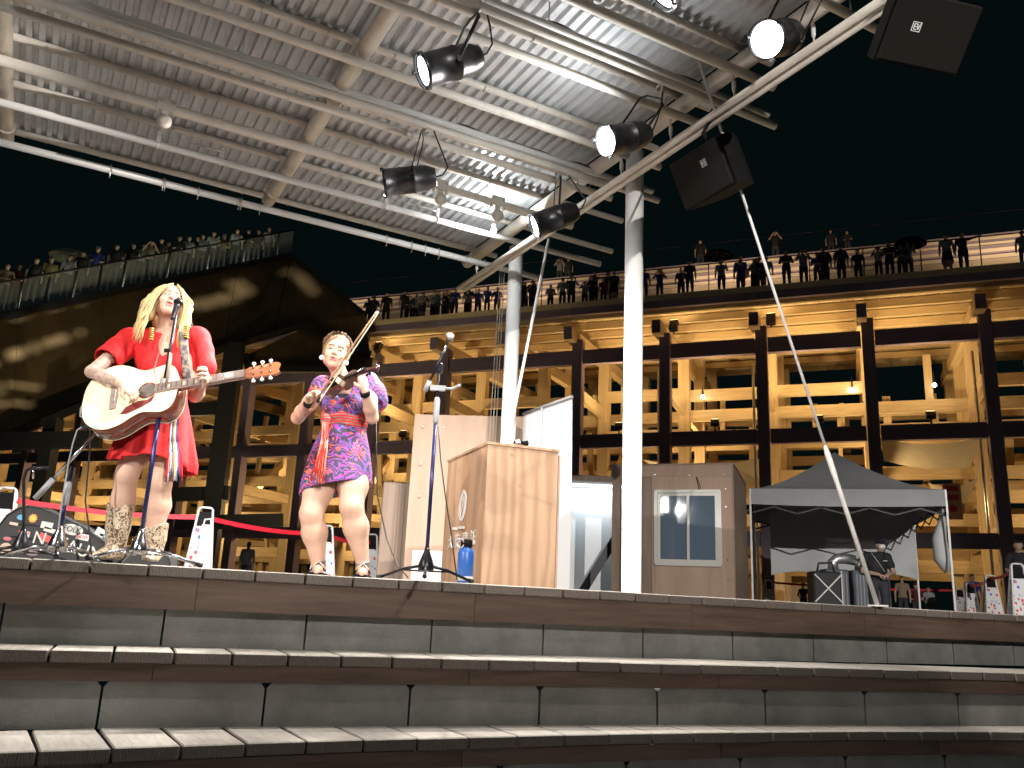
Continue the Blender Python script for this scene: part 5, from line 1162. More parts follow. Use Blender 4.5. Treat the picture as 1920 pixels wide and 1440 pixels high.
build(MB().grid(curtl, 20, 8), 'side_curtain', M_tent, tent)
cr0 = onpl(1768, 985, TA[0] + tn * .3, tn); build(MB().tube([cr0 + UPZ * .35, cr0 + UPZ * .1, cr0 + UPZ * -.25 - tx * .08, cr0 + UPZ * -.62 - tx * .05, cr0 + UPZ * -.85], [.03, .06, .13, .15, .05], 10), 'gathered_curtain', M_curt, tent)
# spot coolers with silver ducts, folding cart
M_silver = mat('silver_duct_foil', (0.6, 0.6, 0.6), 0.35, .8, bump=.5, bscale=60)
M_unit = mat('dark_grey_unit', (0.10, 0.115, 0.14), 0.5, var=.15)
for k, (u, v, lab) in enumerate(((1562, 1062, 'spot cooler with bent silver duct behind the folding cart'), (1612, 1062, 'ribbed spot cooler with silver duct left of the staff member'))):
    p = at(u, v, 16.9); o = thing('spot_cooler', lab, 'cooler', (p.x, p.y, -.06), group='spot coolers in the tent'); b = Vector((p.x, p.y, 0))
    build(MB().box(b + UPZ * .40, (.44, .44, .92), bev=.03), 'body', M_unit, o)
    for q in range(6): build(MB().box(b + Vector((-.16 + .064 * q, -.223, .42)), (.02, .02, .72)), 'rib', M_grey, o)
    build(MB().tube([b + UPZ * .86, b + UPZ * 1.0, b + Vector((.08, 0, 1.07)), b + Vector((.24, 0, 1.08)), b + Vector((.42, .05, 1.06))], .10, 12), 'duct', M_silver, o)
p0 = at(1545, 1095, 16.0); o = thing('folding_cart', 'black folding cart with crossed silver legs in the tent', 'cart', (p0.x, 16, -.06)); b = Vector((p0.x, 16.0, 0))
build(MB().box(b + UPZ * .40, (.50, .38, .72), bev=.03), 'bag', M_case, o)
build(MB().bar(b + Vector((-.24, -.2, .22)), b + Vector((.24, -.2, .70)), .02, .02).bar(b + Vector((.24, -.215, .22)), b + Vector((-.24, -.215, .70)), .02, .02), 'cross_bar', M_wpipe, o)
build(MB().tube([b + Vector((.25, -.2, -.06)), b + Vector((.25, -.2, .78))], .012, 6), 'leg', M_wpipe, o); build(MB().tube([b + Vector((-.15, -.1, .76)), b + Vector((-.12, -.1, .9)), b + Vector((.12, -.1, .92)), b + Vector((.16, -.1, .76))], .02, 8), 'handle', M_case, o)
# red sign on a ring column right of the tent
sg0 = onpl(1786, 940, RE + rn * (ROW0 + .4), rn); sg = thing('notice_board', 'narrow orange notice board with red marks on the timber right of the tent', 'sign', sg0)
rx = -rd
build(MB().box(sg0, (.5, .03, 1.1), Matrix((rx, rn, UPZ)).transposed()), 'board', mat('orange_board', (.75, .42, .16), .5), sg)
for k, dz in enumerate((.38, .12)): build(MB().box(sg0 - rn * .02 + UPZ * dz, (.36, .01, .16), Matrix((rx, rn, UPZ)).transposed()), 'mark', M_redink, sg)
build(MB().lathe([(.11, 0), (.11, .01)], sg0 - rn * .018 - UPZ * .22, -rn, n=16), 'round_mark', M_redink, sg)
# ================================================================== PEOPLE
M_skin = mat('fair_skin', (0.60, 0.38, 0.28), 0.5, var=.06, vscale=18, sss=.12, spec=.35)
M_lip = mat('lip_rose', (0.42, 0.13, 0.12), 0.4)
M_brow = mat('brow_brown', (0.16, 0.09, 0.05), 0.8)
M_lash = mat('lash_dark', (0.05, 0.03, 0.02), 0.7)
M_eyew = mat('eye_white', (0.30, 0.27, 0.25), 0.3)
M_iris = mat('eye_iris_dark', (0.05, 0.04, 0.035), 0.15)
def npv(p): return np.array((p[0], p[1], p[2]), float)
def head_sdf(S_, C, hf, hu, sc=1.0, mouth=0.0, neck=None, ears=True):
    hf = Vector(hf).normalized(); hu = (Vector(hu) - hf * Vector(hu).dot(hf)).normalized(); hr = hf.cross(hu); C = Vector(C)
    rot = np.array([list(hr), list(hf), list(hu)]).T
    def q(r, f, u): return npv(C + hr * (r * sc) + hf * (f * sc) + hu * (u * sc))
    e = lambda c, r, k=.02, cut=False: S_.ell(q(*c), [x * sc for x in r], rot, k, cut)
    e((0, -.018, .028), (.076, .094, .088)); e((0, .022, -.03), (.060, .068, .078), .03); e((0, .052, -.088), (.026, .024, .024), .03)
    for s in (-1, 1):
        e((s * .040, .060, -.026), (.022, .020, .022), .02); e((s * .052, .0, -.062), (.014, .03, .022), .03)
        S_.cap(q(s * .012, .087, .030), q(s * .046, .070, .030), .008 * sc, .007 * sc, .012)
    for s in (-1, 1):
        e((s * .031, .094, .008), (.015, .012, .011), .010, True); e((s * .031, .071, .007), (.0135, .0135, .0125), .004)
    S_.cap(q(0, .084, .018), q(0, .104, -.020), .0075 * sc, .0115 * sc, .010)
    for s in (-1, 1): e((s * .011, .092, -.025), (.008, .009, .007), .006)
    S_.cap(q(-.017, .083, -.050), q(.017, .083, -.050), .0055 * sc, None, .008); S_.cap(q(0, .088, -.050), q(0, .086, -.052), .007 * sc, None, .006)
    S_.cap(q(-.014, .082, -.063 - mouth), q(.014, .082, -.063 - mouth), .0068 * sc, None, .008)
    e((0, .092, -.0565 - mouth / 2), (.020, .014, .0028 + mouth / 2), .004, True)
    if ears:
        for s in (-1, 1): e((s * .075, -.012, -.004), (.009, .018, .030), .006); e((s * .081, -.006, .0), (.006, .009, .016), .004, True)
    if neck is not None: S_.cap(q(0, -.016, -.055), npv(neck), .050 * sc, .054, .03)
    Ca = npv(C)
    def region(P_):
        d = (P_ - Ca) @ rot / sc; r, f, u = np.abs(d[:, 0]), d[:, 1], d[:, 2]; m = np.zeros(len(P_))
        m[(f > .065) & (r < .023 - .35 * np.abs(u + .056)) & (u < -.045) & (u > -.071 - mouth)] = 1
        m[(f > .050) & (r > .013) & (r < .050) & (np.abs(u - (.031 - .10 * (r - .03) ** 2 / .02)) < .0042)] = 2
        m[(f > .055) & (r > .015) & (r < .047) & (np.abs(u - (.002 + 3.0 * (r - .031) ** 2)) < .0026)] = 3
        return m
    return q, region, (hr, hf, hu)
def hand_sdf(S_, W, d, n, thumb=1, curl=(.5, .7, .5), spread=.012, sc=1.0, thumb_in=.5):
    d = Vector(d).normalized(); n = (Vector(n) - d * Vector(n).dot(d)).normalized(); s = d.cross(n) * thumb; W = Vector(W)
    for i, (off, L) in enumerate(((.030, .070), (.011, .079), (-.009, .074), (-.027, .058))):
        kn = W + d * (.088 - .006 * abs(i - 1)) * sc + s * off * sc
        S_.cap(npv(W + s * off * .5 * sc), npv(kn), .0135 * sc, .0115 * sc, .014)
        p = kn; a = 0
        for j, fr in enumerate((.45, .31, .24)):
            a += curl[j] * (1 + .08 * i); dd = (d * math.cos(a) + n * math.sin(a) + s * (off * spread / .01 * .2 if j == 0 else 0)).normalized(); p2 = p + dd * (L * fr * sc)
            S_.cap(npv(p), npv(p2), (.0096 - .0009 * j) * sc, (.0090 - .0011 * j) * sc, .004); p = p2
    b = W + d * .028 * sc + s * .024 * sc; t1 = b + (d * .55 + s * .60 + n * thumb_in).normalized() * .044 * sc; t2 = t1 + (d * .8 + s * .05 + n * thumb_in).normalized() * .034 * sc
    S_.cap(npv(b), npv(t1), .015 * sc, .011 * sc, .012); S_.cap(npv(t1), npv(t2), .0105 * sc, .0085 * sc, .004)
    S_.ell(npv(W + d * .05 * sc), (.034 * sc, .040 * sc, .016 * sc), np.array([list(s), list(d), list(n)]).T, .015)
def strands(roots, fn, n_side=5, r=.0035, seg=9):
    mb = MB()
    for k in range(roots):
        pts, rr = fn(k)
        mb.tube(pts, [rr * (1 - .75 * (i / (len(pts) - 1)) ** 2) for i in range(len(pts))], n_side)
    return mb
# ------------------------------------------------------------------ SINGER with the guitar
SY = 5.25
def J(u, v, dy=0.0): return at(u, v, SY + dy)
sb = J(256, 1060); singer = thing('person', 'woman in red dress and patterned boots singing with an acoustic guitar', 'person', (sb.x, SY, 0.0))
H_C = J(319, 567, -.02)
lo = (J(150, 700).x - .12, SY - .56, -.02); hi = (J(410, 700).x + .12, SY + .32, J(320, 520).z + .05)
B = SDF(lo, hi, .0046)
nb = J(312, 622, .03)
q_, reg_s, (hr, hf, hu) = head_sdf(B, H_C, (.42, -.86, .22), (.03, .22, 1), 1.04, mouth=.006, neck=nb)
SR, SL = J(243, 640, .03), J(369, 637, .03); ER, WR = J(172, 697, -.24), J(231, 721, -.36); EL, WL = J(366, 742, -.03), J(377, 727, -.25)
B.cap(npv(SR), npv(SL), .062, .062, .04); B.ell(npv(J(307, 668, .02)), (.155, .095, .15), None, .05); B.ell(npv(J(300, 745, .03)), (.13, .09, .13), None, .05); B.cap(npv(nb), npv(J(310, 650, .02)), .06, .08, .04)
B.cap(npv(J(278, 800, .03)), npv(J(315, 800, .03)), .09, .09, .05)
B.chain([npv(SR), npv(SR.lerp(ER, .5)), npv(ER)], [.053, .044, .037], .02); B.chain([npv(ER), npv(ER.lerp(WR, .35)), npv(WR)], [.037, .038, .024], .015)
B.chain([npv(SL), npv(SL.lerp(EL, .5)), npv(EL)], [.056, .049, .040], .02); B.chain([npv(EL), npv(EL.lerp(WL, .35)), npv(WL)], [.040, .042, .027], .015)
hand_sdf(B, WR, J(250, 735, -.37) - WR, (.35, .35, -.75), -1, (.75, .8, .5), sc=1.0, thumb_in=.3)
hand_sdf(B, WL, J(390, 703, -.33) - WL, (-.35, -.75, .25), -1, (.45, .95, .7), sc=1.15, thumb_in=.1)
# legs
KR, AR = J(237, 893, -.03), J(214, 1010, .02); KL, AL = J(301, 905, .0), J(287, 1015, .06)
for hp_, kn, an in ((J(268, 810, .03), KR, AR), (J(318, 810, .04), KL, AL)):
    B.chain([npv(hp_), npv(hp_.lerp(kn, .55)), npv(kn)], [.090, .080, .064], .03); cf = kn.lerp(an, .38) + Vector((0, .018, 0))
    B.chain([npv(kn), npv(cf), npv(an)], [.062, .069, .040], .025); B.ell(npv(kn + Vector((0, -.028, -.004))), (.032, .030, .042), None, .03)
M_tat = mat('tattooed_skin', (0.62, 0.40, 0.30), 0.5, col2=(0.24, 0.18, 0.16), vscale=24, detail=3.0, distort=1.2)
def reg_arm(P_):
    m = reg_s(P_); a, b = npv(ER), npv(WR); ba = b - a; t = ((P_ - a) @ ba) / (ba @ ba); d = np.linalg.norm(P_ - a - np.clip(t, 0, 1)[:, None] * ba, axis=1); m[(d < .055) & (t > -.1) & (t < .86)] = 4
    a, b = npv(SR.lerp(ER, .5)), npv(ER); ba = b - a; t = np.clip(((P_ - a) @ ba) / (ba @ ba), 0, 1); d = np.linalg.norm(P_ - a - t[:, None] * ba, axis=1); m[d < .058] = 4; return m
sdf_obj(B, 'body', [M_skin, M_lip, M_brow, M_lash, M_tat], singer, reg_arm)
# dress
M_red = mat('red_crepe', (0.50, 0.006, 0.008), 0.8, var=.14, vscale=5, bump=1.0, bscale=13, stretch=(1, 1, .18))
D = SDF((lo[0], SY - .46, .40), (hi[0], SY + .34, J(300, 600).z), .0062)
D.cap(npv(SR + Vector((.01, 0, .0))), npv(SL), .082, .082, .03); D.ell(npv(J(307, 670, .02)), (.178, .125, .165), None, .05)
for s_ in (-1, 1): D.ell(npv(J(306, 690, -.07)) + np.array([s_ * .075, 0, 0]), (.075, .06, .075), None, .04)
D.ell(npv(J(301, 735, .03)), (.165, .118, .12), None, .06)
D.chain([npv(SR), npv(SR.lerp(ER, .30)), npv(SR.lerp(ER, .56))], [.082, .078, .084], .03); D.chain([npv(SL), npv(J(379, 658, .01)), npv(J(384, 688, -.03))], [.076, .066, .072], .03)
D.cap(npv(SR.lerp(ER, .58)), npv(SR.lerp(ER, 1.1)), .070, .095, .0, True); D.cap(npv(J(382, 694, .0)), npv(J(372, 735, -.03)), .064, .060, .0, True)
zw, zh = J(300, 742).z, J(285, 868).z; cw, ch = npv(J(300, 742, .03)), npv(J(283, 866, .02))
def skirt(P_, inner=0.0, low=0.0):
    t = np.clip((zw - P_[..., 2]) / (zw - zh), -.2, 1.25); cx = cw[0] + (ch[0] - cw[0]) * t; cy = cw[1] + (ch[1] - cw[1]) * t
    dx, dy = P_[..., 0] - cx, P_[..., 1] - cy; th = np.arctan2(dy, dx)
    fold = (1 + .075 * np.clip(t, 0, 1) * np.sin(9 * th + 1.3 * np.sin(3 * th)) + .02 * np.clip(t, 0, 1) * np.sin(21 * th))
    rx = (.158 + .105 * np.clip(t, 0, 1) ** .8) * fold - inner; ry = (.115 + .085 * np.clip(t, 0, 1) ** .8) * fold - inner
    d = (np.sqrt((dx / rx) ** 2 + (dy / ry) ** 2) - 1) * np.minimum(rx, ry)
    hem = zh - .035 * np.sin(th * 2 + .6) * 1.0 - .03 * (P_[..., 0] - ch[0]) / .25 + low
    return np.maximum(np.maximum(d, hem - P_[..., 2]), P_[..., 2] - (zw + .02))
D.field(lambda P_: skirt(P_), (lo[0], SY - .36, zh - .12), (hi[0], SY + .34, zw + .06), .03)
D.field(lambda P_: np.maximum(skirt(P_, .014, -.2), P_[..., 2] - (zw - .10)), (lo[0], SY - .36, zh - .15), (hi[0], SY + .34, zw), 0, True)
vn = J(309, 636, -.10); D.ell(npv(vn), (.045, .16, .105), np.array(Matrix.Rotation(.05, 3, 'Y')), .01, True); D.ell(npv(J(313, 615, .0)), (.075, .10, .06), None, .015, True)
sdf_obj(D, 'dress', M_red, singer)
# woven sash: striped band ends with fringe at the front
cols_ = [(.55, .02, .03), (.75, .73, .70), (.05, .10, .35), (.70, .42, .05), (.75, .73, .70), (.10, .15, .40), (.55, .02, .03)]
for k, c in enumerate(cols_):
    m = mat('sash_yarn_%d' % k, c, .85, var=.2, vscale=90); u0 = 318 + k * 2.6; yy = -.245
    mb = MB().tube([J(u0 + 3, 752, -.12), J(u0 + 3, 782, yy + .03), J(u0, 815, yy), J(u0 - 1 + .4 * k, 830, yy)], .0058, 6, flat=.5)
    for j in range(3): mb.tube([J(u0 - 1 + .4 * k, 828, yy), J(u0 - 3 + k * .9 + j * 2.2, 855, yy - .01), J(u0 - 6 + k * 1.5 + j * 2.5, 880 + 7 * math.sin(k * 2.1 + j), yy - .005), J(u0 - 8 + k * 1.7 + j * 2.5, 896 + 9 * math.sin(k * 1.7 + j * 2), yy)], [.004, .0045, .004, .003], 5)
    build(mb, 'sash_end', m, singer)
# boots
def boot_material():
    m = bpy.data.materials.new('tooled_boot_leather'); m.use_nodes = True; nt = m.node_tree; L = nt.links; b = nt.nodes['Principled BSDF']; b.inputs['Roughness'].default_value = .45
    tc = N(nt, 'ShaderNodeTexCoord'); vo = N(nt, 'ShaderNodeTexVoronoi', feature='DISTANCE_TO_EDGE', Scale=34.0); nz = N(nt, 'ShaderNodeTexNoise', Scale=26.0); ad = N(nt, 'ShaderNodeMix', data_type='VECTOR'); ad.inputs[0].default_value = .12
    L.new(tc.outputs['Object'], nz.inputs[0]); L.new(tc.outputs['Object'], ad.inputs[4]); L.new(nz.outputs['Color'], ad.inputs[5]); L.new(ad.outputs[1], vo.inputs['Vector'])
    rp = N(nt, 'ShaderNodeValToRGB'); rp.color_ramp.elements[0].position = .10; rp.color_ramp.elements[0].color = (.52, .42, .30, 1); rp.color_ramp.elements[1].position = .16; rp.color_ramp.elements[1].color = (.13, .075, .045, 1)
    L.new(vo.outputs['Distance'], rp.inputs[0]); L.new(rp.outputs[0], b.inputs['Base Color']); bp = N(nt, 'ShaderNodeBump', Strength=.4, Distance=.004, invert=True); L.new(vo.outputs['Distance'], bp.inputs['Height']); L.new(bp.outputs[0], b.inputs['Normal']); return m
M_boot = boot_material()
for nm_, top_, an, toe in (('boot', J(226, 948, .0), J(217, 1026, .02), (-.35, -1, 0)), ('boot', J(291, 984, .04), J(287, 1036, .06), (.25, -1, 0))):
    an = Vector((an.x, an.y, .085)); t = Vector(toe).normalized(); G = SDF((an.x - .24, an.y - .30, -.005), (an.x + .24, an.y + .22, top_.z + .06), .005)
    G.chain([npv(top_), npv(top_.lerp(an, .5)), npv(an)], [.078, .070, .055], .01); G.chain([npv(an), npv(an + t * .07 + UPZ * -.035), npv(an + t * .165 + UPZ * -.052)], [.052, .044, .026], .02); G.cap(npv(an - t * .02 + UPZ * -.01), npv(an - t * .03 + UPZ * -.055), .036, .030, .01)
    G.field(lambda P_: .002 - P_[..., 2], (an.x - .3, an.y - .4, -.02), (an.x + .3, an.y + .3, .03), 0, True)
    xx = Vector((1, 0, 0))
    def vcut(P_): return (top_.z + .0 - .030 + .62 * np.abs(P_[..., 0] - top_.x)) - P_[..., 2]
    G.field(vcut, (an.x - .24, an.y - .3, top_.z - .09), (an.x + .24, an.y + .25, top_.z + .08), 0, True)
    bt = sdf_obj(G, 'boot', M_boot, singer); build(MB().box(an - t * .03 + UPZ * -.066, (.06, .06, .036), bev=.008), 'heel', M_spk, bt)
# hair
M_hair = mat('golden_blonde_hair', (0.50, 0.32, 0.13), 0.5, col2=(0.66, 0.47, 0.23), vscale=30, stretch=(1, 1, .2))
Hh = SDF(npv(H_C) - .24, npv(H_C) + .22, .005); rotH = np.array([list(hr), list(hf), list(hu)]).T
Hh.ell(q_(0, -.030, .034), (.086, .100, .094), rotH, .02)
for s_ in (-1, 1): Hh.chain([q_(s_ * .07, -.02, .05), q_(s_ * .088, -.03, -.03), q_(s_ * .095, -.035, -.11)], [.03, .030, .034], .03)
Hh.chain([q_(0, -.09, .0), q_(0, -.10, -.09)], [.07, .075], .03)
Hh.ell(q_(0, .075, -.028), (.062, .085, .098), rotH, .012, True)
hairo = sdf_obj(Hh, 'hair', M_hair, singer)
def strand(k):
    rnd_ = random.Random(k); side = -1 if k % 2 else 1; a = rnd_.uniform(.1, 1.0); f0_ = rnd_.uniform(-.06, .062); L = rnd_.uniform(.55, 1.08)
    ph = rnd_.uniform(0, 6.3); pts = []
    for i in range(11):
        t = i / 10; r = side * (.012 + (.070 + .022 * a) * min(1, t * 2.6) ** .6 + (.03 * a + .01) * t); u = .118 - (.02 + .385 * t * L) - .03 * f0_ * 10 * t; f = f0_ * (1 - .2 * t) + (.020 if f0_ > .02 else -.02) * t + .010 * (1 - a)
        w_ = (.006 + .012 * a) * min(1, t * 2); pts.append(Vector(q_(r + w_ * math.sin(9 * t + ph), f + w_ * math.cos(8 * t + ph), u)))
    return pts, rnd_.uniform(.0018, .0042)
build(strands(480, strand), 'loose_hair', M_hair, singer)
M_gold = mat('gold_band', (0.75, 0.50, 0.16), 0.3, .9)
for s_, (u, v) in enumerate(((283, 628), (349, 624))):
    p = J(u, v, -.13); m = MB()
    for k in range(6): m.lathe([(.013, 0), (.016, .003), (.016, .007), (.013, .010)], p + Vector((.001 * k, 0, .035 - .014 * k)), n=12)
    build(m, 'hair_wrap', M_gold, singer)
# ------------------------------------------------------------------ the guitar: its own thing
gA, gB = at(247, 738, 4.97), at(505, 693, 4.93); ax = (gB - gA).normalized(); gn = Vector((-.05, -.93, .36)); gn = (gn - ax * gn.dot(ax)).normalized(); gy = gn.cross(ax)
if gy.z < 0: gy = -gy
gt = thing('acoustic_guitar', 'pale topped acoustic guitar held by the singer in red', 'guitar', gA - UPZ * .2)
GS = 1.13
def G3(x_, y_, n_=0.0): return gA + ax * (x_ * GS) + gy * (y_ * GS) + gn * (n_ * GS)
ctl = [(-.255, 0), (-.25, .07), (-.225, .135), (-.17, .185), (-.105, .202), (-.04, .186), (.02, .150), (.065, .133), (.115, .140), (.165, .150), (.205, .135), (.23, .095), (.242, .04), (.244, 0)]
def cr(p0, p1, p2, p3, t): return 0.5 * ((2 * p1) + (-p0 + p2) * t + (2 * p0 - 5 * p1 + 4 * p2 - p3) * t * t + (-p0 + 3 * p1 - 3 * p2 + p3) * t ** 3)
half = []
for i in range(len(ctl) - 1):
    P0, P1, P2, P3 = [np.array(ctl[max(0, min(len(ctl) - 1, j))]) for j in (i - 1, i, i + 1, i + 2)]
    for t in (0, .33, .66): half.append(tuple(cr(P0, P1, P2, P3, t)))
half.append(ctl[-1]); outl = half + [(x_, -y_) for x_, y_ in half[-2:0:-1]]
M_spruce = wood('pale_spruce_top', (0.80, 0.66, 0.44), (0.86, 0.74, 0.53), .3, (1, 30, 30), 2.0, .0)
M_mahog = mat('dark_mahogany_gloss', (0.16, 0.04, 0.022), 0.22, var=.25, vscale=14, coat=.5)
M_rose = mat('rosewood_board', (0.30, 0.22, 0.19), 0.4, var=.2, vscale=40)
M_bind = mat('cream_binding', (0.72, 0.62, 0.45), .4)
build(MB().prism([(x_ * GS, y_ * GS) for x_, y_ in outl], gA, ax, gy, gn * .004), 'soundboard', M_spruce, gt)
build(MB().prism([(x_ * GS, y_ * GS) for x_, y_ in outl], gA - gn * .121, ax, gy, gn * .120, smooth=True), 'body_side', M_mahog, gt)
for nn in (.0025, -.118): build(MB().tube([G3(x_, y_, 0) + gn * nn for x_, y_ in outl + outl[:1]], .0035, 6, cap=False), 'binding', M_bind, gt)
build(MB().lathe([(.058, 0), (.058, .0012), (.047, .0013), (.047, .0001)], G3(.085, 0) + gn * .0042, gn, n=32), 'rosette', M_mahog, gt); build(MB().lathe([(.046, 0), (.046, .0008)], G3(.085, 0) + gn * .0045, gn, n=32), 'sound_hole', mat('sound_hole_shade', (.16, .14, .12), .7), gt)  # dark disc laid on the board for the shade inside the hole
build(MB().prism([(x_ * GS, y_ * GS) for x_, y_ in ((.13, -.035), (.09, -.062), (.04, -.060), (-.02, -.085), (-.045, -.125), (-.01, -.130), (.06, -.105), (.115, -.075))][::-1], gA + gn * .0045, ax, gy, gn * .001), 'pickguard', mat('oxblood_pickguard', (.18, .03, .03), .25), gt)
br = build(MB().prism([(x_ * GS, y_ * GS) for x_, y_ in ((-.105, -.085), (-.075, -.085), (-.07, 0), (-.075, .085), (-.105, .085), (-.11, 0))], gA + gn * .0045, ax, gy, gn * .008), 'bridge', M_rose, gt)
build(MB().bar(G3(-.082, -.036) + gn * .013, G3(-.082, .036) + gn * .013, .004, .004), 'saddle', M_white, br)
fb = build(MB().prism([(.125 * GS, -.028 * GS), (.60 * GS, -.022 * GS), (.60 * GS, .022 * GS), (.125 * GS, .028 * GS)], gA + gn * .0046, ax, gy, gn * .008), 'fretboard', M_rose, gt)
build(MB().prism([(.24 * GS, -.026 * GS), (.60 * GS, -.021 * GS), (.60 * GS, .021 * GS), (.24 * GS, .026 * GS)], gA - gn * .020, ax, gy, gn * .0245), 'neck', M_mahog, gt)
for k in range(14):
    xf = .60 - .475 * (1 - 2 ** (-k / 9.0)) / (1 - 2 ** (-14 / 9.0)); build(MB().bar(G3(xf, -.0225) + gn * .0135, G3(xf, .0225) + gn * .0135, .003, .002, up=gn), 'fret', M_chrome, fb)
    if k in (2, 4, 6, 8, 11): build(MB().box(G3(xf + .012, 0) + gn * .0128, (.014, .024, .001), Matrix((ax, gy, gn)).transposed()), 'inlay', M_bind, fb)
hs = build(MB().prism([(x_ * GS, y_ * GS) for x_, y_ in ((.602, -.022), (.625, -.034), (.765, -.040), (.785, -.030), (.775, 0), (.785, .030), (.765, .040), (.625, .034), (.602, .022))], gA - gn * .012, ax, gy, gn * .018), 'headstock', mat('headstock_veneer', (.34, .11, .045), .3, coat=.4), gt)
M_peg = mat('pearl_tuner', (0.75, 0.72, 0.66), .3, .3)
for k in range(3):
    for s_ in (-1, 1):
        p = G3(.645 + .045 * k, .045 * s_) ; build(MB().ball(p + gy * .014 * s_, .011, 10, sc=(1.2, .8, 1)).tube([p - gy * .01 * s_, p + gy * .01 * s_], .004, 6), 'tuner', M_peg, hs); build(MB().lathe([(.006, 0), (.006, .012)], G3(.645 + .045 * k, .020 * s_) + gn * .006, gn, n=8), 'string_post', M_chrome, hs)
for k in range(6):
    y_ = -.020 + .008 * k; build(MB().tube([G3(-.09, y_ * 1.3) + gn * .016, G3(.60, y_ * .85) + gn * .0145, G3(.66 + .04 * (k % 3), y_ * .9) + gn * .014], .0009, 4), 'string', M_chrome, gt)
# strap over her left shoulder
M_strap = mat('embroidered_black_strap', (0.02, 0.02, 0.03), .8, col2=(.22, .16, .12), vscale=42, detail=1.0)
sp_ = [J(334, 612, .12), J(340, 608, .0), J(344, 622, -.10), J(345, 645, -.155), J(347, 672, -.185), J(350, 700, -.20), J(351, 722, -.19)]
build(MB().tube(sp_, .026, 8, flat=.12, ref=(1, 0, 0)), 'strap', M_strap, gt)
cbl = [G3(-.25, .02, -.05), G3(-.285, .03, -.05), G3(-.295, .0, -.05), G3(-.29, -.05, -.05), G3(-.262, -.07, -.06)]; build(MB().tube(cbl, .0045, 6), 'pickup_cable', M_grey, gt)
# ------------------------------------------------------------------ VIOLINIST
VY = 5.80
def K(u, v, dy=0.0): return at(u, v, VY + dy)
vb = K(632, 1080); vio = thing('person', 'woman in purple patterned dress with red sash playing the violin', 'person', (vb.x, VY, 0.0))
V_C = K(630, 662, -.05); nb = K(638, 704, .02)
lo = (K(540, 750).x - .10, VY - .62, -.01); hi = (K(720, 750).x + .16, VY + .30, K(630, 610).z + .05)
B = SDF(lo, hi, .0046)
q_v, reg_v, (vr, vf, vu) = head_sdf(B, V_C, (.14, -.97, -.05), (.16, 0, 1), 1.06, neck=nb)
SR, SL = K(606, 726, .02), K(688, 718, .02); ER, WR = K(558, 783, -.08), K(578, 751, -.30); EL, WL = K(698, 783, -.12), K(685, 734, -.30)
B.cap(npv(SR), npv(SL), .060, .060, .04); B.ell(npv(K(645, 755, .02)), (.14, .09, .14), None, .05); B.ell(npv(K(645, 800, .03)), (.12, .085, .12), None, .05); B.cap(npv(K(622, 860, .03)), npv(K(660, 860, .03)), .09, .09, .05)
for S0, E_, W_2 in ((SR, ER, WR), (SL, EL, WL)):
    B.chain([npv(S0), npv(S0.lerp(E_, .5)), npv(E_)], [.056, .052, .042], .02); B.chain([npv(E_), npv(E_.lerp(W_2, .35)), npv(W_2)], [.042, .043, .027], .015)
hand_sdf(B, WR, K(600, 731, -.36) - WR, (.15, -.2, -1), -1, (.55, .9, .6), thumb_in=.5)
hand_sdf(B, WL, K(675, 692, -.34) - WL, (-.55, .35, .15), 1, (.35, 1.0, .8), thumb_in=.3)
for hp_, kn, an in ((K(612, 868, .03), K(584, 963, -.05), K(597, 1060, .02)), (K(665, 868, .03), K(659, 950, -.07), K(680, 1056, .02))):
    B.chain([npv(hp_), npv(hp_.lerp(kn, .55)), npv(kn)], [.105, .098, .076], .03); cf = kn.lerp(an, .36) + Vector((0, .02, 0))
    B.chain([npv(kn), npv(cf), npv(an)], [.072, .082, .042], .03); B.ell(npv(kn + Vector((0, -.030, 0))), (.036, .030, .042), None, .03)
    an0 = Vector((an.x, an.y, .055)); B.chain([npv(an), npv(an0), npv(an0 + Vector((.02, -.10, -.02))), npv(an0 + Vector((.03, -.165, -.03)))], [.040, .040, .034, .024], .015)
sdf_obj(B, 'body', [M_skin, M_lip, M_brow, M_lash], vio, reg_v)
for s_ in (-1, 1):
    e_ = build(MB().ball(q_v(s_ * .031, .0775, .006), .0105, 12, sc=(1.15, .8, .75)), 'eye', M_eyew, vio); build(MB().ball(q_v(s_ * .031 - .001, .0850, .006), .0055, 10, sc=(1, .6, 1)), 'iris', M_iris, e_)
# hair pulled back with wisps
M_hair2 = mat('brown_blonde_hair', (0.15, 0.090, 0.045), 0.5, col2=(0.30, 0.19, 0.10), vscale=40, stretch=(1, 1, .3))
Hh = SDF(npv(V_C) - .2, npv(V_C) + .2, .005); rotV = np.array([list(vr), list(vf), list(vu)]).T
Hh.ell(q_v(0, -.028, .042), (.090, .100, .094), rotV, .02); Hh.ell(q_v(0, -.125, .03), (.05, .045, .05), rotV, .02)
for s_ in (-1, 1): Hh.ell(q_v(s_ * .070, -.03, .0), (.022, .05, .05), rotV, .02)
Hh.ell(q_v(0, .085, -.028), (.064, .085, .090), rotV, .012, True); sdf_obj(Hh, 'hair', M_hair2, vio)
def wisp(k):
    r_ = random.Random(k + 99); a = r_.uniform(-1.4, 1.4); f0_ = r_.uniform(-.06, .05); pts = []
    for i in range(7):
        t = i / 6; rr = .090 + .010 * t * r_.random() + .004; pts.append(Vector(q_v(rr * math.sin(a * (1 + .2 * t)), f0_ - .05 * t, .04 + (rr + .004) * math.cos(a * (1 + .2 * t)) * 1.02)))
    return pts, r_.uniform(.002, .0035)
build(strands(130, wisp), 'loose_hair', M_hair2, vio)
for s_ in (-1, 1): build(MB().lathe([(.001, 0), (.017, .001), (.019, .004), (.001, .006)], Vector(q_v(s_ * .079, .004, -.052)), vf, n=16), 'earring', M_white, vio)
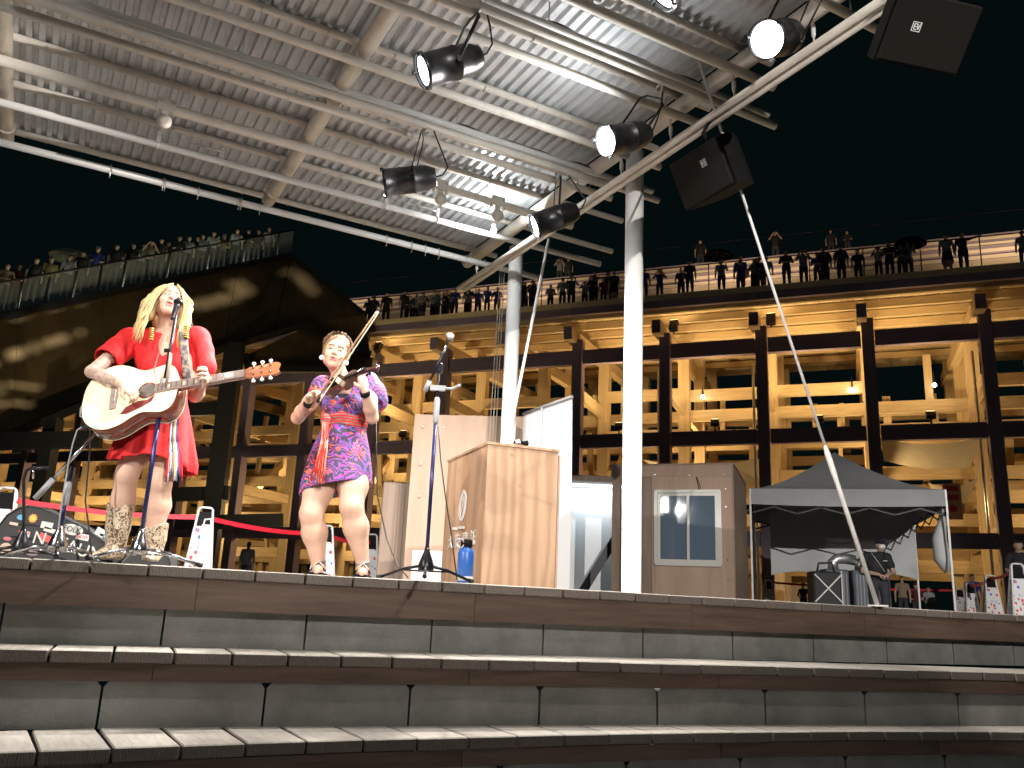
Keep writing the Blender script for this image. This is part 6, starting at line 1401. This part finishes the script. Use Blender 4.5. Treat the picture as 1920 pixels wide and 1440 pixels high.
# patterned dress
def dress_material():
    m = bpy.data.materials.new('purple_scroll_print'); m.use_nodes = True; nt = m.node_tree; L = nt.links; b = nt.nodes['Principled BSDF']; b.inputs['Roughness'].default_value = .75
    tc = N(nt, 'ShaderNodeTexCoord'); nz = N(nt, 'ShaderNodeTexNoise', Scale=7.0, Detail=1.0); L.new(tc.outputs['Object'], nz.inputs[0])
    sb_ = N(nt, 'ShaderNodeVectorMath', operation='MULTIPLY_ADD'); L.new(nz.outputs['Color'], sb_.inputs[0]); sb_.inputs[1].default_value = (.16, .16, .16); L.new(tc.outputs['Object'], sb_.inputs[2])
    wv = N(nt, 'ShaderNodeTexWave', Scale=11.0, Distortion=22.0, Detail=2.0); wv.wave_type = 'RINGS'; L.new(sb_.outputs[0], wv.inputs['Vector'])
    big = N(nt, 'ShaderNodeTexNoise', Scale=9.0, Detail=1.5, Distortion=1.2); L.new(tc.outputs['Object'], big.inputs[0])
    rp = N(nt, 'ShaderNodeValToRGB'); rp.color_ramp.interpolation = 'CONSTANT'; e = rp.color_ramp.elements; e[0].position = 0; e[0].color = (.14, .10, .42, 1); e[1].position = .44; e[1].color = (.40, .05, .36, 1)
    for pos, c in ((.50, (.26, .08, .38, 1)), (.57, (.80, .14, .06, 1)), (.64, (.62, .06, .30, 1)), (.70, (.03, .30, .24, 1))): q = e.new(pos); q.color = c
    L.new(big.outputs['Fac'], rp.inputs[0])
    gt_ = N(nt, 'ShaderNodeMath', operation='GREATER_THAN'); gt_.inputs[1].default_value = .56; L.new(wv.outputs['Fac'], gt_.inputs[0])
    mx = N(nt, 'ShaderNodeMix', data_type='RGBA'); L.new(gt_.outputs[0], mx.inputs[0]); mx.inputs[6].default_value = (.055, .045, .075, 1); L.new(rp.outputs[0], mx.inputs[7]); L.new(mx.outputs[2], b.inputs['Base Color'])
    n2 = N(nt, 'ShaderNodeTexNoise', Scale=20.0); mp = N(nt, 'ShaderNodeMapping'); mp.inputs['Scale'].default_value = (1, 1, .25); L.new(tc.outputs['Object'], mp.inputs[0]); L.new(mp.outputs[0], n2.inputs[0]); bp = N(nt, 'ShaderNodeBump', Strength=.25, Distance=.01); L.new(n2.outputs['Fac'], bp.inputs['Height']); L.new(bp.outputs[0], b.inputs['Normal']); return m
M_purple = dress_material()
D = SDF((lo[0], VY - .36, .40), (hi[0], VY + .32, K(640, 690).z), .0062)
D.cap(npv(SR), npv(SL), .076, .076, .03); D.ell(npv(K(645, 755, .02)), (.155, .112, .15), None, .05)
for s_ in (-1, 1): D.ell(npv(K(644, 757, -.065)) + np.array([s_ * .068, 0, 0]), (.078, .07, .072), None, .04)
D.ell(npv(K(646, 795, .03)), (.145, .108, .12), None, .05)
D.chain([npv(SR), npv(K(600, 738, .0))], [.078, .080], .03); D.chain([npv(SL), npv(K(700, 738, .02)), npv(K(706, 752, .03))], [.078, .085, .080], .03)
D.cap(npv(K(595, 745, -.02)), npv(K(570, 770, -.06)), .064, .064, 0, True); D.cap(npv(K(702, 762, -.03)), npv(K(699, 800, -.10)), .060, .060, 0, True)
zw, zh = K(646, 795).z, K(630, 918).z; cw, ch = npv(K(646, 795, .03)), npv(K(630, 915, .02))
def skirt2(P_, inner=0.0, low=0.0):
    t = np.clip((zw - P_[..., 2]) / (zw - zh), -.2, 1.25); cx = cw[0] + (ch[0] - cw[0]) * t; cy = cw[1] + (ch[1] - cw[1]) * t; dx, dy = P_[..., 0] - cx, P_[..., 1] - cy; th = np.arctan2(dy, dx); tc_ = np.clip(t, 0, 1)
    fold = 1 + .03 * tc_ * np.sin(6 * th + .5); rx = (.140 + .095 * np.sin(tc_ * 1.5)) * fold - inner; ry = (.108 + .080 * np.sin(tc_ * 1.5)) * fold - inner
    d = (np.sqrt((dx / rx) ** 2 + (dy / ry) ** 2) - 1) * np.minimum(rx, ry); hem = zh + .05 * (P_[..., 0] - ch[0]) / .22 - .03 * np.clip(dy / .2, -1, 1) + low
    return np.maximum(np.maximum(d, hem - P_[..., 2]), P_[..., 2] - (zw + .02))
D.field(lambda P_: skirt2(P_), (lo[0], VY - .36, zh - .12), (hi[0], VY + .32, zw + .06), .03)
D.field(lambda P_: np.maximum(skirt2(P_, .014, -.2), P_[..., 2] - (zw - .10)), (lo[0], VY - .36, zh - .15), (hi[0], VY + .32, zw), 0, True)
D.ell(npv(K(643, 726, -.10)), (.055, .14, .075), None, .01, True); D.ell(npv(K(640, 705, 0)), (.075, .10, .05), None, .015, True)
sdf_obj(D, 'dress', M_purple, vio)
T = SDF(npv(K(646, 755, .0)) - .2, npv(K(646, 755, 0)) + .2, .006); T.ell(npv(K(645, 757, .012)), (.142, .103, .105), None, .02); T.field(lambda P_: P_[..., 2] - K(645, 741).z, npv(K(646, 755)) - .2, npv(K(646, 755)) + .2, 0, False) if False else None
T.field(lambda P_: K(645, 742).z - P_[..., 2], npv(K(646, 755)) - .2, npv(K(646, 755)) + .2, 0, True); sdf_obj(T, 'undershirt', mat('black_undershirt', (.03, .028, .035), .7), vio)
# sash
def sash_material():
    m = bpy.data.materials.new('red_woven_sash'); m.use_nodes = True; nt = m.node_tree; L = nt.links; b = nt.nodes['Principled BSDF']; b.inputs['Roughness'].default_value = .8
    tc = N(nt, 'ShaderNodeTexCoord'); wv = N(nt, 'ShaderNodeTexWave', Scale=16.0, Distortion=3.0); wv.bands_direction = 'Z'; L.new(tc.outputs['Object'], wv.inputs[0]); rp = N(nt, 'ShaderNodeValToRGB'); rp.color_ramp.interpolation = 'CONSTANT'; e = rp.color_ramp.elements
    e[0].position = 0; e[0].color = (.55, .02, .02, 1); e[1].position = .74; e[1].color = (.68, .62, .58, 1); q = e.new(.88); q.color = (.03, .02, .02, 1); L.new(wv.outputs[0], rp.inputs[0]); L.new(rp.outputs[0], b.inputs['Base Color']); return m
M_sash = sash_material(); T = SDF(npv(K(646, 786, .03)) - .24, npv(K(646, 786, .03)) + .24, .006); T.ell(npv(K(646, 786, .03)), (.163, .126, .26), None, 0)
zc = K(646, 786).z
T.field(lambda P_: np.abs(P_[..., 2] - zc + .04 * (P_[..., 0] - cw[0])) * -1 + .056 + .006 * np.sin(40 * P_[..., 0]), npv(K(646, 786, .03)) - .24, npv(K(646, 786, .03)) + .24, 0, True); sash = sdf_obj(T, 'sash', M_sash, vio)
build(MB().ball(K(611, 786, -.13), .035, 12, sc=(1, .8, 1)), 'sash_knot', M_sash, vio)
M_yarn = mat('red_yarn', (0.52, 0.03, 0.02), .85, var=.25, vscale=60); M_yarn2 = mat('pale_yarn', (.62, .30, .22), .85)
for mi, m in enumerate((M_yarn, M_yarn, M_yarn2)):
    mb = MB()
    for k in range(16):
        r_ = random.Random(k * 3 + mi); u1 = 611 + r_.uniform(-6, 6); u2 = 598 + r_.uniform(-16, 10); v2 = 885 + r_.uniform(0, 24)
        mb.tube([K(u1, 786, -.14), K(u1 - 2, 820, -.165 - .01 * r_.random()), K((u1 + u2) / 2, 855, -.20 - .02 * r_.random()), K(u2, v2, -.225)], [.006, .0055, .005, .003], 5)
    build(mb, 'sash_tail', m, vio)
for (u, v, dy) in ((684, 736, -.30), (579, 755, -.29)): build(MB().tube([K(u, v, dy) + (EL - WL if u > 600 else ER - WR).normalized() * .02, K(u, v, dy) - (EL - WL if u > 600 else ER - WR).normalized() * .012], .034, 14), 'wrist_band', M_spk, vio)
M_ank = mat('sequin_anklet', (.35, .33, .30), .3, .7, var=.6, vscale=200)
for (u, v) in ((597, 1064), (680, 1060)):
    p = K(u, v, .02); build(MB().lathe([(.044, 0), (.047, .01), (.047, .035), (.044, .045)], (p.x, p.y, .065), n=16), 'anklet', M_ank, vio); build(MB().box((p.x + .015, p.y - .06, .012), (.085, .25, .022), bev=.008).tube([(p.x - .035, p.y - .10, .03), (p.x + .02, p.y - .10, .085), (p.x + .07, p.y - .10, .03)], .012, 6, flat=.4), 'sandal', M_spk, vio)
# violin and bow
vt, vs_ = at(619, 729, VY - .13), at(708, 690, VY - .50); vx = (vs_ - vt).normalized(); vn_ = Vector((-.30, -.85, .42)); vn_ = (vn_ - vx * vn_.dot(vx)).normalized(); vy_ = vn_.cross(vx)
vl = thing('violin', 'dark varnished violin under the violinist\'s chin', 'violin', vt)
VS = (vs_ - vt).length / .60
def V3(x_, y_, n_=0): return vt + vx * (x_ * VS) + vy_ * (y_ * VS) + vn_ * (n_ * VS)
ctl = [(0, 0), (.005, .06), (.04, .098), (.09, .103), (.125, .085), (.14, .062), (.175, .056), (.21, .062), (.222, .075), (.26, .083), (.31, .072), (.345, .04), (.353, 0)]; half = []
for i in range(len(ctl) - 1):
    P0, P1, P2, P3 = [np.array(ctl[max(0, min(len(ctl) - 1, j))]) for j in (i - 1, i, i + 1, i + 2)]
    for t in (0, .5): half.append(tuple(cr(P0, P1, P2, P3, t)))
half.append(ctl[-1]); vo_ = half + [(x_, -y_) for x_, y_ in half[-2:0:-1]]
M_var = mat('dark_violin_varnish', (.075, .035, .022), .2, var=.4, vscale=14, coat=.6)
build(MB().prism([(x_ * VS, y_ * VS) for x_, y_ in vo_], vt - vn_ * .018, vx, vy_, vn_ * .036), 'body', M_var, vl)
build(MB().prism([(.24 * VS, -.014), (.49 * VS, -.011), (.49 * VS, .011), (.24 * VS, .014)], vt + vn_ * .03, vx, vy_, vn_ * .008), 'fingerboard', M_spk, vl)
build(MB().prism([(.35 * VS, -.011), (.52 * VS, -.010), (.52 * VS, .010), (.35 * VS, .011)], vt + vn_ * .006, vx, vy_, vn_ * .022), 'neck', M_var, vl)
build(MB().prism([(.0, -.008), (.11 * VS, -.020), (.12 * VS, 0), (.11 * VS, .020), (.0, .008)], vt + vn_ * .030, vx, vy_, vn_ * .006), 'tailpiece', M_spk, vl)
build(MB().prism([(.155 * VS, -.02), (.163 * VS, -.02), (.163 * VS, .02), (.155 * VS, .02)], vt + vn_ * .018, vx, vy_, vn_ * .032), 'bridge', M_bind, vl)
sc_ = build(MB().bar(V3(.50, 0) + vn_ * .012, V3(.58, 0) + vn_ * .004, .022, .024, up=vn_).lathe([(.016, -.018), (.018, -.012), (.018, .012), (.016, .018)], V3(.595, 0) + vn_ * .004, vy_, n=14), 'scroll', M_var, vl)
for k in range(4): s_ = 1 if k % 2 else -1; p = V3(.515 + .016 * k, 0) + vn_ * .01; build(MB().tube([p - vy_ * .02 * s_, p + vy_ * .032 * s_, p + vy_ * .045 * s_], [.004, .004, .009], 8), 'peg', M_spk, sc_)
for k in range(4): y_ = -.009 + .006 * k; build(MB().tube([V3(.11, 0) + vy_ * y_ + vn_ * .036, V3(.159, 0) + vy_ * y_ * 1.6 + vn_ * .051, V3(.50, 0) + vy_ * y_ * .7 + vn_ * .039], .0007, 4), 'string', M_chrome, vl)
build(MB().ball(V3(.035, .06) + vn_ * .026, .035, 12, sc=(1, 1, .35)), 'chin_rest', M_spk, vl)
b0_, b1_ = at(584, 765, VY - .40), at(707, 583, VY - .48); bd_ = (b1_ - b0_).normalized(); bu = Vector((-.4, -.5, -.2)); bu = (bu - bd_ * bu.dot(bd_)).normalized(); bo_ = Vector((bd_.z, 0, -bd_.x)).normalized()
bow = thing('violin_bow', 'slender violin bow slanting up past the violinist\'s face', 'bow', b0_)
build(MB().tube([b0_, b0_.lerp(b1_, .3) + bo_ * -.004, b0_.lerp(b1_, .7) - bo_ * .004, b1_], [.0075, .007, .0065, .006], 8), 'stick', mat('bow_stick_wood', (.22, .11, .05), .3, coat=.4), bow)
build(MB().bar(b0_.lerp(b1_, .09) + bo_ * .020, b1_ + bo_ * .014, .013, .003, up=bo_), 'hair_ribbon', M_bind, bow)
build(MB().box(b0_.lerp(b1_, .09) + bo_ * .010, (.02, .012, .04), bd_.to_track_quat('Z', 'Y').to_matrix()), 'frog', M_spk, bow); build(MB().bar(b1_ - bd_ * .02, b1_ + bo_ * .014, .009, .012), 'tip', mat('blue_bow_tip', (.35, .55, .62), .4), bow)
# ================================================================== ONLOOKERS
M_shirt = mat('onlooker_shirt', (1, 1, 1), .8, ocol=True, var=.12, vscale=9)
M_pants = mat('onlooker_trousers', (0.035, 0.036, 0.045), .8, var=.2, vscale=9)
M_skin2 = mat('onlooker_skin', (0.46, 0.31, 0.23), .55)
M_bhair = mat('black_hair', (0.012, 0.010, 0.010), .5)
def person_mesh(pose, h=.018, bag=False, hat=False, skirt=False):
    """a standing adult, 1.70 m, facing -Y, as one continuous surface"""
    B = SDF((-.75, -.55, -.02), (.75, .45, 2.1), h)
    B.ell((0, -.005, 1.595), (.075, .092, .108), None, .02); B.ell((0, -.05, 1.545), (.052, .05, .06), None, .03); B.cap((0, -.09, 1.585), (0, -.108, 1.565), .012, .014, .015)
    for s in (-1, 1): B.ell((s * .077, .0, 1.585), (.012, .02, .03), None, .01)
    B.cap((0, .01, 1.50), (0, .015, 1.40), .052, .06, .03); B.cap((-.15, .02, 1.385), (.15, .02, 1.385), .062, .062, .04)
    B.ell((0, .015, 1.22), (.165, .115, .20), None, .05); B.ell((0, .015, 1.0), (.15, .11, .16), None, .06)
    for s in (-1, 1):
        hp = (s * .085, .015, .92); kn = (s * .10, -.015, .50); an = (s * .105, .02, .09)
        B.chain([hp, kn, an], [.092, .064, .045], .03); B.chain([an, (s * .115, -.06, .05), (s * .12, -.13, .035)], [.045, .04, .03], .02)
        sh = (s * .185, .02, 1.375)
        if pose == 'photo': el, wr, fg = (s * .30, -.14, 1.22), (s * .10, -.26, 1.50), (s * .045, -.28, 1.56)
        elif pose == 'lean': el, wr, fg = (s * .26, -.05, 1.12), (s * .17, -.28, 1.02), (s * .12, -.36, 1.02)
        elif pose == 'point' and s > 0: el, wr, fg = (.42, -.03, 1.40), (.64, -.06, 1.45), (.71, -.07, 1.47)
        elif pose == 'hold' and s > 0: el, wr, fg = (.25, -.12, 1.13), (.20, -.25, 1.33), (.20, -.26, 1.40)
        elif pose == 'cross': el, wr, fg = (s * .26, -.03, 1.12), (s * .06, -.20, 1.08), (-s * .03, -.22, 1.09)
        else: el, wr, fg = (s * .245, .03, 1.10), (s * .25, -.04, .86), (s * .245, -.07, .77)
        B.chain([sh, el], [.058, .045], .025); B.chain([el, wr, fg], [.043, .032, .028], .015)
    if skirt: B.cap((0, .015, .95), (0, .015, .55), .15, .22, .03)
    if bag: B.ell((0, .19, 1.18), (.15, .10, .21), None, .02)
    if hat: B.ell((0, 0, 1.69), (.09, .10, .06), None, .01); B.ell((0, -.06, 1.665), (.12, .13, .012), None, .01)
    def region(P_):
        x, y, z = P_[:, 0], P_[:, 1], P_[:, 2]; m = np.zeros(len(P_)); m[z < .93] = 1
        if skirt: m[z < .52] = 2
        m[z < .10] = 3
        headr = (z > 1.455) & (np.abs(x) < .12) & (np.abs(y) < .16); m[headr] = 2; m[headr & ((z > 1.645 - .35 * np.clip(-y - .02, 0, 1)) | (y > .015))] = 3
        arm = (np.abs(x) > .225) & (z < 1.22) & (z > .7) if pose in ('stand', 'hold') else np.zeros(len(P_), bool); m[arm] = 2
        if pose == 'photo': m[(y < -.17) & (z > 1.25)] = 2
        if pose in ('lean', 'cross'): m[(y < -.12) & (z < 1.16) & (z > .95)] = 2
        if pose == 'point': m[(x > .36)] = 2
        if hat: m[z > 1.65] = 0
        return m
    return sdf_obj(B, 'person', [M_shirt, M_pants, M_skin2, M_bhair], False, region)
PM = {k: person_mesh(*a) for k, a in {'stand': ('stand',), 'photo': ('photo',), 'lean': ('lean',), 'point': ('point',), 'hold': ('hold',), 'cross': ('cross',), 'bag': ('stand', .018, True), 'hat': ('lean', .018, False, True), 'skirt': ('stand', .018, False, False, True)}.items()}
ORD = ['first', 'second', 'third', 'fourth', 'fifth', 'sixth', 'seventh', 'eighth', 'ninth', 'tenth', 'eleventh', 'twelfth', 'thirteenth', 'fourteenth', 'fifteenth', 'sixteenth', 'seventeenth', 'eighteenth', 'nineteenth', 'twentieth'] + ['twenty-' + q for q in ('first', 'second', 'third', 'fourth', 'fifth', 'sixth', 'seventh', 'eighth', 'ninth')] + ['thirtieth'] + ['thirty-' + q for q in ('first', 'second', 'third', 'fourth', 'fifth', 'sixth', 'seventh', 'eighth', 'ninth')]
TONE = {'black': (.018, .018, .022), 'navy': (.04, .06, .30), 'grey': (.22, .22, .25), 'white': (.34, .34, .36), 'maroon': (.10, .015, .02), 'beige': (.30, .22, .15), 'yellow': (.22, .17, .07), 'teal': (.03, .10, .11)}
DO = {'stand': 'standing', 'photo': 'holding a phone up', 'lean': 'leaning forward', 'point': 'stretching an arm out', 'hold': 'with one hand raised', 'cross': 'with folded arms', 'bag': 'with a backpack', 'hat': 'in a hat', 'skirt': 'in a skirt'}
def put(base, top_z, pose, tone, label, group, face=None, hmin=1.15, hmax=1.82):
    k = min(max(top_z - base.z, hmin), hmax) / 1.70
    o = bpy.data.objects.new('person', PM[pose]); link(o); d = (face if face is not None else EYE) - base; rz = math.atan2(d.y, d.x) + math.pi / 2
    o.matrix_world = Matrix.Translation(base) @ Matrix.Rotation(rz, 4, 'Z') @ Matrix.Diagonal((k, k, k, 1)); o.color = (*TONE[tone], 1); tag(o, label, 'person', group); BASE[o] = o.matrix_world.copy(); return o
ROOF = [(702, 553, 'lean', 'navy'), (727, 548, 'stand', 'black'), (760, 545, 'bag', 'black'), (793, 549, 'skirt', 'grey'), (815, 544, 'point', 'grey'), (855, 540, 'lean', 'navy'), (877, 546, 'stand', 'grey'), (898, 541, 'lean', 'navy'), (915, 540, 'stand', 'navy'), (933, 541, 'lean', 'navy'),
        (985, 528, 'stand', 'navy'), (1002, 529, 'lean', 'black'), (1033, 533, 'lean', 'grey'), (1055, 538, 'stand', 'grey'), (1072, 517, 'photo', 'teal'), (1097, 535, 'photo', 'grey'), (1115, 508, 'point', 'grey'), (1132, 531, 'stand', 'maroon'), (1152, 508, 'skirt', 'black'), (1208, 502, 'stand', 'navy'), (1237, 505, 'photo', 'navy'),
        (1293, 488, 'stand', 'black'), (1352, 486, 'hold', 'grey'), (1388, 480, 'stand', 'navy'), (1413, 500, 'stand', 'grey'), (1436, 480, 'bag', 'grey'), (1473, 468, 'cross', 'black'), (1505, 468, 'photo', 'grey'), (1543, 462, 'cross', 'black'), (1575, 460, 'lean', 'black'), (1607, 467, 'stand', 'black'), (1645, 463, 'photo', 'white'), (1665, 452, 'cross', 'black'), (1700, 451, 'hold', 'grey'), (1772, 438, 'skirt', 'white'), (1802, 435, 'point', 'black'), (1915, 432, 'stand', 'grey')]
_r = random.Random(5)
for k in range(26):                                       # the gaps fill up, tightest towards the violinist
    u = _r.uniform(690, 1190) if k < 18 else _r.uniform(1260, 1720)
    if 1160 < u < 1200: u += 50
    ROOF.append((u, 553 - (u - 702) * .107 + _r.uniform(2, 11), _r.choice(['stand', 'lean', 'cross', 'bag', 'photo']), _r.choice(['black', 'black', 'navy', 'grey', 'teal'])))
ROOF.sort()
ORD += ['fortieth'] + ['forty-' + q for q in ORD[:9]] + ['fiftieth'] + ['fifty-' + q for q in ORD[:9]] + ['sixtieth'] + ['sixty-' + q for q in ORD[:9]]
for k, (u, v, pose, tone) in enumerate(ROOF):
    o_ = .72 + .13 * (k % 4); p = onpl(u, v, RE + rn * o_, rn); b = Vector((p.x, p.y, ZE + .178))
    put(b, p.z, pose, tone, 'onlooker in %s top %s, %s from left on the timber roof' % (tone, DO[pose], ORD[k]), 'onlookers on the timber roof walkway')
for k, (u, v) in enumerate(((1050, 485), (1066, 483), (1313, 450), (1453, 435), (1557, 430), (1588, 435))):
    p = onpl(u, v, RE + rn * 5.8, rn); b = Vector((p.x, p.y, ZE + 3.142))
    put(b, p.z, ('photo', 'stand', 'stand', 'photo', 'stand', 'lean')[k], ('grey', 'black', 'black', 'black', 'black', 'black')[k], 'faint onlooker on the upper path, %s from the left' % ORD[k], 'onlookers on the upper path')
TER = [(13, 507, 'lean', 'beige'), (38, 495, 'hat', 'maroon'), (66, 505, 'stand', 'black'), (93, 508, 'stand', 'yellow'), (130, 493, 'hold', 'white'), (152, 500, 'bag', 'black'), (183, 475, 'hat', 'navy'), (203, 490, 'lean', 'grey'), (217, 480, 'stand', 'black'), (248, 477, 'hold', 'black'), (266, 484, 'lean', 'grey'), (281, 478, 'photo', 'beige'), (298, 486, 'stand', 'black'),
       (315, 466, 'stand', 'black'), (333, 476, 'lean', 'black'), (352, 468, 'stand', 'grey'), (368, 470, 'stand', 'black'), (381, 447, 'point', 'grey'), (400, 451, 'hold', 'white'), (421, 443, 'hat', 'yellow'), (444, 447, 'stand', 'white'), (465, 447, 'lean', 'black'), (485, 441, 'stand', 'black'), (504, 443, 'stand', 'grey')]
for k, (u, v, pose, tone) in enumerate(TER):
    t = (u + 160) / 705.0; e = lerp(PA, PB_, t); dn = (PB_ - PA); dn = Vector((-dn.y, dn.x, 0)).normalized(); off = .45 + .5 * (k % 3 == 1) + .25 * (k % 2)
    b = e + dn * off; p = onpl(u, v, b, Vector((0, 1, 0))); b = Vector((p.x, p.y, e.z + .03)); put(b, p.z, pose, tone, 'onlooker in %s top %s, %s from left on the bronze terrace' % (tone, DO[pose], ORD[k]), 'onlookers on the bronze pavilion terrace', hmin=1.45)
# umbrellas
def umbrella(c, r, col, label, m=None, hgt=.85):
    o = thing('umbrella', label, 'umbrella', c - UPZ * hgt, group='umbrellas above the crowd'); n = 8
    mb = MB(); vs = [c + UPZ * .0]; rings = 4
    for i in range(1, rings + 1):
        t = i / rings
        for j in range(n * 2):
            a = 2 * math.pi * j / (n * 2); rr = r * math.sin(t * 1.2) / math.sin(1.2) * (1 if j % 2 == 0 else .965 - .02 * t); vs.append(c + Vector((rr * math.cos(a), rr * math.sin(a), -.42 * r * (1 - math.cos(t * 1.2)) / (1 - math.cos(1.2)))))
    fs = [(0, 1 + j, 1 + (j + 1) % (2 * n)) for j in range(2 * n)]
    for i in range(rings - 1): fs += [(1 + i * 2 * n + j, 1 + (i + 1) * 2 * n + j, 1 + (i + 1) * 2 * n + (j + 1) % (2 * n), 1 + i * 2 * n + (j + 1) % (2 * n)) for j in range(2 * n)]
    mb.add(vs, fs, 0, False); build(mb, 'canopy', m, o); build(MB().tube([c + UPZ * .06, c - UPZ * hgt], .009, 6), 'shaft', M_zinc, o)
    for j in range(n): a = 2 * math.pi * j / n; build(MB().tube([c - UPZ * .02, c + Vector((r * .6 * math.cos(a), r * .6 * math.sin(a), -.42 * r * .35 - .01)), c + Vector((r * math.cos(a), r * math.sin(a), -.42 * r - .008))], .004, 4), 'rib', M_zinc, o)
M_ub = mat('black_umbrella_cloth', (.008, .008, .009), .9, spec=.0); M_uw = mat('pale_umbrella_film', (.55, .55, .46), .5, alpha=.85)
umbrella(onpl(1346, 470, RE + rn * .8, rn), .52, None, 'black umbrella held above the timber roof walkway by the guy pole', M_ub)
umbrella(onpl(1706, 447, RE + rn * .8, rn), .52, None, 'black umbrella held among the onlookers at the right of the timber roof', M_ub)
t = (135 + 160) / 705.0; e = lerp(PA, PB_, t); uc = at(136, 470, e.y + 1.0); umbrella(uc, .68, None, 'pale translucent umbrella above the bronze terrace crowd', M_uw, 1.0)
# people on the plaza
GP = [(468, 1015, 1.70, 'bag', 'grey', 'person with a black backpack standing behind the stage between the performers'), (1506, 1100, 1.0, 'hat', 'black', 'person in a black hat low behind the stage edge by the tent'), (1690, 1080, 1.45, 'stand', 'beige', 'person in a beige top behind the red belt right of the staff member'),
      (1716, 1094, 1.35, 'hat', 'maroon', 'person in a maroon cap behind the tent'), (1740, 1100, 1.25, 'lean', 'white', 'child sized person in white near the tent\'s rear leg'), (1822, 1076, 1.62, 'stand', 'navy', 'dark haired person standing between the right hand barriers'), (1908, 1012, 1.75, 'lean', 'black', 'person in black cut off by the right edge')]
for k, (u, v, hgt, pose, tone, lab) in enumerate(GP):
    d = ray(u, v); Y = d.y * (hgt - .155 + .06 + EYE.z * 0) / max(1e-3, d.z) if d.z > .02 else 20
    Y = min(max(d.y * ((hgt - .06 - EYE.z) / d.z), 8), 23); p = at(u, v, Y); put(Vector((p.x, p.y, -.06)), p.z, pose, tone, lab, 'people on the plaza', face=Vector((0, 0, 0)) if k else Vector((-4, 40, 0)), hmin=.9)
# staff member in the tent
MY = 16.6
def Q(u, v, dy=0.0): return at(u, v, MY + dy)
f_ = Q(1652, 1160); man = thing('person', 'staff member in black polo shirt and white mask standing in the tent', 'person', (f_.x, MY, -.06))
B = SDF((f_.x - .5, MY - .5, -.08), (f_.x + .55, MY + .35, 1.85), .0085); cx = f_.x; hC = Q(1651, 1022, -.02)
B.ell(npv(hC), (.078, .095, .112), None, .02); B.ell(npv(hC + Vector((0, -.045, -.055))), (.055, .055, .055), None, .03); B.cap(npv(hC + Vector((0, -.01, -.08))), npv(hC + Vector((0, .02, -.19))), .056, .062, .03)
zsh = hC.z - .20
for s in (-1, 1): B.ell(npv(hC + Vector((s * .08, 0, -.01))), (.012, .02, .03), None, .01)
B.cap((cx - .165, MY + .02, zsh), (cx + .165, MY + .02, zsh), .068, .068, .04); B.ell((cx, MY + .015, zsh - .20), (.185, .13, .22), None, .05); B.ell((cx, MY + .02, zsh - .45), (.165, .12, .16), None, .06)
for s in (-1, 1):
    B.chain([(cx + s * .095, MY + .02, zsh - .52), (cx + s * .11, MY, zsh * .38), (cx + s * .12, MY + .02, .06)], [.105, .082, .065], .03); B.chain([(cx + s * .12, MY + .02, .02), (cx + s * .13, MY - .12, .0)], [.055, .045], .02)
    sh = (cx + s * .205, MY + .02, zsh - .01); el = (cx + s * .285, MY + .0, zsh - .30); wr = (cx + s * .09, MY - .21, zsh - .36)
    B.chain([sh, (cx + s * .25, MY + .01, zsh - .17), el], [.072, .068, .048], .025); B.chain([el, wr], [.045, .032], .015); hand_sdf(B, Vector(wr), Vector((-s * .8, -.3, -.25)), Vector((0, .3, -1)), s, (.4, .6, .4))
def mreg(P_):
    x, y, z = P_[:, 0] - cx, P_[:, 1] - MY, P_[:, 2]; m = np.zeros(len(P_)); m[z < zsh - .47] = 1; hd = (z > zsh + .075) & (np.abs(x - (hC.x - cx)) < .14); m[hd] = 2; m[hd & ((z > hC.z + .045) | ((y > .01) & (z > hC.z - .06)))] = 3
    m[(z < zsh - .22) & (z > zsh - .47) & ((y < -.115) | (np.abs(x) > .225))] = 2; return m
M_polo = mat('black_polo', (.014, .014, .016), .75, var=.2, vscale=12)
sdf_obj(B, 'body', [M_polo, M_pants, M_skin2, M_bhair], man, mreg)
G = SDF(npv(hC) - .15, npv(hC) + .15, .006); G.ell(npv(hC + Vector((0, -.055, -.035))), (.066, .062, .052), None, .01); sdf_obj(G, 'face_mask', M_white, man)
G = SDF(npv(hC) - .16, npv(hC) + .18, .007); G.ell(npv(hC + Vector((0, .012, .045))), (.090, .104, .085), None, .01); G.ell(npv(hC + Vector((0, -.11, .035))), (.07, .05, .02), None, .02); G.field(lambda P_: P_[..., 2] - (hC.z + .02), npv(hC) - .16, npv(hC) + .18, 0, True) if False else None
G.field(lambda P_: (P_[..., 2] - (hC.z + .018)), npv(hC) - .16, npv(hC) + .18, 0, True); sdf_obj(G, 'cap', mat('navy_cap', (.012, .014, .035), .7), man)
build(MB().tube([(cx - .14, MY - .06, zsh + .05), (cx - .05, MY - .135, zsh - .12), (cx + .06, MY - .145, zsh - .30)], .014, 6, flat=.3), 'shoulder_strap', M_white, man)
build(MB().box((cx + .095, MY - .125, zsh - .10), (.075, .006, .012)), 'name_print', M_white, man)
